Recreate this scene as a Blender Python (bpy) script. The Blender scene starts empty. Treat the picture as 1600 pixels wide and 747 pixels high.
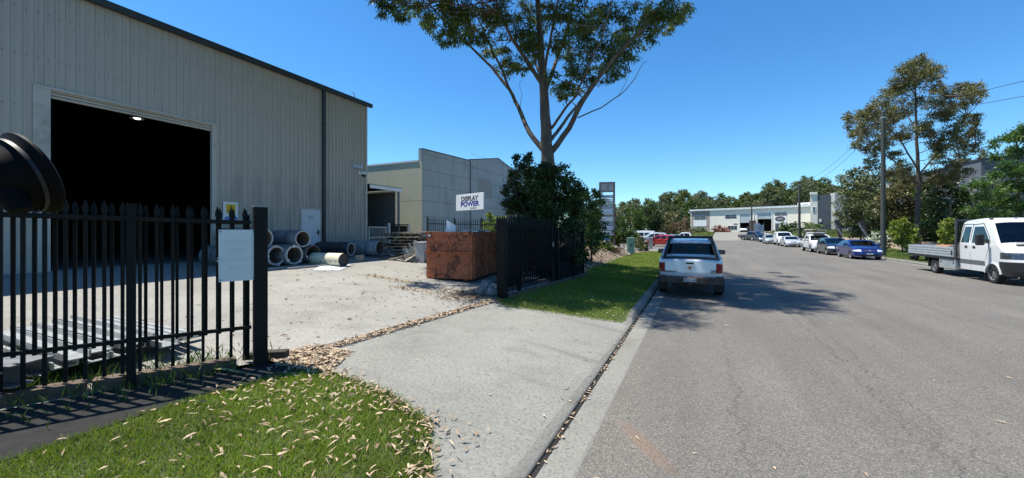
import bpy, bmesh, math, random
import numpy as np
from mathutils import Vector, Matrix

# ------------------------------------------------------------------ camera, sky, sun
S = bpy.context.scene
COL = S.collection
F_PX, HOR, YAW, EYE = 600.0, 361.0, math.radians(25.6), 2.1
SA, CA = math.sin(YAW), math.cos(YAW)
cam_d = bpy.data.cameras.new("camera")
cam = bpy.data.objects.new("camera", cam_d)
COL.objects.link(cam)
cam.location = (0, 0, EYE)
cam.rotation_euler = (math.radians(90), 0, YAW)
cam_d.sensor_width = 36
cam_d.lens = 36 * F_PX / 1600
cam_d.shift_y = -(373.5 - HOR) / 1600
cam_d.clip_start = 0.05
cam_d.clip_end = 3000
S.camera = cam

SUN_DIR = Vector((0.38, 0.09, -1.0)).normalized()      # way the light travels
sun_el = math.asin(-SUN_DIR.z)
sun_rot = math.atan2(-SUN_DIR.x, -SUN_DIR.y)
world = bpy.data.worlds.new("World")
S.world = world
world.use_nodes = True
wn = world.node_tree.nodes
wl = world.node_tree.links
sky = wn.new("ShaderNodeTexSky")
sky.sky_type = 'NISHITA'
sky.sun_disc = False
sky.sun_elevation = sun_el
sky.sun_rotation = sun_rot
sky.air_density = 1.0
sky.dust_density = 0.25
sky.ozone_density = 3.2
sky.altitude = 20
wn["Background"].inputs[1].default_value = 0.098
hs = wn.new("ShaderNodeHueSaturation")
hs.inputs['Saturation'].default_value = 1.25
tint = wn.new("ShaderNodeMix")
tint.data_type = 'RGBA'
tint.blend_type = 'MULTIPLY'
tint.inputs[0].default_value = 1.0
tint.inputs[7].default_value = (0.80, 1.06, 1.14, 1)
wl.new(sky.outputs[0], hs.inputs['Color'])
wl.new(hs.outputs[0], tint.inputs[6])
wl.new(tint.outputs[2], wn["Background"].inputs[0])
sun_d = bpy.data.lights.new("sun", 'SUN')
sun_d.energy = 4.9
sun_d.angle = math.radians(0.53)
sun_d.color = (1.0, 0.95, 0.85)
sun = bpy.data.objects.new("sun", sun_d)
sun.location = (-20, -8, 45)
sun.rotation_euler = SUN_DIR.to_track_quat('-Z', 'Y').to_euler()
COL.objects.link(sun)
S.view_settings.view_transform = 'Standard'
S.view_settings.look = 'None'
S.view_settings.exposure = 0.82
S.view_settings.gamma = 1.0
S.view_settings.use_curve_mapping = False
S.render.engine = 'CYCLES'
S.cycles.max_bounces = 6
S.cycles.transparent_max_bounces = 10
S.cycles.use_denoising = True

rng = np.random.default_rng(7)
random.seed(7)

# ------------------------------------------------------------------ place and terrain
def sstep(a, b, v):
    t = min(1.0, max(0.0, (v - a) / (b - a)))
    return t * t * (3 - 2 * t)

def gz(x, y):
    """height of the ground: level street, lots that climb to the left, a rise at the street's end"""
    z = 0.0
    if x < -1.32:
        k = 1 - sstep(33, 42, y)
        z = 0.10 + k * 0.065 * (min(-x, 16.2) - 1.32) + (1 - k) * 0.01 * (min(-x, 20) - 1.32)
        if 15 < y < 38 and x < -4.3:
            m = sstep(4.3, 6.3, -x) * (1 - sstep(9, 11, -x)) * sstep(15.6, 19, y) * (1 - sstep(30, 36, y))
            z += 0.5 * m
        if 1.5 < y < 9.6 and x > -2.7:
            lb = sstep(1.6, 2.2, y) * (1 - sstep(8.9, 9.5, y))
            z -= 0.075 * lb * (1 - sstep(1.32, 2.6, -x))
    elif x > 12.75:
        z = 0.12 + 0.03 * min(x - 12.75, 30)
        z += 0.5 * sstep(16, 21, x) * sstep(30, 40, y)
    rise = 1.8 * sstep(80, 106, y)
    return z + rise

def ray(px, py):
    u, v = (px - 800) / F_PX, (HOR - py) / F_PX
    return Vector((-SA + u * CA, CA + u * SA, v))

def P(px, py, t):
    """the place seen at (px, py) in the photograph, t metres away along the view axis"""
    return Vector((0, 0, EYE)) + ray(px, py) * t

def G(px, py, off=0.0):
    """the place on the ground seen at (px, py)"""
    r = ray(px, py)
    t = 0.5
    while t < 200:
        p = Vector((0, 0, EYE)) + r * t
        if p.z <= gz(p.x, p.y) + off:
            break
        t += 0.02
    return p

def onground(px, t, dz=0.0):
    p = P(px, HOR, t)
    return Vector((p.x, p.y, gz(p.x, p.y) + dz))

# ------------------------------------------------------------------ materials
def nodes_of(m):
    m.use_nodes = True
    return m.node_tree.nodes, m.node_tree.links

def ramp(n, stops):
    r = n.new("ShaderNodeValToRGB")
    while len(r.color_ramp.elements) < len(stops):
        r.color_ramp.elements.new(0.5)
    for e, (p, c) in zip(r.color_ramp.elements, stops):
        e.position = p
        e.color = (*c, 1) if len(c) == 3 else c
    return r

def mixc(n, l, fac, a, b, mode='MIX'):
    m = n.new("ShaderNodeMix")
    m.data_type = 'RGBA'
    m.blend_type = mode
    for sock, v in ((m.inputs[0], fac), (m.inputs[6], a), (m.inputs[7], b)):
        if hasattr(v, 'links') or hasattr(v, 'is_linked'):
            l.new(v, sock)
        elif isinstance(v, (int, float)):
            sock.default_value = v
        else:
            sock.default_value = (*v, 1)
    return m.outputs[2]

def noise(n, l, vec, scale, detail=3, rough=0.55, dist=0.0):
    t = n.new("ShaderNodeTexNoise")
    t.inputs['Scale'].default_value = scale
    t.inputs['Detail'].default_value = detail
    t.inputs['Roughness'].default_value = rough
    t.inputs['Distortion'].default_value = dist
    l.new(vec, t.inputs['Vector'])
    return t.outputs[0]

def math_(n, l, op, a, b=None, c=None):
    m = n.new("ShaderNodeMath")
    m.operation = op
    for i, v in enumerate((a, b, c)):
        if v is None:
            continue
        if isinstance(v, (int, float)):
            m.inputs[i].default_value = v
        else:
            l.new(v, m.inputs[i])
    return m.outputs[0]

def coords(n, world=False):
    if world:
        return n.new("ShaderNodeNewGeometry").outputs['Position']
    return n.new("ShaderNodeTexCoord").outputs['Object']

def scaled(n, l, vec, s):
    v = n.new("ShaderNodeVectorMath")
    v.operation = 'MULTIPLY'
    v.inputs[1].default_value = s
    l.new(vec, v.inputs[0])
    return v.outputs[0]

MATS = {}
def M(name, col, rough=0.6, metal=0.0, var=0.12, scale=2.0, bump=0.0, bscale=30.0, spec=0.4, coat=0.0,
      dirt=None, dscale=1.2, dlo=0.5, dhi=0.7, stretch=None, world=False, isl=0.0):
    """a procedural material: base colour broken up by noise, optional dirt patches and relief"""
    if name in MATS:
        return MATS[name]
    m = bpy.data.materials.new(name)
    n, l = nodes_of(m)
    b = n["Principled BSDF"]
    v = coords(n, world)
    if stretch:
        v = scaled(n, l, v, stretch)
    f = noise(n, l, v, scale, 5)
    lo = tuple(c * (1 - var) for c in col)
    hi = tuple(min(1, c * (1 + var)) for c in col)
    r = ramp(n, [(0.3, lo), (0.7, hi)])
    l.new(f, r.inputs[0])
    c = r.outputs[0]
    if dirt:
        d = noise(n, l, v, dscale, 8, 0.65)
        dr = ramp(n, [(dlo, (0, 0, 0)), (dhi, (1, 1, 1))])
        l.new(d, dr.inputs[0])
        c = mixc(n, l, dr.outputs[0], c, dirt)
    if isl:
        g = n.new("ShaderNodeNewGeometry")
        hsv = n.new("ShaderNodeHueSaturation")
        l.new(c, hsv.inputs['Color'])
        mm = math_(n, l, 'MULTIPLY_ADD', g.outputs['Random Per Island'], isl * 2, 1 - isl)
        l.new(mm, hsv.inputs['Value'])
        c = hsv.outputs[0]
    l.new(c, b.inputs['Base Color'])
    b.inputs['Roughness'].default_value = rough
    b.inputs['Metallic'].default_value = metal
    b.inputs['Specular IOR Level'].default_value = spec
    if coat:
        b.inputs['Coat Weight'].default_value = coat
        b.inputs['Coat Roughness'].default_value = 0.05
    if bump:
        bn = n.new("ShaderNodeBump")
        bn.inputs['Strength'].default_value = bump
        bn.inputs['Distance'].default_value = 0.02
        l.new(noise(n, l, v, bscale, 4), bn.inputs['Height'])
        l.new(bn.outputs[0], b.inputs['Normal'])
    MATS[name] = m
    return m

def leaf_mat(name, c1, c2, trans=0.3, rough=0.5, straw=False):
    if name in MATS:
        return MATS[name]
    m = bpy.data.materials.new(name)
    n, l = nodes_of(m)
    b = n["Principled BSDF"]
    g = n.new("ShaderNodeNewGeometry")
    r = ramp(n, [(0.0, c1), (0.75, c2), (1.0, tuple(min(1, x * 1.35) for x in c2))] if not straw else [(0.0, c1), (0.70, c2), (0.86, tuple(min(1, x * 1.2) for x in c2)), (0.90, (0.20, 0.165, 0.07)), (1.0, (0.34, 0.28, 0.14))])
    l.new(g.outputs['Random Per Island'], r.inputs[0])
    big = noise(n, l, coords(n), 0.6, 2)
    vv = math_(n, l, 'MULTIPLY_ADD', big, 0.9, 0.55)
    h = n.new("ShaderNodeHueSaturation")
    l.new(r.outputs[0], h.inputs['Color'])
    l.new(vv, h.inputs['Value'])
    l.new(h.outputs[0], b.inputs['Base Color'])
    b.inputs['Roughness'].default_value = rough
    b.inputs['Specular IOR Level'].default_value = 0.35
    tr = n.new("ShaderNodeBsdfTranslucent")
    l.new(mixc(n, l, 1.0, h.outputs[0], (1.0, 1.15, 0.45), 'MULTIPLY'), tr.inputs[0])
    mx = n.new("ShaderNodeMixShader")
    mx.inputs[0].default_value = trans
    l.new(b.outputs[0], mx.inputs[1])
    l.new(tr.outputs[0], mx.inputs[2])
    l.new(mx.outputs[0], n["Material Output"].inputs[0])
    MATS[name] = m
    return m

def glass_mat(name, tint=(0.25, 0.3, 0.3), refl=1.0):
    if name in MATS:
        return MATS[name]
    m = bpy.data.materials.new(name)
    n, l = nodes_of(m)
    n.remove(n["Principled BSDF"])
    t = n.new("ShaderNodeBsdfTransparent")
    t.inputs[0].default_value = (*tint, 1)
    g = n.new("ShaderNodeBsdfGlossy")
    g.inputs['Roughness'].default_value = 0.02
    fr = n.new("ShaderNodeFresnel")
    fr.inputs[0].default_value = 1.5
    mx = n.new("ShaderNodeMixShader")
    l.new(math_(n, l, 'MULTIPLY', fr.outputs[0], refl), mx.inputs[0])
    l.new(t.outputs[0], mx.inputs[1])
    l.new(g.outputs[0], mx.inputs[2])
    l.new(mx.outputs[0], n["Material Output"].inputs[0])
    MATS[name] = m
    return m

def emit_mat(name, col, s):
    m = bpy.data.materials.new(name)
    n, l = nodes_of(m)
    n["Principled BSDF"].inputs['Base Color'].default_value = (*col, 1)
    n["Principled BSDF"].inputs['Emission Color'].default_value = (*col, 1)
    n["Principled BSDF"].inputs['Emission Strength'].default_value = s
    return m

# ------------------------------------------------------------------ mesh building
class MB:
    def __init__(self):
        self.v, self.f = [], []
    def add(self, vs, fs):
        o = len(self.v)
        self.v += [tuple(p) for p in vs]
        self.f += [tuple(i + o for i in f) for f in fs]
        return self
    def box(self, x0, y0, z0, x1, y1, z1, mat=None):
        vs = [(x, y, z) for z in (z0, z1) for y in (y0, y1) for x in (x0, x1)]
        if mat is not None:
            vs = [mat @ Vector(p) for p in vs]
        return self.add(vs, [(0, 2, 3, 1), (4, 5, 7, 6), (0, 1, 5, 4), (2, 6, 7, 3), (0, 4, 6, 2), (1, 3, 7, 5)])
    def cbox(self, c, s, rz=0.0, mat=None):
        m = Matrix.Translation(c) @ Matrix.Rotation(rz, 4, 'Z')
        if mat is not None:
            m = Matrix.Translation(c) @ mat
        return self.box(-s[0] / 2, -s[1] / 2, -s[2] / 2, s[0] / 2, s[1] / 2, s[2] / 2, m)
    def beam(self, a, b, w, h):
        """a squared bar from a to b"""
        a, b = Vector(a), Vector(b)
        d = (b - a)
        L = d.length
        d.normalize()
        up = Vector((0, 0, 1)) if abs(d.z) < 0.95 else Vector((0, 1, 0))
        s = d.cross(up).normalized()
        u = s.cross(d)
        vs = []
        for q in (a, b):
            for i, j in ((-1, -1), (1, -1), (1, 1), (-1, 1)):
                vs.append(q + s * (i * w / 2) + u * (j * h / 2))
        return self.add(vs, [(3, 2, 1, 0), (4, 5, 6, 7), (0, 1, 5, 4), (1, 2, 6, 5), (2, 3, 7, 6), (3, 0, 4, 7)])
    def tube(self, pts, rad, n=8, caps=True):
        pts = [Vector(p) for p in pts]
        if isinstance(rad, (int, float)):
            rad = [rad] * len(pts)
        rings = []
        prev = None
        for i, p in enumerate(pts):
            d = (pts[min(i + 1, len(pts) - 1)] - pts[max(i - 1, 0)]).normalized()
            if prev is None:
                s = d.cross(Vector((0.31, 0.12, 0.95)) if abs(d.z) < 0.9 else Vector((1, 0.1, 0))).normalized()
            else:
                s = (prev - d * prev.dot(d)).normalized()
            prev = s
            u = d.cross(s)
            rings.append([p + (s * math.cos(2 * math.pi * k / n) + u * math.sin(2 * math.pi * k / n)) * rad[i] for k in range(n)])
        vs = [q for r in rings for q in r]
        fs = []
        for i in range(len(pts) - 1):
            for k in range(n):
                a, b = i * n + k, i * n + (k + 1) % n
                fs.append((a, b, b + n, a + n))
        if caps:
            fs.append(tuple(range(n - 1, -1, -1)))
            fs.append(tuple(range((len(pts) - 1) * n, len(pts) * n)))
        return self.add(vs, fs)
    def lathe(self, prof, n=24, mat=None, close=False):
        """prof: (radius, height) pairs turned about z"""
        vs = []
        for r, z in prof:
            for k in range(n):
                p = Vector((r * math.cos(2 * math.pi * k / n), r * math.sin(2 * math.pi * k / n), z))
                vs.append(mat @ p if mat is not None else p)
        fs = []
        m = len(prof)
        for i in range(m if close else m - 1):
            j = (i + 1) % m
            for k in range(n):
                a, b = k, (k + 1) % n
                fs.append((i * n + a, i * n + b, j * n + b, j * n + a))
        return self.add(vs, fs)
    def prism(self, poly, z0, z1, mat=None):
        n = len(poly)
        vs = [Vector((x, y, z0)) for x, y in poly] + [Vector((x, y, z1)) for x, y in poly]
        if mat is not None:
            vs = [mat @ p for p in vs]
        fs = [tuple(range(n - 1, -1, -1)), tuple(range(n, 2 * n))]
        fs += [(i, (i + 1) % n, (i + 1) % n + n, i + n) for i in range(n)]
        return self.add(vs, fs)

WM = {}
def setprops(o, label=None, cat=None, group=None, kind=None):
    if label:
        o['label'] = label
    if cat:
        o['category'] = cat
    if group:
        o['group'] = group
    if kind:
        o['kind'] = kind
    return o

def thing(name, label, cat, loc=(0, 0, 0), rz=0.0, group=None, rot=None):
    o = bpy.data.objects.new(name, None)
    o.empty_display_size = 0.3
    COL.objects.link(o)
    o.location = loc
    o.rotation_euler = rot if rot else (0, 0, rz)
    WM[o] = Matrix.Translation(loc) @ o.rotation_euler.to_matrix().to_4x4()
    return setprops(o, label, cat, group)

def mesh_from(name, vs, fs, mat=None, smooth=None):
    me = bpy.data.meshes.new(name)
    me.from_pydata([tuple(v) for v in vs], [], fs)
    if mat is not None:
        me.materials.append(mat)
    if smooth is not None:
        me.polygons.foreach_set('use_smooth', [True] * len(me.polygons))
        me.set_sharp_from_angle(angle=math.radians(smooth))
    me.update()
    return me

def link(name, me, parent=None):
    o = bpy.data.objects.new(name, me)
    COL.objects.link(o)
    if parent is not None:
        o.parent = parent
        WM[o] = WM[parent]
    return o

def part(name, mb, mat, parent, world=False, smooth=None, kind=None, label=None, bevel=0.0):
    """one mesh under a thing or a part; world=True when the shape was laid out in world coordinates"""
    vs = mb.v
    if world:
        inv = WM[parent].inverted()
        vs = [inv @ Vector(p) for p in vs]
    me = mesh_from(name, vs, mb.f, mat, smooth)
    if bevel:
        bm = bmesh.new()
        bm.from_mesh(me)
        bmesh.ops.bevel(bm, geom=list(bm.edges), offset=bevel, segments=1, affect='EDGES', clamp_overlap=True)
        bm.to_mesh(me)
        bm.free()
    o = link(name, me, parent)
    return setprops(o, label=label, kind=kind)

def solid(name, mb, mat, label=None, cat=None, group=None, kind=None, smooth=None, origin=None):
    """a thing, a stuff or a piece of the setting made of one mesh laid out in world coordinates"""
    vs = mb.v
    if origin is not None:
        o3 = Vector(origin)
        vs = [Vector(p) - o3 for p in vs]
    o = link(name, mesh_from(name, vs, mb.f, mat, smooth))
    if origin is not None:
        o.location = origin
    WM[o] = Matrix.Translation(origin or (0, 0, 0))
    return setprops(o, label, cat, group, kind)

def sameparts(src_mesh, name, parent, loc, rz=0.0, sc=(1, 1, 1)):
    o = link(name, src_mesh, parent)
    o.location = loc
    o.rotation_euler = (0, 0, rz)
    o.scale = sc
    return o

def copy_tree(o, loc, rz, label=None, scale=None):
    c = o.copy()
    COL.objects.link(c)
    c.location = loc
    c.rotation_euler = (0, 0, rz)
    if scale:
        c.scale = (scale,) * 3 if isinstance(scale, (int, float)) else scale
    if label:
        c['label'] = label
    for ch in list(o.children):
        d = ch.copy()
        COL.objects.link(d)
        d.parent = c
        for g in ch.children:
            e = g.copy()
            COL.objects.link(e)
            e.parent = d
    return c

def text(name, body, size, mat, parent, loc, rot, extrude=0.002, sx=1.0, world=False, align='CENTER', space=1.0, bold=0.0):
    cu = bpy.data.curves.new(name, 'FONT')
    cu.body = body
    cu.size = size
    cu.extrude = extrude
    cu.align_x = align
    cu.align_y = 'CENTER'
    cu.space_character = space
    cu.offset = bold
    cu.materials.append(mat)
    tmp = bpy.data.objects.new(name, cu)
    me = bpy.data.meshes.new_from_object(tmp)
    bpy.data.objects.remove(tmp)
    bpy.data.curves.remove(cu)
    me.name = name
    o = bpy.data.objects.new(name, me)
    COL.objects.link(o)
    m = Matrix.Translation(loc) @ (rot if isinstance(rot, Matrix) else __import__('mathutils').Euler(rot).to_matrix().to_4x4()) @ Matrix.Diagonal((sx, 1, 1, 1))
    if parent is not None:
        o.parent = parent
        if world:
            m = WM[parent].inverted() @ m
    o.matrix_local = m
    return o

def frame_at(origin, xdir, zdir=Vector((0, 0, 1))):
    """4x4 with local x along xdir, local y up (a text plane standing upright)"""
    x = Vector(xdir).normalized()
    y = Vector(zdir).normalized()
    z = x.cross(y)
    m = Matrix((x, y, z)).transposed().to_4x4()
    return Matrix.Translation(origin) @ m

def sheet(name, poly, off, mat, step=1.0, kind='structure', fine=None):
    """a ground covering: a polygon cut into a grid and draped on the terrain"""
    bm = bmesh.new()
    bm.faces.new([bm.verts.new((x, y, 0)) for x, y in poly])
    bmesh.ops.triangulate(bm, faces=bm.faces[:])
    xs = [p[0] for p in poly]
    ys = [p[1] for p in poly]
    def cut(a0, a1, st, ax):
        n = int((a1 - a0) / st)
        for i in range(1, n + 1):
            co = [0, 0, 0]
            no = [0, 0, 0]
            co[ax] = a0 + i * st
            no[ax] = 1
            bmesh.ops.bisect_plane(bm, geom=bm.verts[:] + bm.edges[:] + bm.faces[:], plane_co=co, plane_no=no)
    cut(min(xs), max(xs), step, 0)
    cut(min(ys), max(ys), step, 1)
    for v in bm.verts:
        v.co.z = gz(v.co.x, v.co.y) + off
    bmesh.ops.recalc_face_normals(bm, faces=bm.faces[:])
    me = bpy.data.meshes.new(name)
    bm.to_mesh(me)
    bm.free()
    if me.polygons and me.polygons[0].normal.z < 0:
        me.flip_normals()
    me.materials.append(mat)
    me.polygons.foreach_set('use_smooth', [True] * len(me.polygons))
    o = link(name, me)
    return setprops(o, kind=kind)

# ------------------------------------------------------------------ leaves, blades and litter in bulk
def bulk_mesh(name, V, quads, mat):
    """V: (n,3) array, quads: (m,k) index array"""
    me = bpy.data.meshes.new(name)
    k = quads.shape[1]
    me.vertices.add(len(V))
    me.vertices.foreach_set('co', np.asarray(V, dtype=np.float32).ravel())
    me.loops.add(quads.size)
    me.loops.foreach_set('vertex_index', quads.astype(np.int32).ravel())
    me.polygons.add(len(quads))
    me.polygons.foreach_set('loop_start', np.arange(0, quads.size, k, dtype=np.int32))
    me.materials.append(mat)
    me.update(calc_edges=True)
    me.validate()
    return me

def unit(a):
    return a / np.maximum(np.linalg.norm(a, axis=1, keepdims=True), 1e-6)

def leaf_quads(C, D, L, W, R=rng):
    """diamond leaves at C pointing along D (n,3); L, W lengths and widths (n,)"""
    n = len(C)
    D = unit(D)
    N = unit(np.cross(D, R.normal(size=(n, 3))))
    A = C
    B = C + D * (L * 0.45)[:, None] + N * (W * 0.5)[:, None]
    T = C + D * L[:, None]
    E = C + D * (L * 0.45)[:, None] - N * (W * 0.5)[:, None]
    V = np.stack([A, B, T, E], 1).reshape(-1, 3)
    Q = np.arange(n * 4).reshape(n, 4)
    return V, Q

def foliage(centers, radii, per, L, W, droop=0.3, R=rng, tips=9, tipr=0.38, squash=0.75, hang=0.0):
    """leaves gathered round twig tips inside each clump, so that clumps have gaps and ragged outlines"""
    Vs, Qs, o = [], [], 0
    for c, r in zip(centers, radii):
        c = np.array(c)
        k = max(3, int(tips))
        d = unit(R.normal(size=(k, 3))) * (R.random((k, 1)) ** 0.45) * r
        d[:, 2] *= squash
        which = R.integers(0, k, per)
        spread = R.normal(size=(per, 3)) * (r * tipr * 0.5)
        spread[:, 2] *= 0.7
        C = c + d[which] + spread
        out = d[which] * 0.5 + R.normal(size=(per, 3)) * r * 0.6
        D = unit(out)
        D[:, 2] -= droop
        LL = L * (0.6 + 0.8 * R.random(per))
        WW = W * (0.6 + 0.8 * R.random(per))
        if hang:
            C[:, 2] -= hang * R.random(per) * r
        V, Q = leaf_quads(C, D, LL, WW, R)
        Vs.append(V)
        Qs.append(Q + o)
        o += len(V)
    return np.concatenate(Vs), np.concatenate(Qs)

def in_poly(X, Y, poly):
    inside = np.zeros(len(X), bool)
    j = len(poly) - 1
    for i in range(len(poly)):
        xi, yi = poly[i]
        xj, yj = poly[j]
        c = ((yi > Y) != (yj > Y)) & (X < (xj - xi) * (Y - yi) / ((yj - yi) or 1e-9) + xi)
        inside ^= c
        j = i
    return inside

def scatter(poly, n, R=rng):
    xs = [p[0] for p in poly]
    ys = [p[1] for p in poly]
    X = R.uniform(min(xs), max(xs), n)
    Y = R.uniform(min(ys), max(ys), n)
    k = in_poly(X, Y, poly)
    return X[k], Y[k]

def gz_arr(X, Y):
    return np.array([gz(a, b) for a, b in zip(X, Y)])

def grass(name, poly, n, h, w, mat, off=0.0, lean=0.5, density=None, ragged=0.0):
    X, Y = scatter(poly, n)
    if ragged:
        X, Y = X + rng.normal(0, ragged, len(X)), Y + rng.normal(0, ragged, len(Y))
    if density is not None:
        k = rng.random(len(X)) < density(X, Y)
        X, Y = X[k], Y[k]
    Z = gz_arr(X, Y) + off
    m = len(X)
    a = rng.uniform(0, 2 * np.pi, m)
    hh = h * (0.4 + 0.9 * rng.random(m))
    ww = w * (0.6 + 0.8 * rng.random(m))
    ln = lean * hh * (0.2 + rng.random(m))
    b = rng.uniform(0, 2 * np.pi, m)
    C = np.stack([X, Y, Z], 1)
    s = np.stack([np.cos(a), np.sin(a), 0 * a], 1) * ww[:, None] / 2
    t = np.stack([np.cos(b) * ln, np.sin(b) * ln, hh], 1)
    V = np.stack([C - s, C + s, C + t], 1).reshape(-1, 3)
    Q = np.arange(m * 3).reshape(m, 3)
    o = link(name, bulk_mesh(name, V, Q, mat))
    return setprops(o, kind='stuff')

def litter(name, X, Y, L, W, mat, off=0.012, flat=0.25):
    """curled dry leaves lying about: two quads each, folded along the middle"""
    m = len(X)
    Z = gz_arr(X, Y) + off
    a = rng.uniform(0, 2 * np.pi, m)
    LL = L * (0.45 + 0.9 * rng.random(m))
    WW = W * (0.6 + 0.7 * rng.random(m))
    d = np.stack([np.cos(a), np.sin(a), rng.normal(0, flat * 0.6, m)], 1)
    s = np.stack([-np.sin(a), np.cos(a), rng.normal(0, 0.6, m)], 1)
    C = np.stack([X, Y, Z + np.abs(rng.normal(0, 0.006, m))], 1)
    bend = rng.normal(0, 0.10, m)
    arch = 0.16 * LL * rng.random(m)
    rows = []
    for q, wq in ((0.0, 0.06), (0.3, 1.0), (0.65, 0.8), (1.0, 0.04)):
        c = C + d * (LL * (q - 0.5))[:, None] + s * (bend * LL * 4 * q * (1 - q))[:, None]
        c[:, 2] += arch * 4 * q * (1 - q)
        w = s * (WW * wq / 2)[:, None]
        rows += [c - w, c + w]
    V = np.stack(rows, 1).reshape(-1, 3)
    V[:, 2] = np.maximum(V[:, 2], np.repeat(Z - off + 0.006, 8))
    b0 = np.arange(m)[:, None] * 8
    Q = np.concatenate([b0 + np.array([k, k + 1, k + 3, k + 2]) for k in (0, 2, 4)], 0)
    o = link(name, bulk_mesh(name, V, Q, mat))
    return setprops(o, kind='stuff')
# ------------------------------------------------------------------ ground materials
def asphalt_mat():
    m = bpy.data.materials.new("asphalt")
    n, l = nodes_of(m)
    b = n["Principled BSDF"]
    pos = coords(n, True)
    big = noise(n, l, pos, 0.22, 4, 0.6)
    r0 = ramp(n, [(0.3, (0.122, 0.113, 0.100)), (0.7, (0.152, 0.142, 0.126))])
    l.new(big, r0.inputs[0])
    vo = n.new("ShaderNodeTexVoronoi")
    vo.inputs['Scale'].default_value = 105
    l.new(pos, vo.inputs['Vector'])
    r1 = ramp(n, [(0.0, (0.55, 0.55, 0.55)), (0.5, (0.92, 0.92, 0.92)), (0.85, (1.22, 1.21, 1.2)), (1.0, (1.8, 1.78, 1.72))])
    sep = n.new("ShaderNodeSeparateColor")
    l.new(vo.outputs['Color'], sep.inputs[0])
    l.new(sep.outputs[0], r1.inputs[0])
    c = mixc(n, l, 1.0, r0.outputs[0], r1.outputs[0], 'MULTIPLY')
    # wheel tracks a touch smoother and darker patches of old seal
    p2 = noise(n, l, scaled(n, l, pos, (1.1, 0.12, 1)), 1.0, 4, 0.6)
    r2 = ramp(n, [(0.35, (0.86, 0.86, 0.87)), (0.65, (1.06, 1.06, 1.05))])
    l.new(p2, r2.inputs[0])
    c = mixc(n, l, 1.0, c, r2.outputs[0], 'MULTIPLY')
    # long cracks
    sx = n.new("ShaderNodeSeparateXYZ")
    l.new(pos, sx.inputs[0])
    wob = noise(n, l, scaled(n, l, pos, (0.15, 1, 1)), 1.6, 6, 0.7)
    wv = math_(n, l, 'MULTIPLY_ADD', wob, 0.9, -0.45)
    mask = None
    gate = noise(n, l, pos, 0.5, 2)
    for x0, sl, w in ((0.30, 0.025, 0.010), (2.0, 0.01, 0.013), (2.27, 0.012, 0.009), (5.9, -0.01, 0.010), (8.6, 0.0, 0.008)):
        d = math_(n, l, 'SUBTRACT', sx.outputs[0], math_(n, l, 'ADD', wv, math_(n, l, 'MULTIPLY_ADD', sx.outputs[1], sl, x0)))
        d = math_(n, l, 'ABSOLUTE', d)
        k = math_(n, l, 'LESS_THAN', d, math_(n, l, 'MULTIPLY', gate, w * 2.0))
        mask = k if mask is None else math_(n, l, 'MAXIMUM', mask, k)
    fade = math_(n, l, 'MULTIPLY', mask, 0.38)
    c = mixc(n, l, fade, c, (0.03, 0.029, 0.028))
    # orange windscreen reflection, painted into the asphalt beside the gutter
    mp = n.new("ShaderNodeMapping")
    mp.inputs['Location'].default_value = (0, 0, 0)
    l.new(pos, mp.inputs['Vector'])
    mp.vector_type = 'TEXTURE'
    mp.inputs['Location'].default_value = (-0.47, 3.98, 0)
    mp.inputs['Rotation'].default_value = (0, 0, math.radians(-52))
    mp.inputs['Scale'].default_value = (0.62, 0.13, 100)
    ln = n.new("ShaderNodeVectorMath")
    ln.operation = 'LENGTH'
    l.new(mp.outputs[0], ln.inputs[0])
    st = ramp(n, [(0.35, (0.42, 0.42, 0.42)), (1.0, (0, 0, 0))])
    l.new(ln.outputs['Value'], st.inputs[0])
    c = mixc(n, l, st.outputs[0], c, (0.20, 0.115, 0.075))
    l.new(c, b.inputs['Base Color'])
    b.inputs['Roughness'].default_value = 0.85
    b.inputs['Specular IOR Level'].default_value = 0.3
    bn = n.new("ShaderNodeBump")
    bn.inputs['Strength'].default_value = 0.55
    bn.inputs['Distance'].default_value = 0.008
    l.new(math_(n, l, 'SUBTRACT', vo.outputs['Distance'], fade), bn.inputs['Height'])
    l.new(bn.outputs[0], b.inputs['Normal'])
    return m

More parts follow.
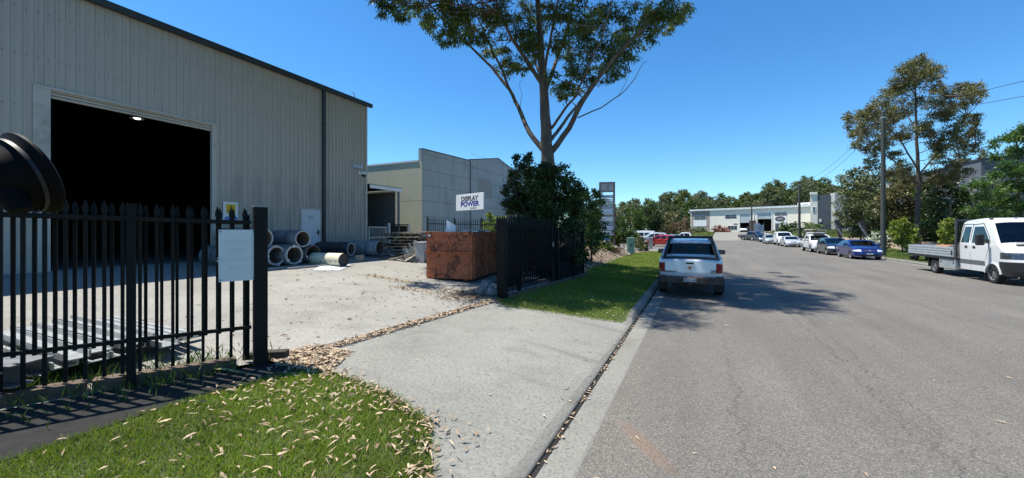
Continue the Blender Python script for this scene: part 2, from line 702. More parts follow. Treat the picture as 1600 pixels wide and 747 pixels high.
def concrete_mat(name, c0, c1, stain=(0.16, 0.15, 0.135), marks=0.0):
    m = bpy.data.materials.new(name)
    n, l = nodes_of(m)
    b = n["Principled BSDF"]
    pos = coords(n, True)
    r0 = ramp(n, [(0.3, c0), (0.7, c1)])
    l.new(noise(n, l, pos, 0.45, 6, 0.65), r0.inputs[0])
    sp = ramp(n, [(0.36, (0.45, 0.45, 0.45)), (0.47, (0.93, 0.93, 0.93)), (0.58, (1.04, 1.04, 1.04)), (0.75, (1.3, 1.3, 1.3))])
    l.new(noise(n, l, pos, 30, 4, 0.85), sp.inputs[0])
    c = mixc(n, l, 0.9, r0.outputs[0], sp.outputs[0], 'MULTIPLY')
    s2 = ramp(n, [(0.52, (0, 0, 0)), (0.78, (0.75, 0.75, 0.75))])
    l.new(noise(n, l, pos, 1.3, 8, 0.7, 0.6), s2.inputs[0])
    c = mixc(n, l, s2.outputs[0], c, stain)
    if marks:
        wv = n.new("ShaderNodeTexNoise")
        wv.inputs['Scale'].default_value = 1.0
        wv.inputs['Detail'].default_value = 5
        l.new(scaled(n, l, pos, (0.22, 2.6, 1)), wv.inputs['Vector'])
        s3 = ramp(n, [(0.56, (0, 0, 0)), (0.72, (marks, marks, marks))])
        l.new(wv.outputs[0], s3.inputs[0])
        c = mixc(n, l, s3.outputs[0], c, (0.13, 0.125, 0.12))
    l.new(c, b.inputs['Base Color'])
    b.inputs['Roughness'].default_value = 0.9
    b.inputs['Specular IOR Level'].default_value = 0.25
    bn = n.new("ShaderNodeBump")
    bn.inputs['Strength'].default_value = 0.3
    bn.inputs['Distance'].default_value = 0.006
    l.new(noise(n, l, pos, 70, 3, 0.7), bn.inputs['Height'])
    l.new(bn.outputs[0], b.inputs['Normal'])
    return m

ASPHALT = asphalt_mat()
APRON = concrete_mat("apron_concrete", (0.19, 0.186, 0.166), (0.25, 0.246, 0.22), (0.12, 0.117, 0.104), 0.65)
YARD = concrete_mat("yard_concrete", (0.22, 0.213, 0.192), (0.295, 0.286, 0.258), (0.14, 0.131, 0.112))
KERB = concrete_mat("kerb_concrete", (0.15, 0.145, 0.13), (0.20, 0.195, 0.175), (0.09, 0.085, 0.075))
GUTTER = concrete_mat("gutter_concrete", (0.175, 0.17, 0.152), (0.235, 0.23, 0.207), (0.11, 0.104, 0.09))
SOIL = M("turf_soil", (0.060, 0.075, 0.028), 0.95, var=0.4, scale=3, dirt=(0.10, 0.085, 0.05), dscale=2, dlo=0.55, dhi=0.8, world=True, bump=0.6, bscale=25)
LAND = M("bush_land", (0.055, 0.065, 0.03), 0.95, var=0.3, scale=0.5, world=True)
MULCH = M("mulch", (0.23, 0.18, 0.135), 0.95, var=0.45, scale=14, world=True, bump=1.0, bscale=18, dirt=(0.10, 0.075, 0.055), dscale=3, dlo=0.5, dhi=0.7)
DIRT_AND_SHADE = M("black_dirt_and_shade", (0.018, 0.016, 0.014), 0.95, world=True, var=0.4, scale=20)
GRASS = leaf_mat("grass_blade", (0.125, 0.175, 0.018), (0.225, 0.30, 0.042), 0.35, 0.55, True)
GRASS_R = leaf_mat("grass_blade_dry", (0.075, 0.115, 0.018), (0.16, 0.21, 0.045), 0.3, 0.6)
DRYLEAF = M("dry_leaf", (0.37, 0.275, 0.185), 0.75, var=0.3, scale=40, isl=0.4)
BLACK = M("black_paint", (0.006, 0.006, 0.006), 0.6, var=0.3, scale=6, spec=0.2)
GALV = M("galvanised_steel", (0.42, 0.44, 0.45), 0.42, 0.75, var=0.18, scale=9)

# ------------------------------------------------------------------ ground, road, kerbs
def build_ground():
    xs = [-900, -400, -200, -120, -80, -60, -50, -40, -32, -26] + [float(i) for i in range(-22, 27)] + [30, 35, 42, 50, 65, 90, 140, 250, 500, 900]
    ys = [-300, -120, -60, -30, -18] + [float(i) for i in range(-10, 112)] + [120, 135, 160, 200, 280, 420, 700, 1100]
    vs = [(x, y, gz(x, y) - 0.09) for y in ys for x in xs]
    W = len(xs)
    fs = [(j * W + i, j * W + i + 1, (j + 1) * W + i + 1, (j + 1) * W + i) for j in range(len(ys) - 1) for i in range(W - 1)]
    solid("ground", MB().add(vs, fs), LAND, kind='structure', smooth=60)
build_ground()

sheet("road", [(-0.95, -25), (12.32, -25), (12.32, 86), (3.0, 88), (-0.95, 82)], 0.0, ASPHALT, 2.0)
sheet("yard", [(-5.2, 3.3), (-4.66, 8.8), (-4.3, 15.2), (-13.0, 17.6), (-13.0, 21.1), (-15.6, 21.1), (-15.6, -14), (-9, -14), (-6.0, 1.0)], 0.0, YARD, 1.0)
APRON_EDGE = [(-1.30, 1.4), (-1.6, 1.9), (-1.9, 2.5), (-2.42, 3.15), (-3.3, 3.42), (-4.46, 3.46), (-5.15, 3.32)]
sheet("driveway", APRON_EDGE + [(-4.66, 8.75), (-4.17, 8.35), (-3.25, 8.5), (-2.2, 8.6), (-1.30, 9.05)], 0.006, APRON, 0.4)
NEAR_VERGE = [(-1.46, -6), (-1.46, 1.55)] + APRON_EDGE[1:-1] + [(-5.0, 3.3), (-5.95, 1.1), (-8.6, -4.9), (-8.6, -6)]
FAR_VERGE = [(-1.46, 9.3), (-1.46, 39.6), (-3.4, 39.6), (-4.6, 31), (-4.45, 17.2), (-4.15, 15.6), (-4.62, 8.7), (-4.17, 8.2), (-3.25, 8.3), (-2.2, 8.4), (-1.46, 8.8)]
LAWN = [(-1.46, -6), (-1.46, 1.55)] + APRON_EDGE[1:-2] + [(-4.3, 3.42), (-4.62, 3.0), (-4.80, 1.85), (-4.78, 1.1), (-4.85, 0.3), (-5.0, -1.2), (-5.0, -6)]
sheet("verge", NEAR_VERGE, 0.0, SOIL, 0.5)
sheet("fence_shade_strip", [(-4.62, 3.36), (-4.62, 3.0), (-4.80, 1.85), (-4.78, 1.1), (-4.85, 0.3), (-5.0, -1.2), (-7.1, -1.2), (-5.95, 1.1), (-5.0, 3.3)], 0.012, M("soil_in_painted_shade", (0.016, 0.0155, 0.015), 0.95, world=True, var=0.35, scale=9, bump=0.5, bscale=40), 0.4)  # soil coloured near black to carry the near fence's shade
sheet("verge", FAR_VERGE, 0.0, SOIL, 0.7)
sheet("garden_bed", [(-4.3, 15.3), (-4.45, 17.2), (-4.6, 31), (-3.4, 39.6), (-16, 39.6), (-16, 36), (-16, 22), (-11, 17.2)], -0.01, MULCH, 0.8)
sheet("side_driveway", [(-1.30, 40.2), (-1.30, 45.4), (-30, 45.4), (-30, 40.2)], 0.005, APRON, 1.0)
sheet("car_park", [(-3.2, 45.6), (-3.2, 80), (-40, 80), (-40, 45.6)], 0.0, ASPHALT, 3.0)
sheet("verge", [(-1.46, 45.8), (-1.46, 84), (-3.2, 84), (-3.2, 45.8)], 0.0, SOIL, 1.5)
RIGHT_VERGE = [(12.88, 8), (17.3, 8), (17.6, 30), (17.0, 45), (18.5, 60), (18.5, 84), (12.88, 84)]
sheet("verge", RIGHT_VERGE, 0.0, SOIL, 1.5)
sheet("garden_bed", [(17.3, 8), (30, 8), (30, 84), (18.5, 84), (18.5, 60), (17.0, 45), (17.6, 30)], 0.0, MULCH, 1.5)
sheet("entry_drive", [(2.6, 85.6), (9.2, 86.2), (17, 103), (24, 103.6), (22, 105.4), (5, 112.6)], 0.012, APRON, 1.2)
sheet("verge", [(-14, 83), (-1.2, 83), (2.5, 86), (4.9, 112), (-14, 117)], 0.0, SOIL, 1.5)
sheet("verge", [(9.4, 86.3), (12.8, 84.2), (26, 84), (26, 102), (17.2, 102.8)], 0.0, SOIL, 1.5)

def kerb(side):
    """gutter strip and kerb swept along the street; the driveways' laybacks are low"""
    s = -1 if side == 'L' else 1
    x0, base = (-0.95, -1.28) if side == 'L' else (12.32, 12.68)
    ys = list(np.arange(-20, 84.1, 0.5)) if side == 'L' else list(np.arange(-10, 84.1, 1.0))
    def lay(y):
        if side == 'R':
            return sstep(56, 57, y) * (1 - sstep(64, 65, y))
        return max(sstep(1.5, 2.2, y) * (1 - sstep(8.9, 9.6, y)), sstep(39.6, 40.2, y) * (1 - sstep(45.4, 46, y)))
    g, k, j = MB(), MB(), MB()
    def sweep(mb, fn):
        o = len(mb.v)
        rows = [fn(y) for y in ys]
        w = len(rows[0])
        for y, r in zip(ys, rows):
            rise = gz(5, y)
            mb.v += [(x, y, z + rise) for x, z in r]
        for i in range(len(ys) - 1):
            for q in range(w - 1):
                a = o + i * w + q
                f = (a, a + 1, a + w + 1, a + w)
                mb.f.append(f if s > 0 else f[::-1])
    sweep(g, lambda y: [(x0 - s * 0.02, 0.0), (x0, 0.005), (base, -0.018)])
    sweep(j, lambda y: [(base - s * 0.035, -0.011), (base - s * 0.0, -0.008), (base + s * 0.012, 0.012)])
    def kp(y):
        h = 0.132 * (1 - lay(y)) + 0.028 * lay(y)
        wd = 0.07 * (1 - lay(y)) + 0.02 * lay(y)
        return [(base + s * 0.004, -0.02), (base + s * wd, h - 0.012), (base + s * (wd + 0.02), h), (base + s * 0.19, h + 0.004), (base + s * 0.20, -0.05)]
    sweep(k, kp)
    solid("gutter", g, GUTTER, kind='structure')
    solid("kerb", k, KERB, kind='structure', smooth=40)
    solid("kerb_shade_strip", j, DIRT_AND_SHADE, kind='structure')  # black strip painted for the shadow of the kerb lip
kerb('L')
kerb('R')

# ------------------------------------------------------------------ the warehouse
CLAD = M("warehouse_cladding", (0.43, 0.395, 0.34), 0.5, 0.0, var=0.07, scale=1.5, spec=0.35, dirt=(0.24, 0.215, 0.18), dscale=2.2, dlo=0.5, dhi=0.85, stretch=(1, 1, 0.13))
TRIM = M("warehouse_trim", (0.44, 0.41, 0.36), 0.5, var=0.08, dirt=(0.2, 0.18, 0.15), dlo=0.55, dhi=0.8)
DARKTRIM = M("dark_trim", (0.030, 0.036, 0.036), 0.45, var=0.15)
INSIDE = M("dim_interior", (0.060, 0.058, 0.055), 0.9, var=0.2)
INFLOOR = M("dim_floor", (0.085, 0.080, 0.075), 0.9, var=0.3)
WX, WTOP, WB = -15.5, 8.62, 0.9

def rib_sheet(y1, y0, z0, z1, pitch=0.19, h=0.045):
    """ribbed wall sheet facing +x, from y1 down to y0 (local x = 0 at the pan)"""
    ys = []
    y = y1
    while y > y0 + 1e-4:
        for d, x in ((0, 0), (0.128, 0), (0.137, h), (0.162, h), (0.171, 0)):
            if y - d > y0 + 1e-4:
                ys.append((y - d, x))
        y -= pitch
    ys.append((y0, 0))
    mb = MB()
    n = len(ys)
    mb.v = [(x, yy, z0) for yy, x in ys] + [(x, yy, z1) for yy, x in ys]
    mb.f = [(i + 1, i, i + n, i + n + 1) for i in range(n - 1)]
    # turned edge at the lap and the foot
    return mb

def warehouse():
    t = thing("warehouse", "tall beige ribbed steel warehouse with a dark open roller door", "building", (WX, 0, 1.0))
    D0, D1, DH = 3.9, 7.67, 5.68
    cache = {}
    def put(y1, y0, z0, z1):
        k = (round(y1 - y0, 3), z0, z1)
        if k not in cache:
            cache[k] = mesh_from("cladding_sheet", rib_sheet(k[0], 0.0, z0 - 1.0, z1 - 1.0).v, rib_sheet(k[0], 0.0, z0 - 1.0, z1 - 1.0).f, CLAD)
        o = link("cladding_sheet", cache[k], t)
        o.location = (random.uniform(0, 0.004), y0, 0)
    y = 14.76
    while y > D1 + 0.12:
        y0 = max(y - 0.76, D1 + 0.1)
        put(y, y0, WB, WTOP)
        y = y0
    y = D1 + 0.1
    while y > D0 - 0.1:
        y0 = max(y - 0.76, D0 - 0.1)
        put(y, y0, DH + 0.22, WTOP)
        y = y0
    y = D0 - 0.1
    while y > -8:
        put(y, y - 0.76, WB, WTOP)
        y -= 0.76
    yend = y
    # other walls and roof
    w = MB()
    w.box(-40, 14.70, 0.8, WX - 0.06, 14.76, WTOP)
    w.box(-40, yend, 0.8, WX - 0.06, yend + 0.06, WTOP)
    w.box(-40.1, yend, 0.8, -40, 14.76, WTOP + 0.34)
    part("wall", w, CLAD, t, True)
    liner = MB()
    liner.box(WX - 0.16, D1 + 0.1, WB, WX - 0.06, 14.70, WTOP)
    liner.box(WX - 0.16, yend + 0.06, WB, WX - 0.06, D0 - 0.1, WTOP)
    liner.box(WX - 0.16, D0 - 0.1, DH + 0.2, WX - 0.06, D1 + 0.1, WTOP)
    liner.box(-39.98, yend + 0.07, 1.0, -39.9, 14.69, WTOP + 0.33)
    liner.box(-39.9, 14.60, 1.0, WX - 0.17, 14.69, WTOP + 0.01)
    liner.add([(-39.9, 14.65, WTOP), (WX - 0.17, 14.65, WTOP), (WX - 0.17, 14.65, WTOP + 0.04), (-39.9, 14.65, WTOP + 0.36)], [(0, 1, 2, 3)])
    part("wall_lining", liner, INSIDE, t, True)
    r = MB()
    r.add([(-40.4, yend - 0.2, WTOP + 0.35), (WX + 0.06, yend - 0.2, WTOP + 0.02), (WX + 0.06, 14.95, WTOP + 0.02), (-40.4, 14.95, WTOP + 0.35),
           (-40.4, yend - 0.2, WTOP + 0.43), (WX + 0.06, yend - 0.2, WTOP + 0.10), (WX + 0.06, 14.95, WTOP + 0.10), (-40.4, 14.95, WTOP + 0.43)],
          [(0, 1, 2, 3), (7, 6, 5, 4), (0, 4, 5, 1), (1, 5, 6, 2), (2, 6, 7, 3), (3, 7, 4, 0)])
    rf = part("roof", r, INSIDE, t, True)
    g = MB()
    g.box(WX + 0.065, yend - 0.25, WTOP - 0.06, WX + 0.20, 15.02, WTOP + 0.13)
    part("roof_gutter", g, DARKTRIM, t, True)
    part("lamp_bracket", MB().tube([(WX + 0.1, 13.9, WTOP + 0.1), (WX + 0.1, 13.9, WTOP + 0.36), (WX + 0.16, 13.75, WTOP + 0.36)], 0.025, 6), GALV, rf, True)
    c = MB()
    c.box(WX - 0.05, 14.765, WB, WX + 0.05, 14.80, WTOP - 0.07)
    c.box(WX + 0.004, 14.68, WB, WX + 0.052, 14.764, WTOP - 0.07)
    part("corner_flashing", c, TRIM, t, True)
    dp = MB().box(WX + 0.045, 12.10, 1.02, WX + 0.15, 12.24, WTOP - 0.062)
    d = part("downpipe", dp, DARKTRIM, t, True)
    for z in (2.6, 4.8, 7.0):
        part("bracket", MB().box(WX + 0.043, 12.07, z, WX + 0.155, 12.27, z + 0.03), DARKTRIM, d, True)
    # roller door opening
    part("door_frame", MB().box(WX - 0.06, D0 - 0.30, WB, WX + 0.055, D0, DH + 0.17), TRIM, t, True)
    part("door_frame", MB().box(WX - 0.06, D1, WB, WX + 0.055, D1 + 0.14, DH + 0.17), TRIM, t, True)
    rd = part("roller_door", MB().box(WX - 0.13, D0, DH - 0.02, WX - 0.07, D1, DH + 0.2), TRIM, t, True)
    for i in range(3):
        z = DH - 0.03 + i * 0.085
        sl = MB()
        sl.tube([(WX - 0.045, D0 + 0.003, z + 0.03), (WX - 0.045, D1 - 0.003, z + 0.03)], 0.038, 8)
        part("slat", sl, TRIM, rd, True, smooth=50)
    sc = MB()
    for z in (1.5, 2.75, 4.0, 5.3, 6.6, 7.8):
        yy = 14.66
        while yy > -2:
            if not (D0 - 0.3 < yy < D1 + 0.15 and z < DH + 0.25) and not (10.98 < yy < 12.3 and z < 3.2):
                sc.box(WX + 0.040, yy - 0.159 + 0.0, z - 0.011, WX + 0.052, yy - 0.137, z + 0.011)
            yy -= 0.19
    part("screws", sc, M("screw_head", (0.16, 0.145, 0.12), 0.6), t, True, kind='stuff')
    part("head_flashing", MB().box(WX - 0.05, D0 - 0.3, DH + 0.172, WX + 0.075, D1 + 0.2, DH + 0.235), TRIM, t, True)
    # small steel door
    dz, d0, d1 = 1.0, 11.10, 12.00
    door = MB().box(WX + 0.036, d0, dz + 0.03, WX + 0.062, d1, dz + 2.05)
    pd = part("door", door, M("pale_door", (0.55, 0.58, 0.60), 0.45, var=0.06, dirt=(0.35, 0.36, 0.37), dlo=0.55, dhi=0.8), t, True, label="pale grey steel side door with a lever handle")
    f2 = MB()
    f2.box(WX + 0.034, d0 - 0.07, dz, WX + 0.075, d0 - 0.004, dz + 2.12)
    f2.box(WX + 0.034, d1 + 0.004, dz, WX + 0.075, d1 + 0.07, dz + 2.12)
    f2.box(WX + 0.034, d0 - 0.004, dz + 2.055, WX + 0.075, d1 + 0.004, dz + 2.12)
    part("door_surround", f2, TRIM, t, True)
    hd = MB().box(WX + 0.063, d1 - 0.13, dz + 0.93, WX + 0.075, d1 - 0.06, dz + 1.15)
    hd.box(WX + 0.075, d1 - 0.2, dz + 1.03, WX + 0.12, d1 - 0.08, dz + 1.06)
    part("handle", hd, BLACK, pd, True)
    part("notice", MB().box(WX + 0.063, d0 + 0.3, dz + 1.62, WX + 0.066, d0 + 0.58, dz + 1.78), M("faded_print", (0.35, 0.40, 0.46), 0.6), pd, True)
    # inside
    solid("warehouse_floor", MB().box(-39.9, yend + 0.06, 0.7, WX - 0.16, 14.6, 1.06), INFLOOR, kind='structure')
    for i, yy in enumerate((1.2, 9.6)):
        fm = MB()
        fm.box(-16.1, yy, 1.06, -15.8, yy + 0.2, 8.5)
        fm.beam((-16, yy + 0.1, 8.2), (-39, yy + 0.1, 8.5), 0.2, 0.4)
        part("portal_frame", fm, M("red_oxide", (0.06, 0.05, 0.045), 0.7), t, True)
warehouse()

def door_lamp():
    for lx, ly in ((-19.0, 6.95),):
        h = thing("high_bay_lamp", ("lit white lamp hanging just inside the warehouse door head" if lx > -20 else "lit lamp hanging deeper inside the dark warehouse"), "lamp", (lx, ly, 6.3))
        part("shade", MB().lathe([(0.05, 0.3), (0.09, 0.28), (0.22, 0.03), (0.21, 0.03), (0.08, 0.26)], 18, Matrix.Translation((0, 0, 0))), GALV, h, smooth=40)
        part("bulb", MB().lathe([(0.0, 0.0), (0.09, 0.02), (0.10, 0.06), (0.0, 0.07)], 16), emit_mat("lamp_glow", (1, 1, 1), 1.6 if lx > -20 else 0.5), h)
        part("cord", MB().tube([(0, 0, 0.3), (0, 0, 2.0)], 0.012, 6), BLACK, h)
door_lamp()

def wall_sign():
    # the yellow warning board beside the roller door, with two blue mandatory discs below
    xw = WX + 0.045
    a, b = 8.02, 8.52
    z0, z1 = 2.42, 3.17
    t = thing("warning_sign", "white wall sign with yellow warning triangle panel above two blue discs", "sign", (xw, (a + b) / 2, z0))
    part("board", MB().box(xw, a, z0, xw + 0.012, b, z1), M("sign_white", (0.72, 0.73, 0.72), 0.4, var=0.04), t, True)
    part("yellow_panel", MB().box(xw + 0.0125, a + 0.10, z0 + 0.33, xw + 0.015, b - 0.08, z1 - 0.08), M("sign_yellow", (0.70, 0.45, 0.02), 0.4, var=0.05), t, True)
    yc, zc = (a + b) / 2 + 0.01, z0 + 0.47
    tri = MB()
    def ringtri(r0, r1, x):
        vs = []
        for r in (r0, r1):
            for k in range(3):
                an = math.radians(90 + 120 * k)
                vs.append((x, yc + r * math.cos(an), zc + r * math.sin(an)))
        return vs
    tri.add(ringtri(0.12, 0.16, xw + 0.017), [(0, 1, 4, 3), (1, 2, 5, 4), (2, 0, 3, 5)])
    tri.box(xw + 0.0155, yc - 0.012, zc - 0.03, xw + 0.018, yc + 0.012, zc + 0.06)
    tri.box(xw + 0.0155, yc - 0.05, zc - 0.055, xw + 0.018, yc + 0.05, zc - 0.035)
    part("warning_symbol", tri, BLACK, t, True)
    for i, yy in enumerate((a + 0.13, b - 0.1)):
        m = Matrix.Translation((xw + 0.013, yy, z0 + 0.13)) @ Matrix.Rotation(math.radians(90), 4, 'Y')
        part("blue_disc", MB().lathe([(0.0, 0.0), (0.085, 0.0), (0.085, 0.003), (0.0, 0.003)], 20, m), M("sign_blue", (0.02, 0.10, 0.42), 0.4), t, True)
        part("disc_symbol", MB().box(xw + 0.0165, yy - 0.03, z0 + 0.10, xw + 0.018, yy + 0.02, z0 + 0.13).box(xw + 0.0165, yy - 0.03, z0 + 0.13, xw + 0.018, yy - 0.012, z0 + 0.17), MATS["sign_white"], t, True)
wall_sign()

def wall_camera():
    y, z = 14.28, 5.0
    xw = WX + 0.05
    t = thing("security_camera", "white dome security camera under three small blue boxes at the wall corner", "camera", (xw, y, z))
    wh = M("camera_white", (0.65, 0.67, 0.69), 0.4)
    part("wall_plate", MB().box(xw, y - 0.08, z - 0.03, xw + 0.03, y + 0.08, z + 0.15), wh, t, True)
    part("arm", MB().tube([(xw + 0.02, y, z + 0.1), (xw + 0.22, y, z + 0.13), (xw + 0.3, y, z + 0.06)], 0.03, 8), wh, t, True, smooth=60)
    part("housing", MB().lathe([(0.0, 0.12), (0.10, 0.11), (0.13, 0.03), (0.13, 0.0)], 18, Matrix.Translation((xw + 0.3, y, z - 0.05))), wh, t, True, smooth=50)
    part("dome", MB().lathe([(0.118, 0.0), (0.11, -0.06), (0.07, -0.11), (0.0, -0.13)], 18, Matrix.Translation((xw + 0.3, y, z - 0.05))), M("dome_black", (0.01, 0.01, 0.012), 0.08, spec=0.6), t, True, smooth=60)
    for i in range(3):
        yy = y - 0.42 + i * 0.19
        part("junction_box", MB().box(xw, yy, z + 0.27, xw + 0.11, yy + 0.14, z + 0.43), M("pale_blue_box", (0.42, 0.50, 0.58), 0.5), t, True, bevel=0.008)
wall_camera()

# ------------------------------------------------------------------ fences
def online(px, A, B):
    """where the line A-B (plan) is seen at picture column px"""
    r = ray(px, HOR)
    ax, ay = A
    bx, by = B[0] - ax, B[1] - ay
    d = r.x * by - r.y * bx
    s = -(r.x * ay - r.y * ax) / d
    return ax + bx * s, ay + by * s

def picket_mesh(h, w=0.030, tipw=0.046, tiph=0.13):
    mb = MB()
    hw = w / 2
    mb.box(-hw, -hw, 0, hw, hw, h - tiph)
    q = tipw / 2
    lv = [(hw, h - tiph), (q, h - tiph + 0.02), (q, h - tiph + 0.055), (0.003, h)]
    vs = []
    for r, z in lv:
        ry = min(r, 0.013)
        vs += [(-r, -ry, z), (r, -ry, z), (r, ry, z), (-r, ry, z)]
    fs = []
    for i in range(3):
        for k in range(4):
            a, b = i * 4 + k, i * 4 + (k + 1) % 4
            fs.append((a, b, b + 4, a + 4))
    fs.append((12, 13, 14, 15))
    mb.add(vs, fs)
    return mb

PICKETS = {}
def picket_run(t, A, B, spacing, zlo, ztop, rails, first=0.06, rail_h=0.04, off=(0, 0), rail_w=0.04):
    """rails and single pickets between two plan points, stepping with the ground"""
    A, B = Vector(A), Vector(B)
    d = (B - A)
    L = d.length
    d.normalize()
    rz = math.atan2(d.y, d.x)
    base = WM[t].translation
    k = round(ztop - zlo, 2)
    if k not in PICKETS:
        q = picket_mesh(k)
        PICKETS[k] = mesh_from("picket", q.v, q.f, BLACK)
    s = first
    while s < L - 0.03:
        p = A + d * s + Vector(off)
        g = gz(A.x + d.x * s, A.y + d.y * s)
        o = link("picket", PICKETS[k], t)
        o.location = (p.x - base.x, p.y - base.y, g + zlo - base.z)
        o.rotation_euler = (0, 0, rz + random.uniform(-0.02, 0.02))
        s += spacing
    for z in rails:
        ga, gb = gz(A.x, A.y), gz(B.x, B.y)
        pa = (A.x + off[0], A.y + off[1], ga + z)
        pb = (B.x + off[0], B.y + off[1], gb + z)
        n = Vector((-d.y, d.x, 0)) * 0.034
        part("rail", MB().beam(Vector(pa) + n, Vector(pb) + n, rail_w, rail_h), BLACK, t, True)

def fence_post(t, x, y, w, h, cap=None, rz=0.0):
    z = gz(x, y)
    p = part("post", MB().cbox((x, y, z + h / 2 - 0.15), (w, w, h + 0.3), rz), BLACK, t, True)
    c = part("cap", MB().cbox((x, y, z + h + 0.012), (w + 0.012, w + 0.012, 0.022), rz), cap or BLACK, p, True)
    return p

FA, FB = (-5.13, 3.1), (-5.98, 1.19)
def left_fence():
    d = Vector((FB[0] - FA[0], FB[1] - FA[1])).normalized()
    rz = math.atan2(d.y, d.x)
    far = (FA[0] + d.x * 4.6, FA[1] + d.y * 4.6)
    t = thing("picket_fence", "black steel spear picket fence beside the near lawn ending in a thick post", "fence", (FA[0], FA[1], gz(*FA)))
    fence_post(t, FA[0], FA[1], 0.15, 2.06, M("post_cap", (0.25, 0.25, 0.25), 0.4), rz)
    mid = online(205, FA, FB)
    fence_post(t, mid[0], mid[1], 0.075, 2.0, None, rz)
    fence_post(t, far[0], far[1], 0.10, 2.0, None, rz)
    s = 0.10 / 1
    picket_run(t, (FA[0] + d.x * 0.1, FA[1] + d.y * 0.1), far, 0.137, 0.16, 2.04, (0.52, 1.86), first=0.07)
    # the sliding gate leaf parked behind it
    n = Vector((d.y, -d.x))
    if n.x > 0:
        n = -n
    g = thing("sliding_gate", "black picket sliding gate parked behind the near fence", "gate", (FA[0] + n.x * 0.2, FA[1] + n.y * 0.2, gz(*FA)))
    A2 = (FA[0] + n.x * 0.2 + d.x * 0.12, FA[1] + n.y * 0.2 + d.y * 0.12)
    B2 = (far[0] + n.x * 0.2, far[1] + n.y * 0.2)
    picket_run(g, A2, B2, 0.137, 0.42, 2.02, (1.84,), first=0.015)
    for q in (A2, B2):
        part("stile", MB().cbox((q[0], q[1], gz(*q) + 1.0), (0.05, 0.05, 1.9), rz), BLACK, g, True)
    # the white board fixed on the pickets
    pa, pb = online(341, FA, FB), online(398, FA, FB)
    nx, ny = -n.x, -n.y
    off = 0.055
    pa = (pa[0] + nx * off, pa[1] + ny * off)
    pb = (pb[0] + nx * off, pb[1] + ny * off)
    t_of = lambda q: -SA * q[0] + CA * q[1]
    zt = EYE + (361 - 359) / 600 * t_of(pa)
    zb = EYE + (361 - 437) / 600 * t_of(pb)
    ang = math.atan2(pb[1] - pa[1], pb[0] - pa[0])
    wd = math.hypot(pb[0] - pa[0], pb[1] - pa[1])
    c = ((pa[0] + pb[0]) / 2, (pa[1] + pb[1]) / 2)
    sg = thing("notice_board", "plain white board with ghost lettering hung on the picket fence by the post", "sign", (c[0], c[1], zb), ang)
    part("board", MB().box(-wd / 2, -0.004, 0, wd / 2, 0.004, zt - zb), M("board_white", (0.58, 0.63, 0.64), 0.35, var=0.05, scale=4), sg)
    for sx in (-1, 1):
        for z in (0.025, zt - zb - 0.025):
            part("rivet", MB().lathe([(0, 0), (0.008, 0), (0.006, 0.005), (0, 0.006)], 8, Matrix.Translation((sx * (wd / 2 - 0.02), -0.005, z)) @ Matrix.Rotation(math.radians(90), 4, 'X')), BLACK, sg)
    ghost = M("ghost_print", (0.48, 0.53, 0.55), 0.4, var=0.05)
    for i, wrd in enumerate(("LOADING", "AND", "UNLOADING", "ZONE")):
        text("lettering", wrd, 0.078, ghost, sg, (0, -0.0048, (zt - zb) * (0.76 - 0.17 * i)), (math.radians(90), 0, 0), 0.0003, sx=-0.9)
left_fence()

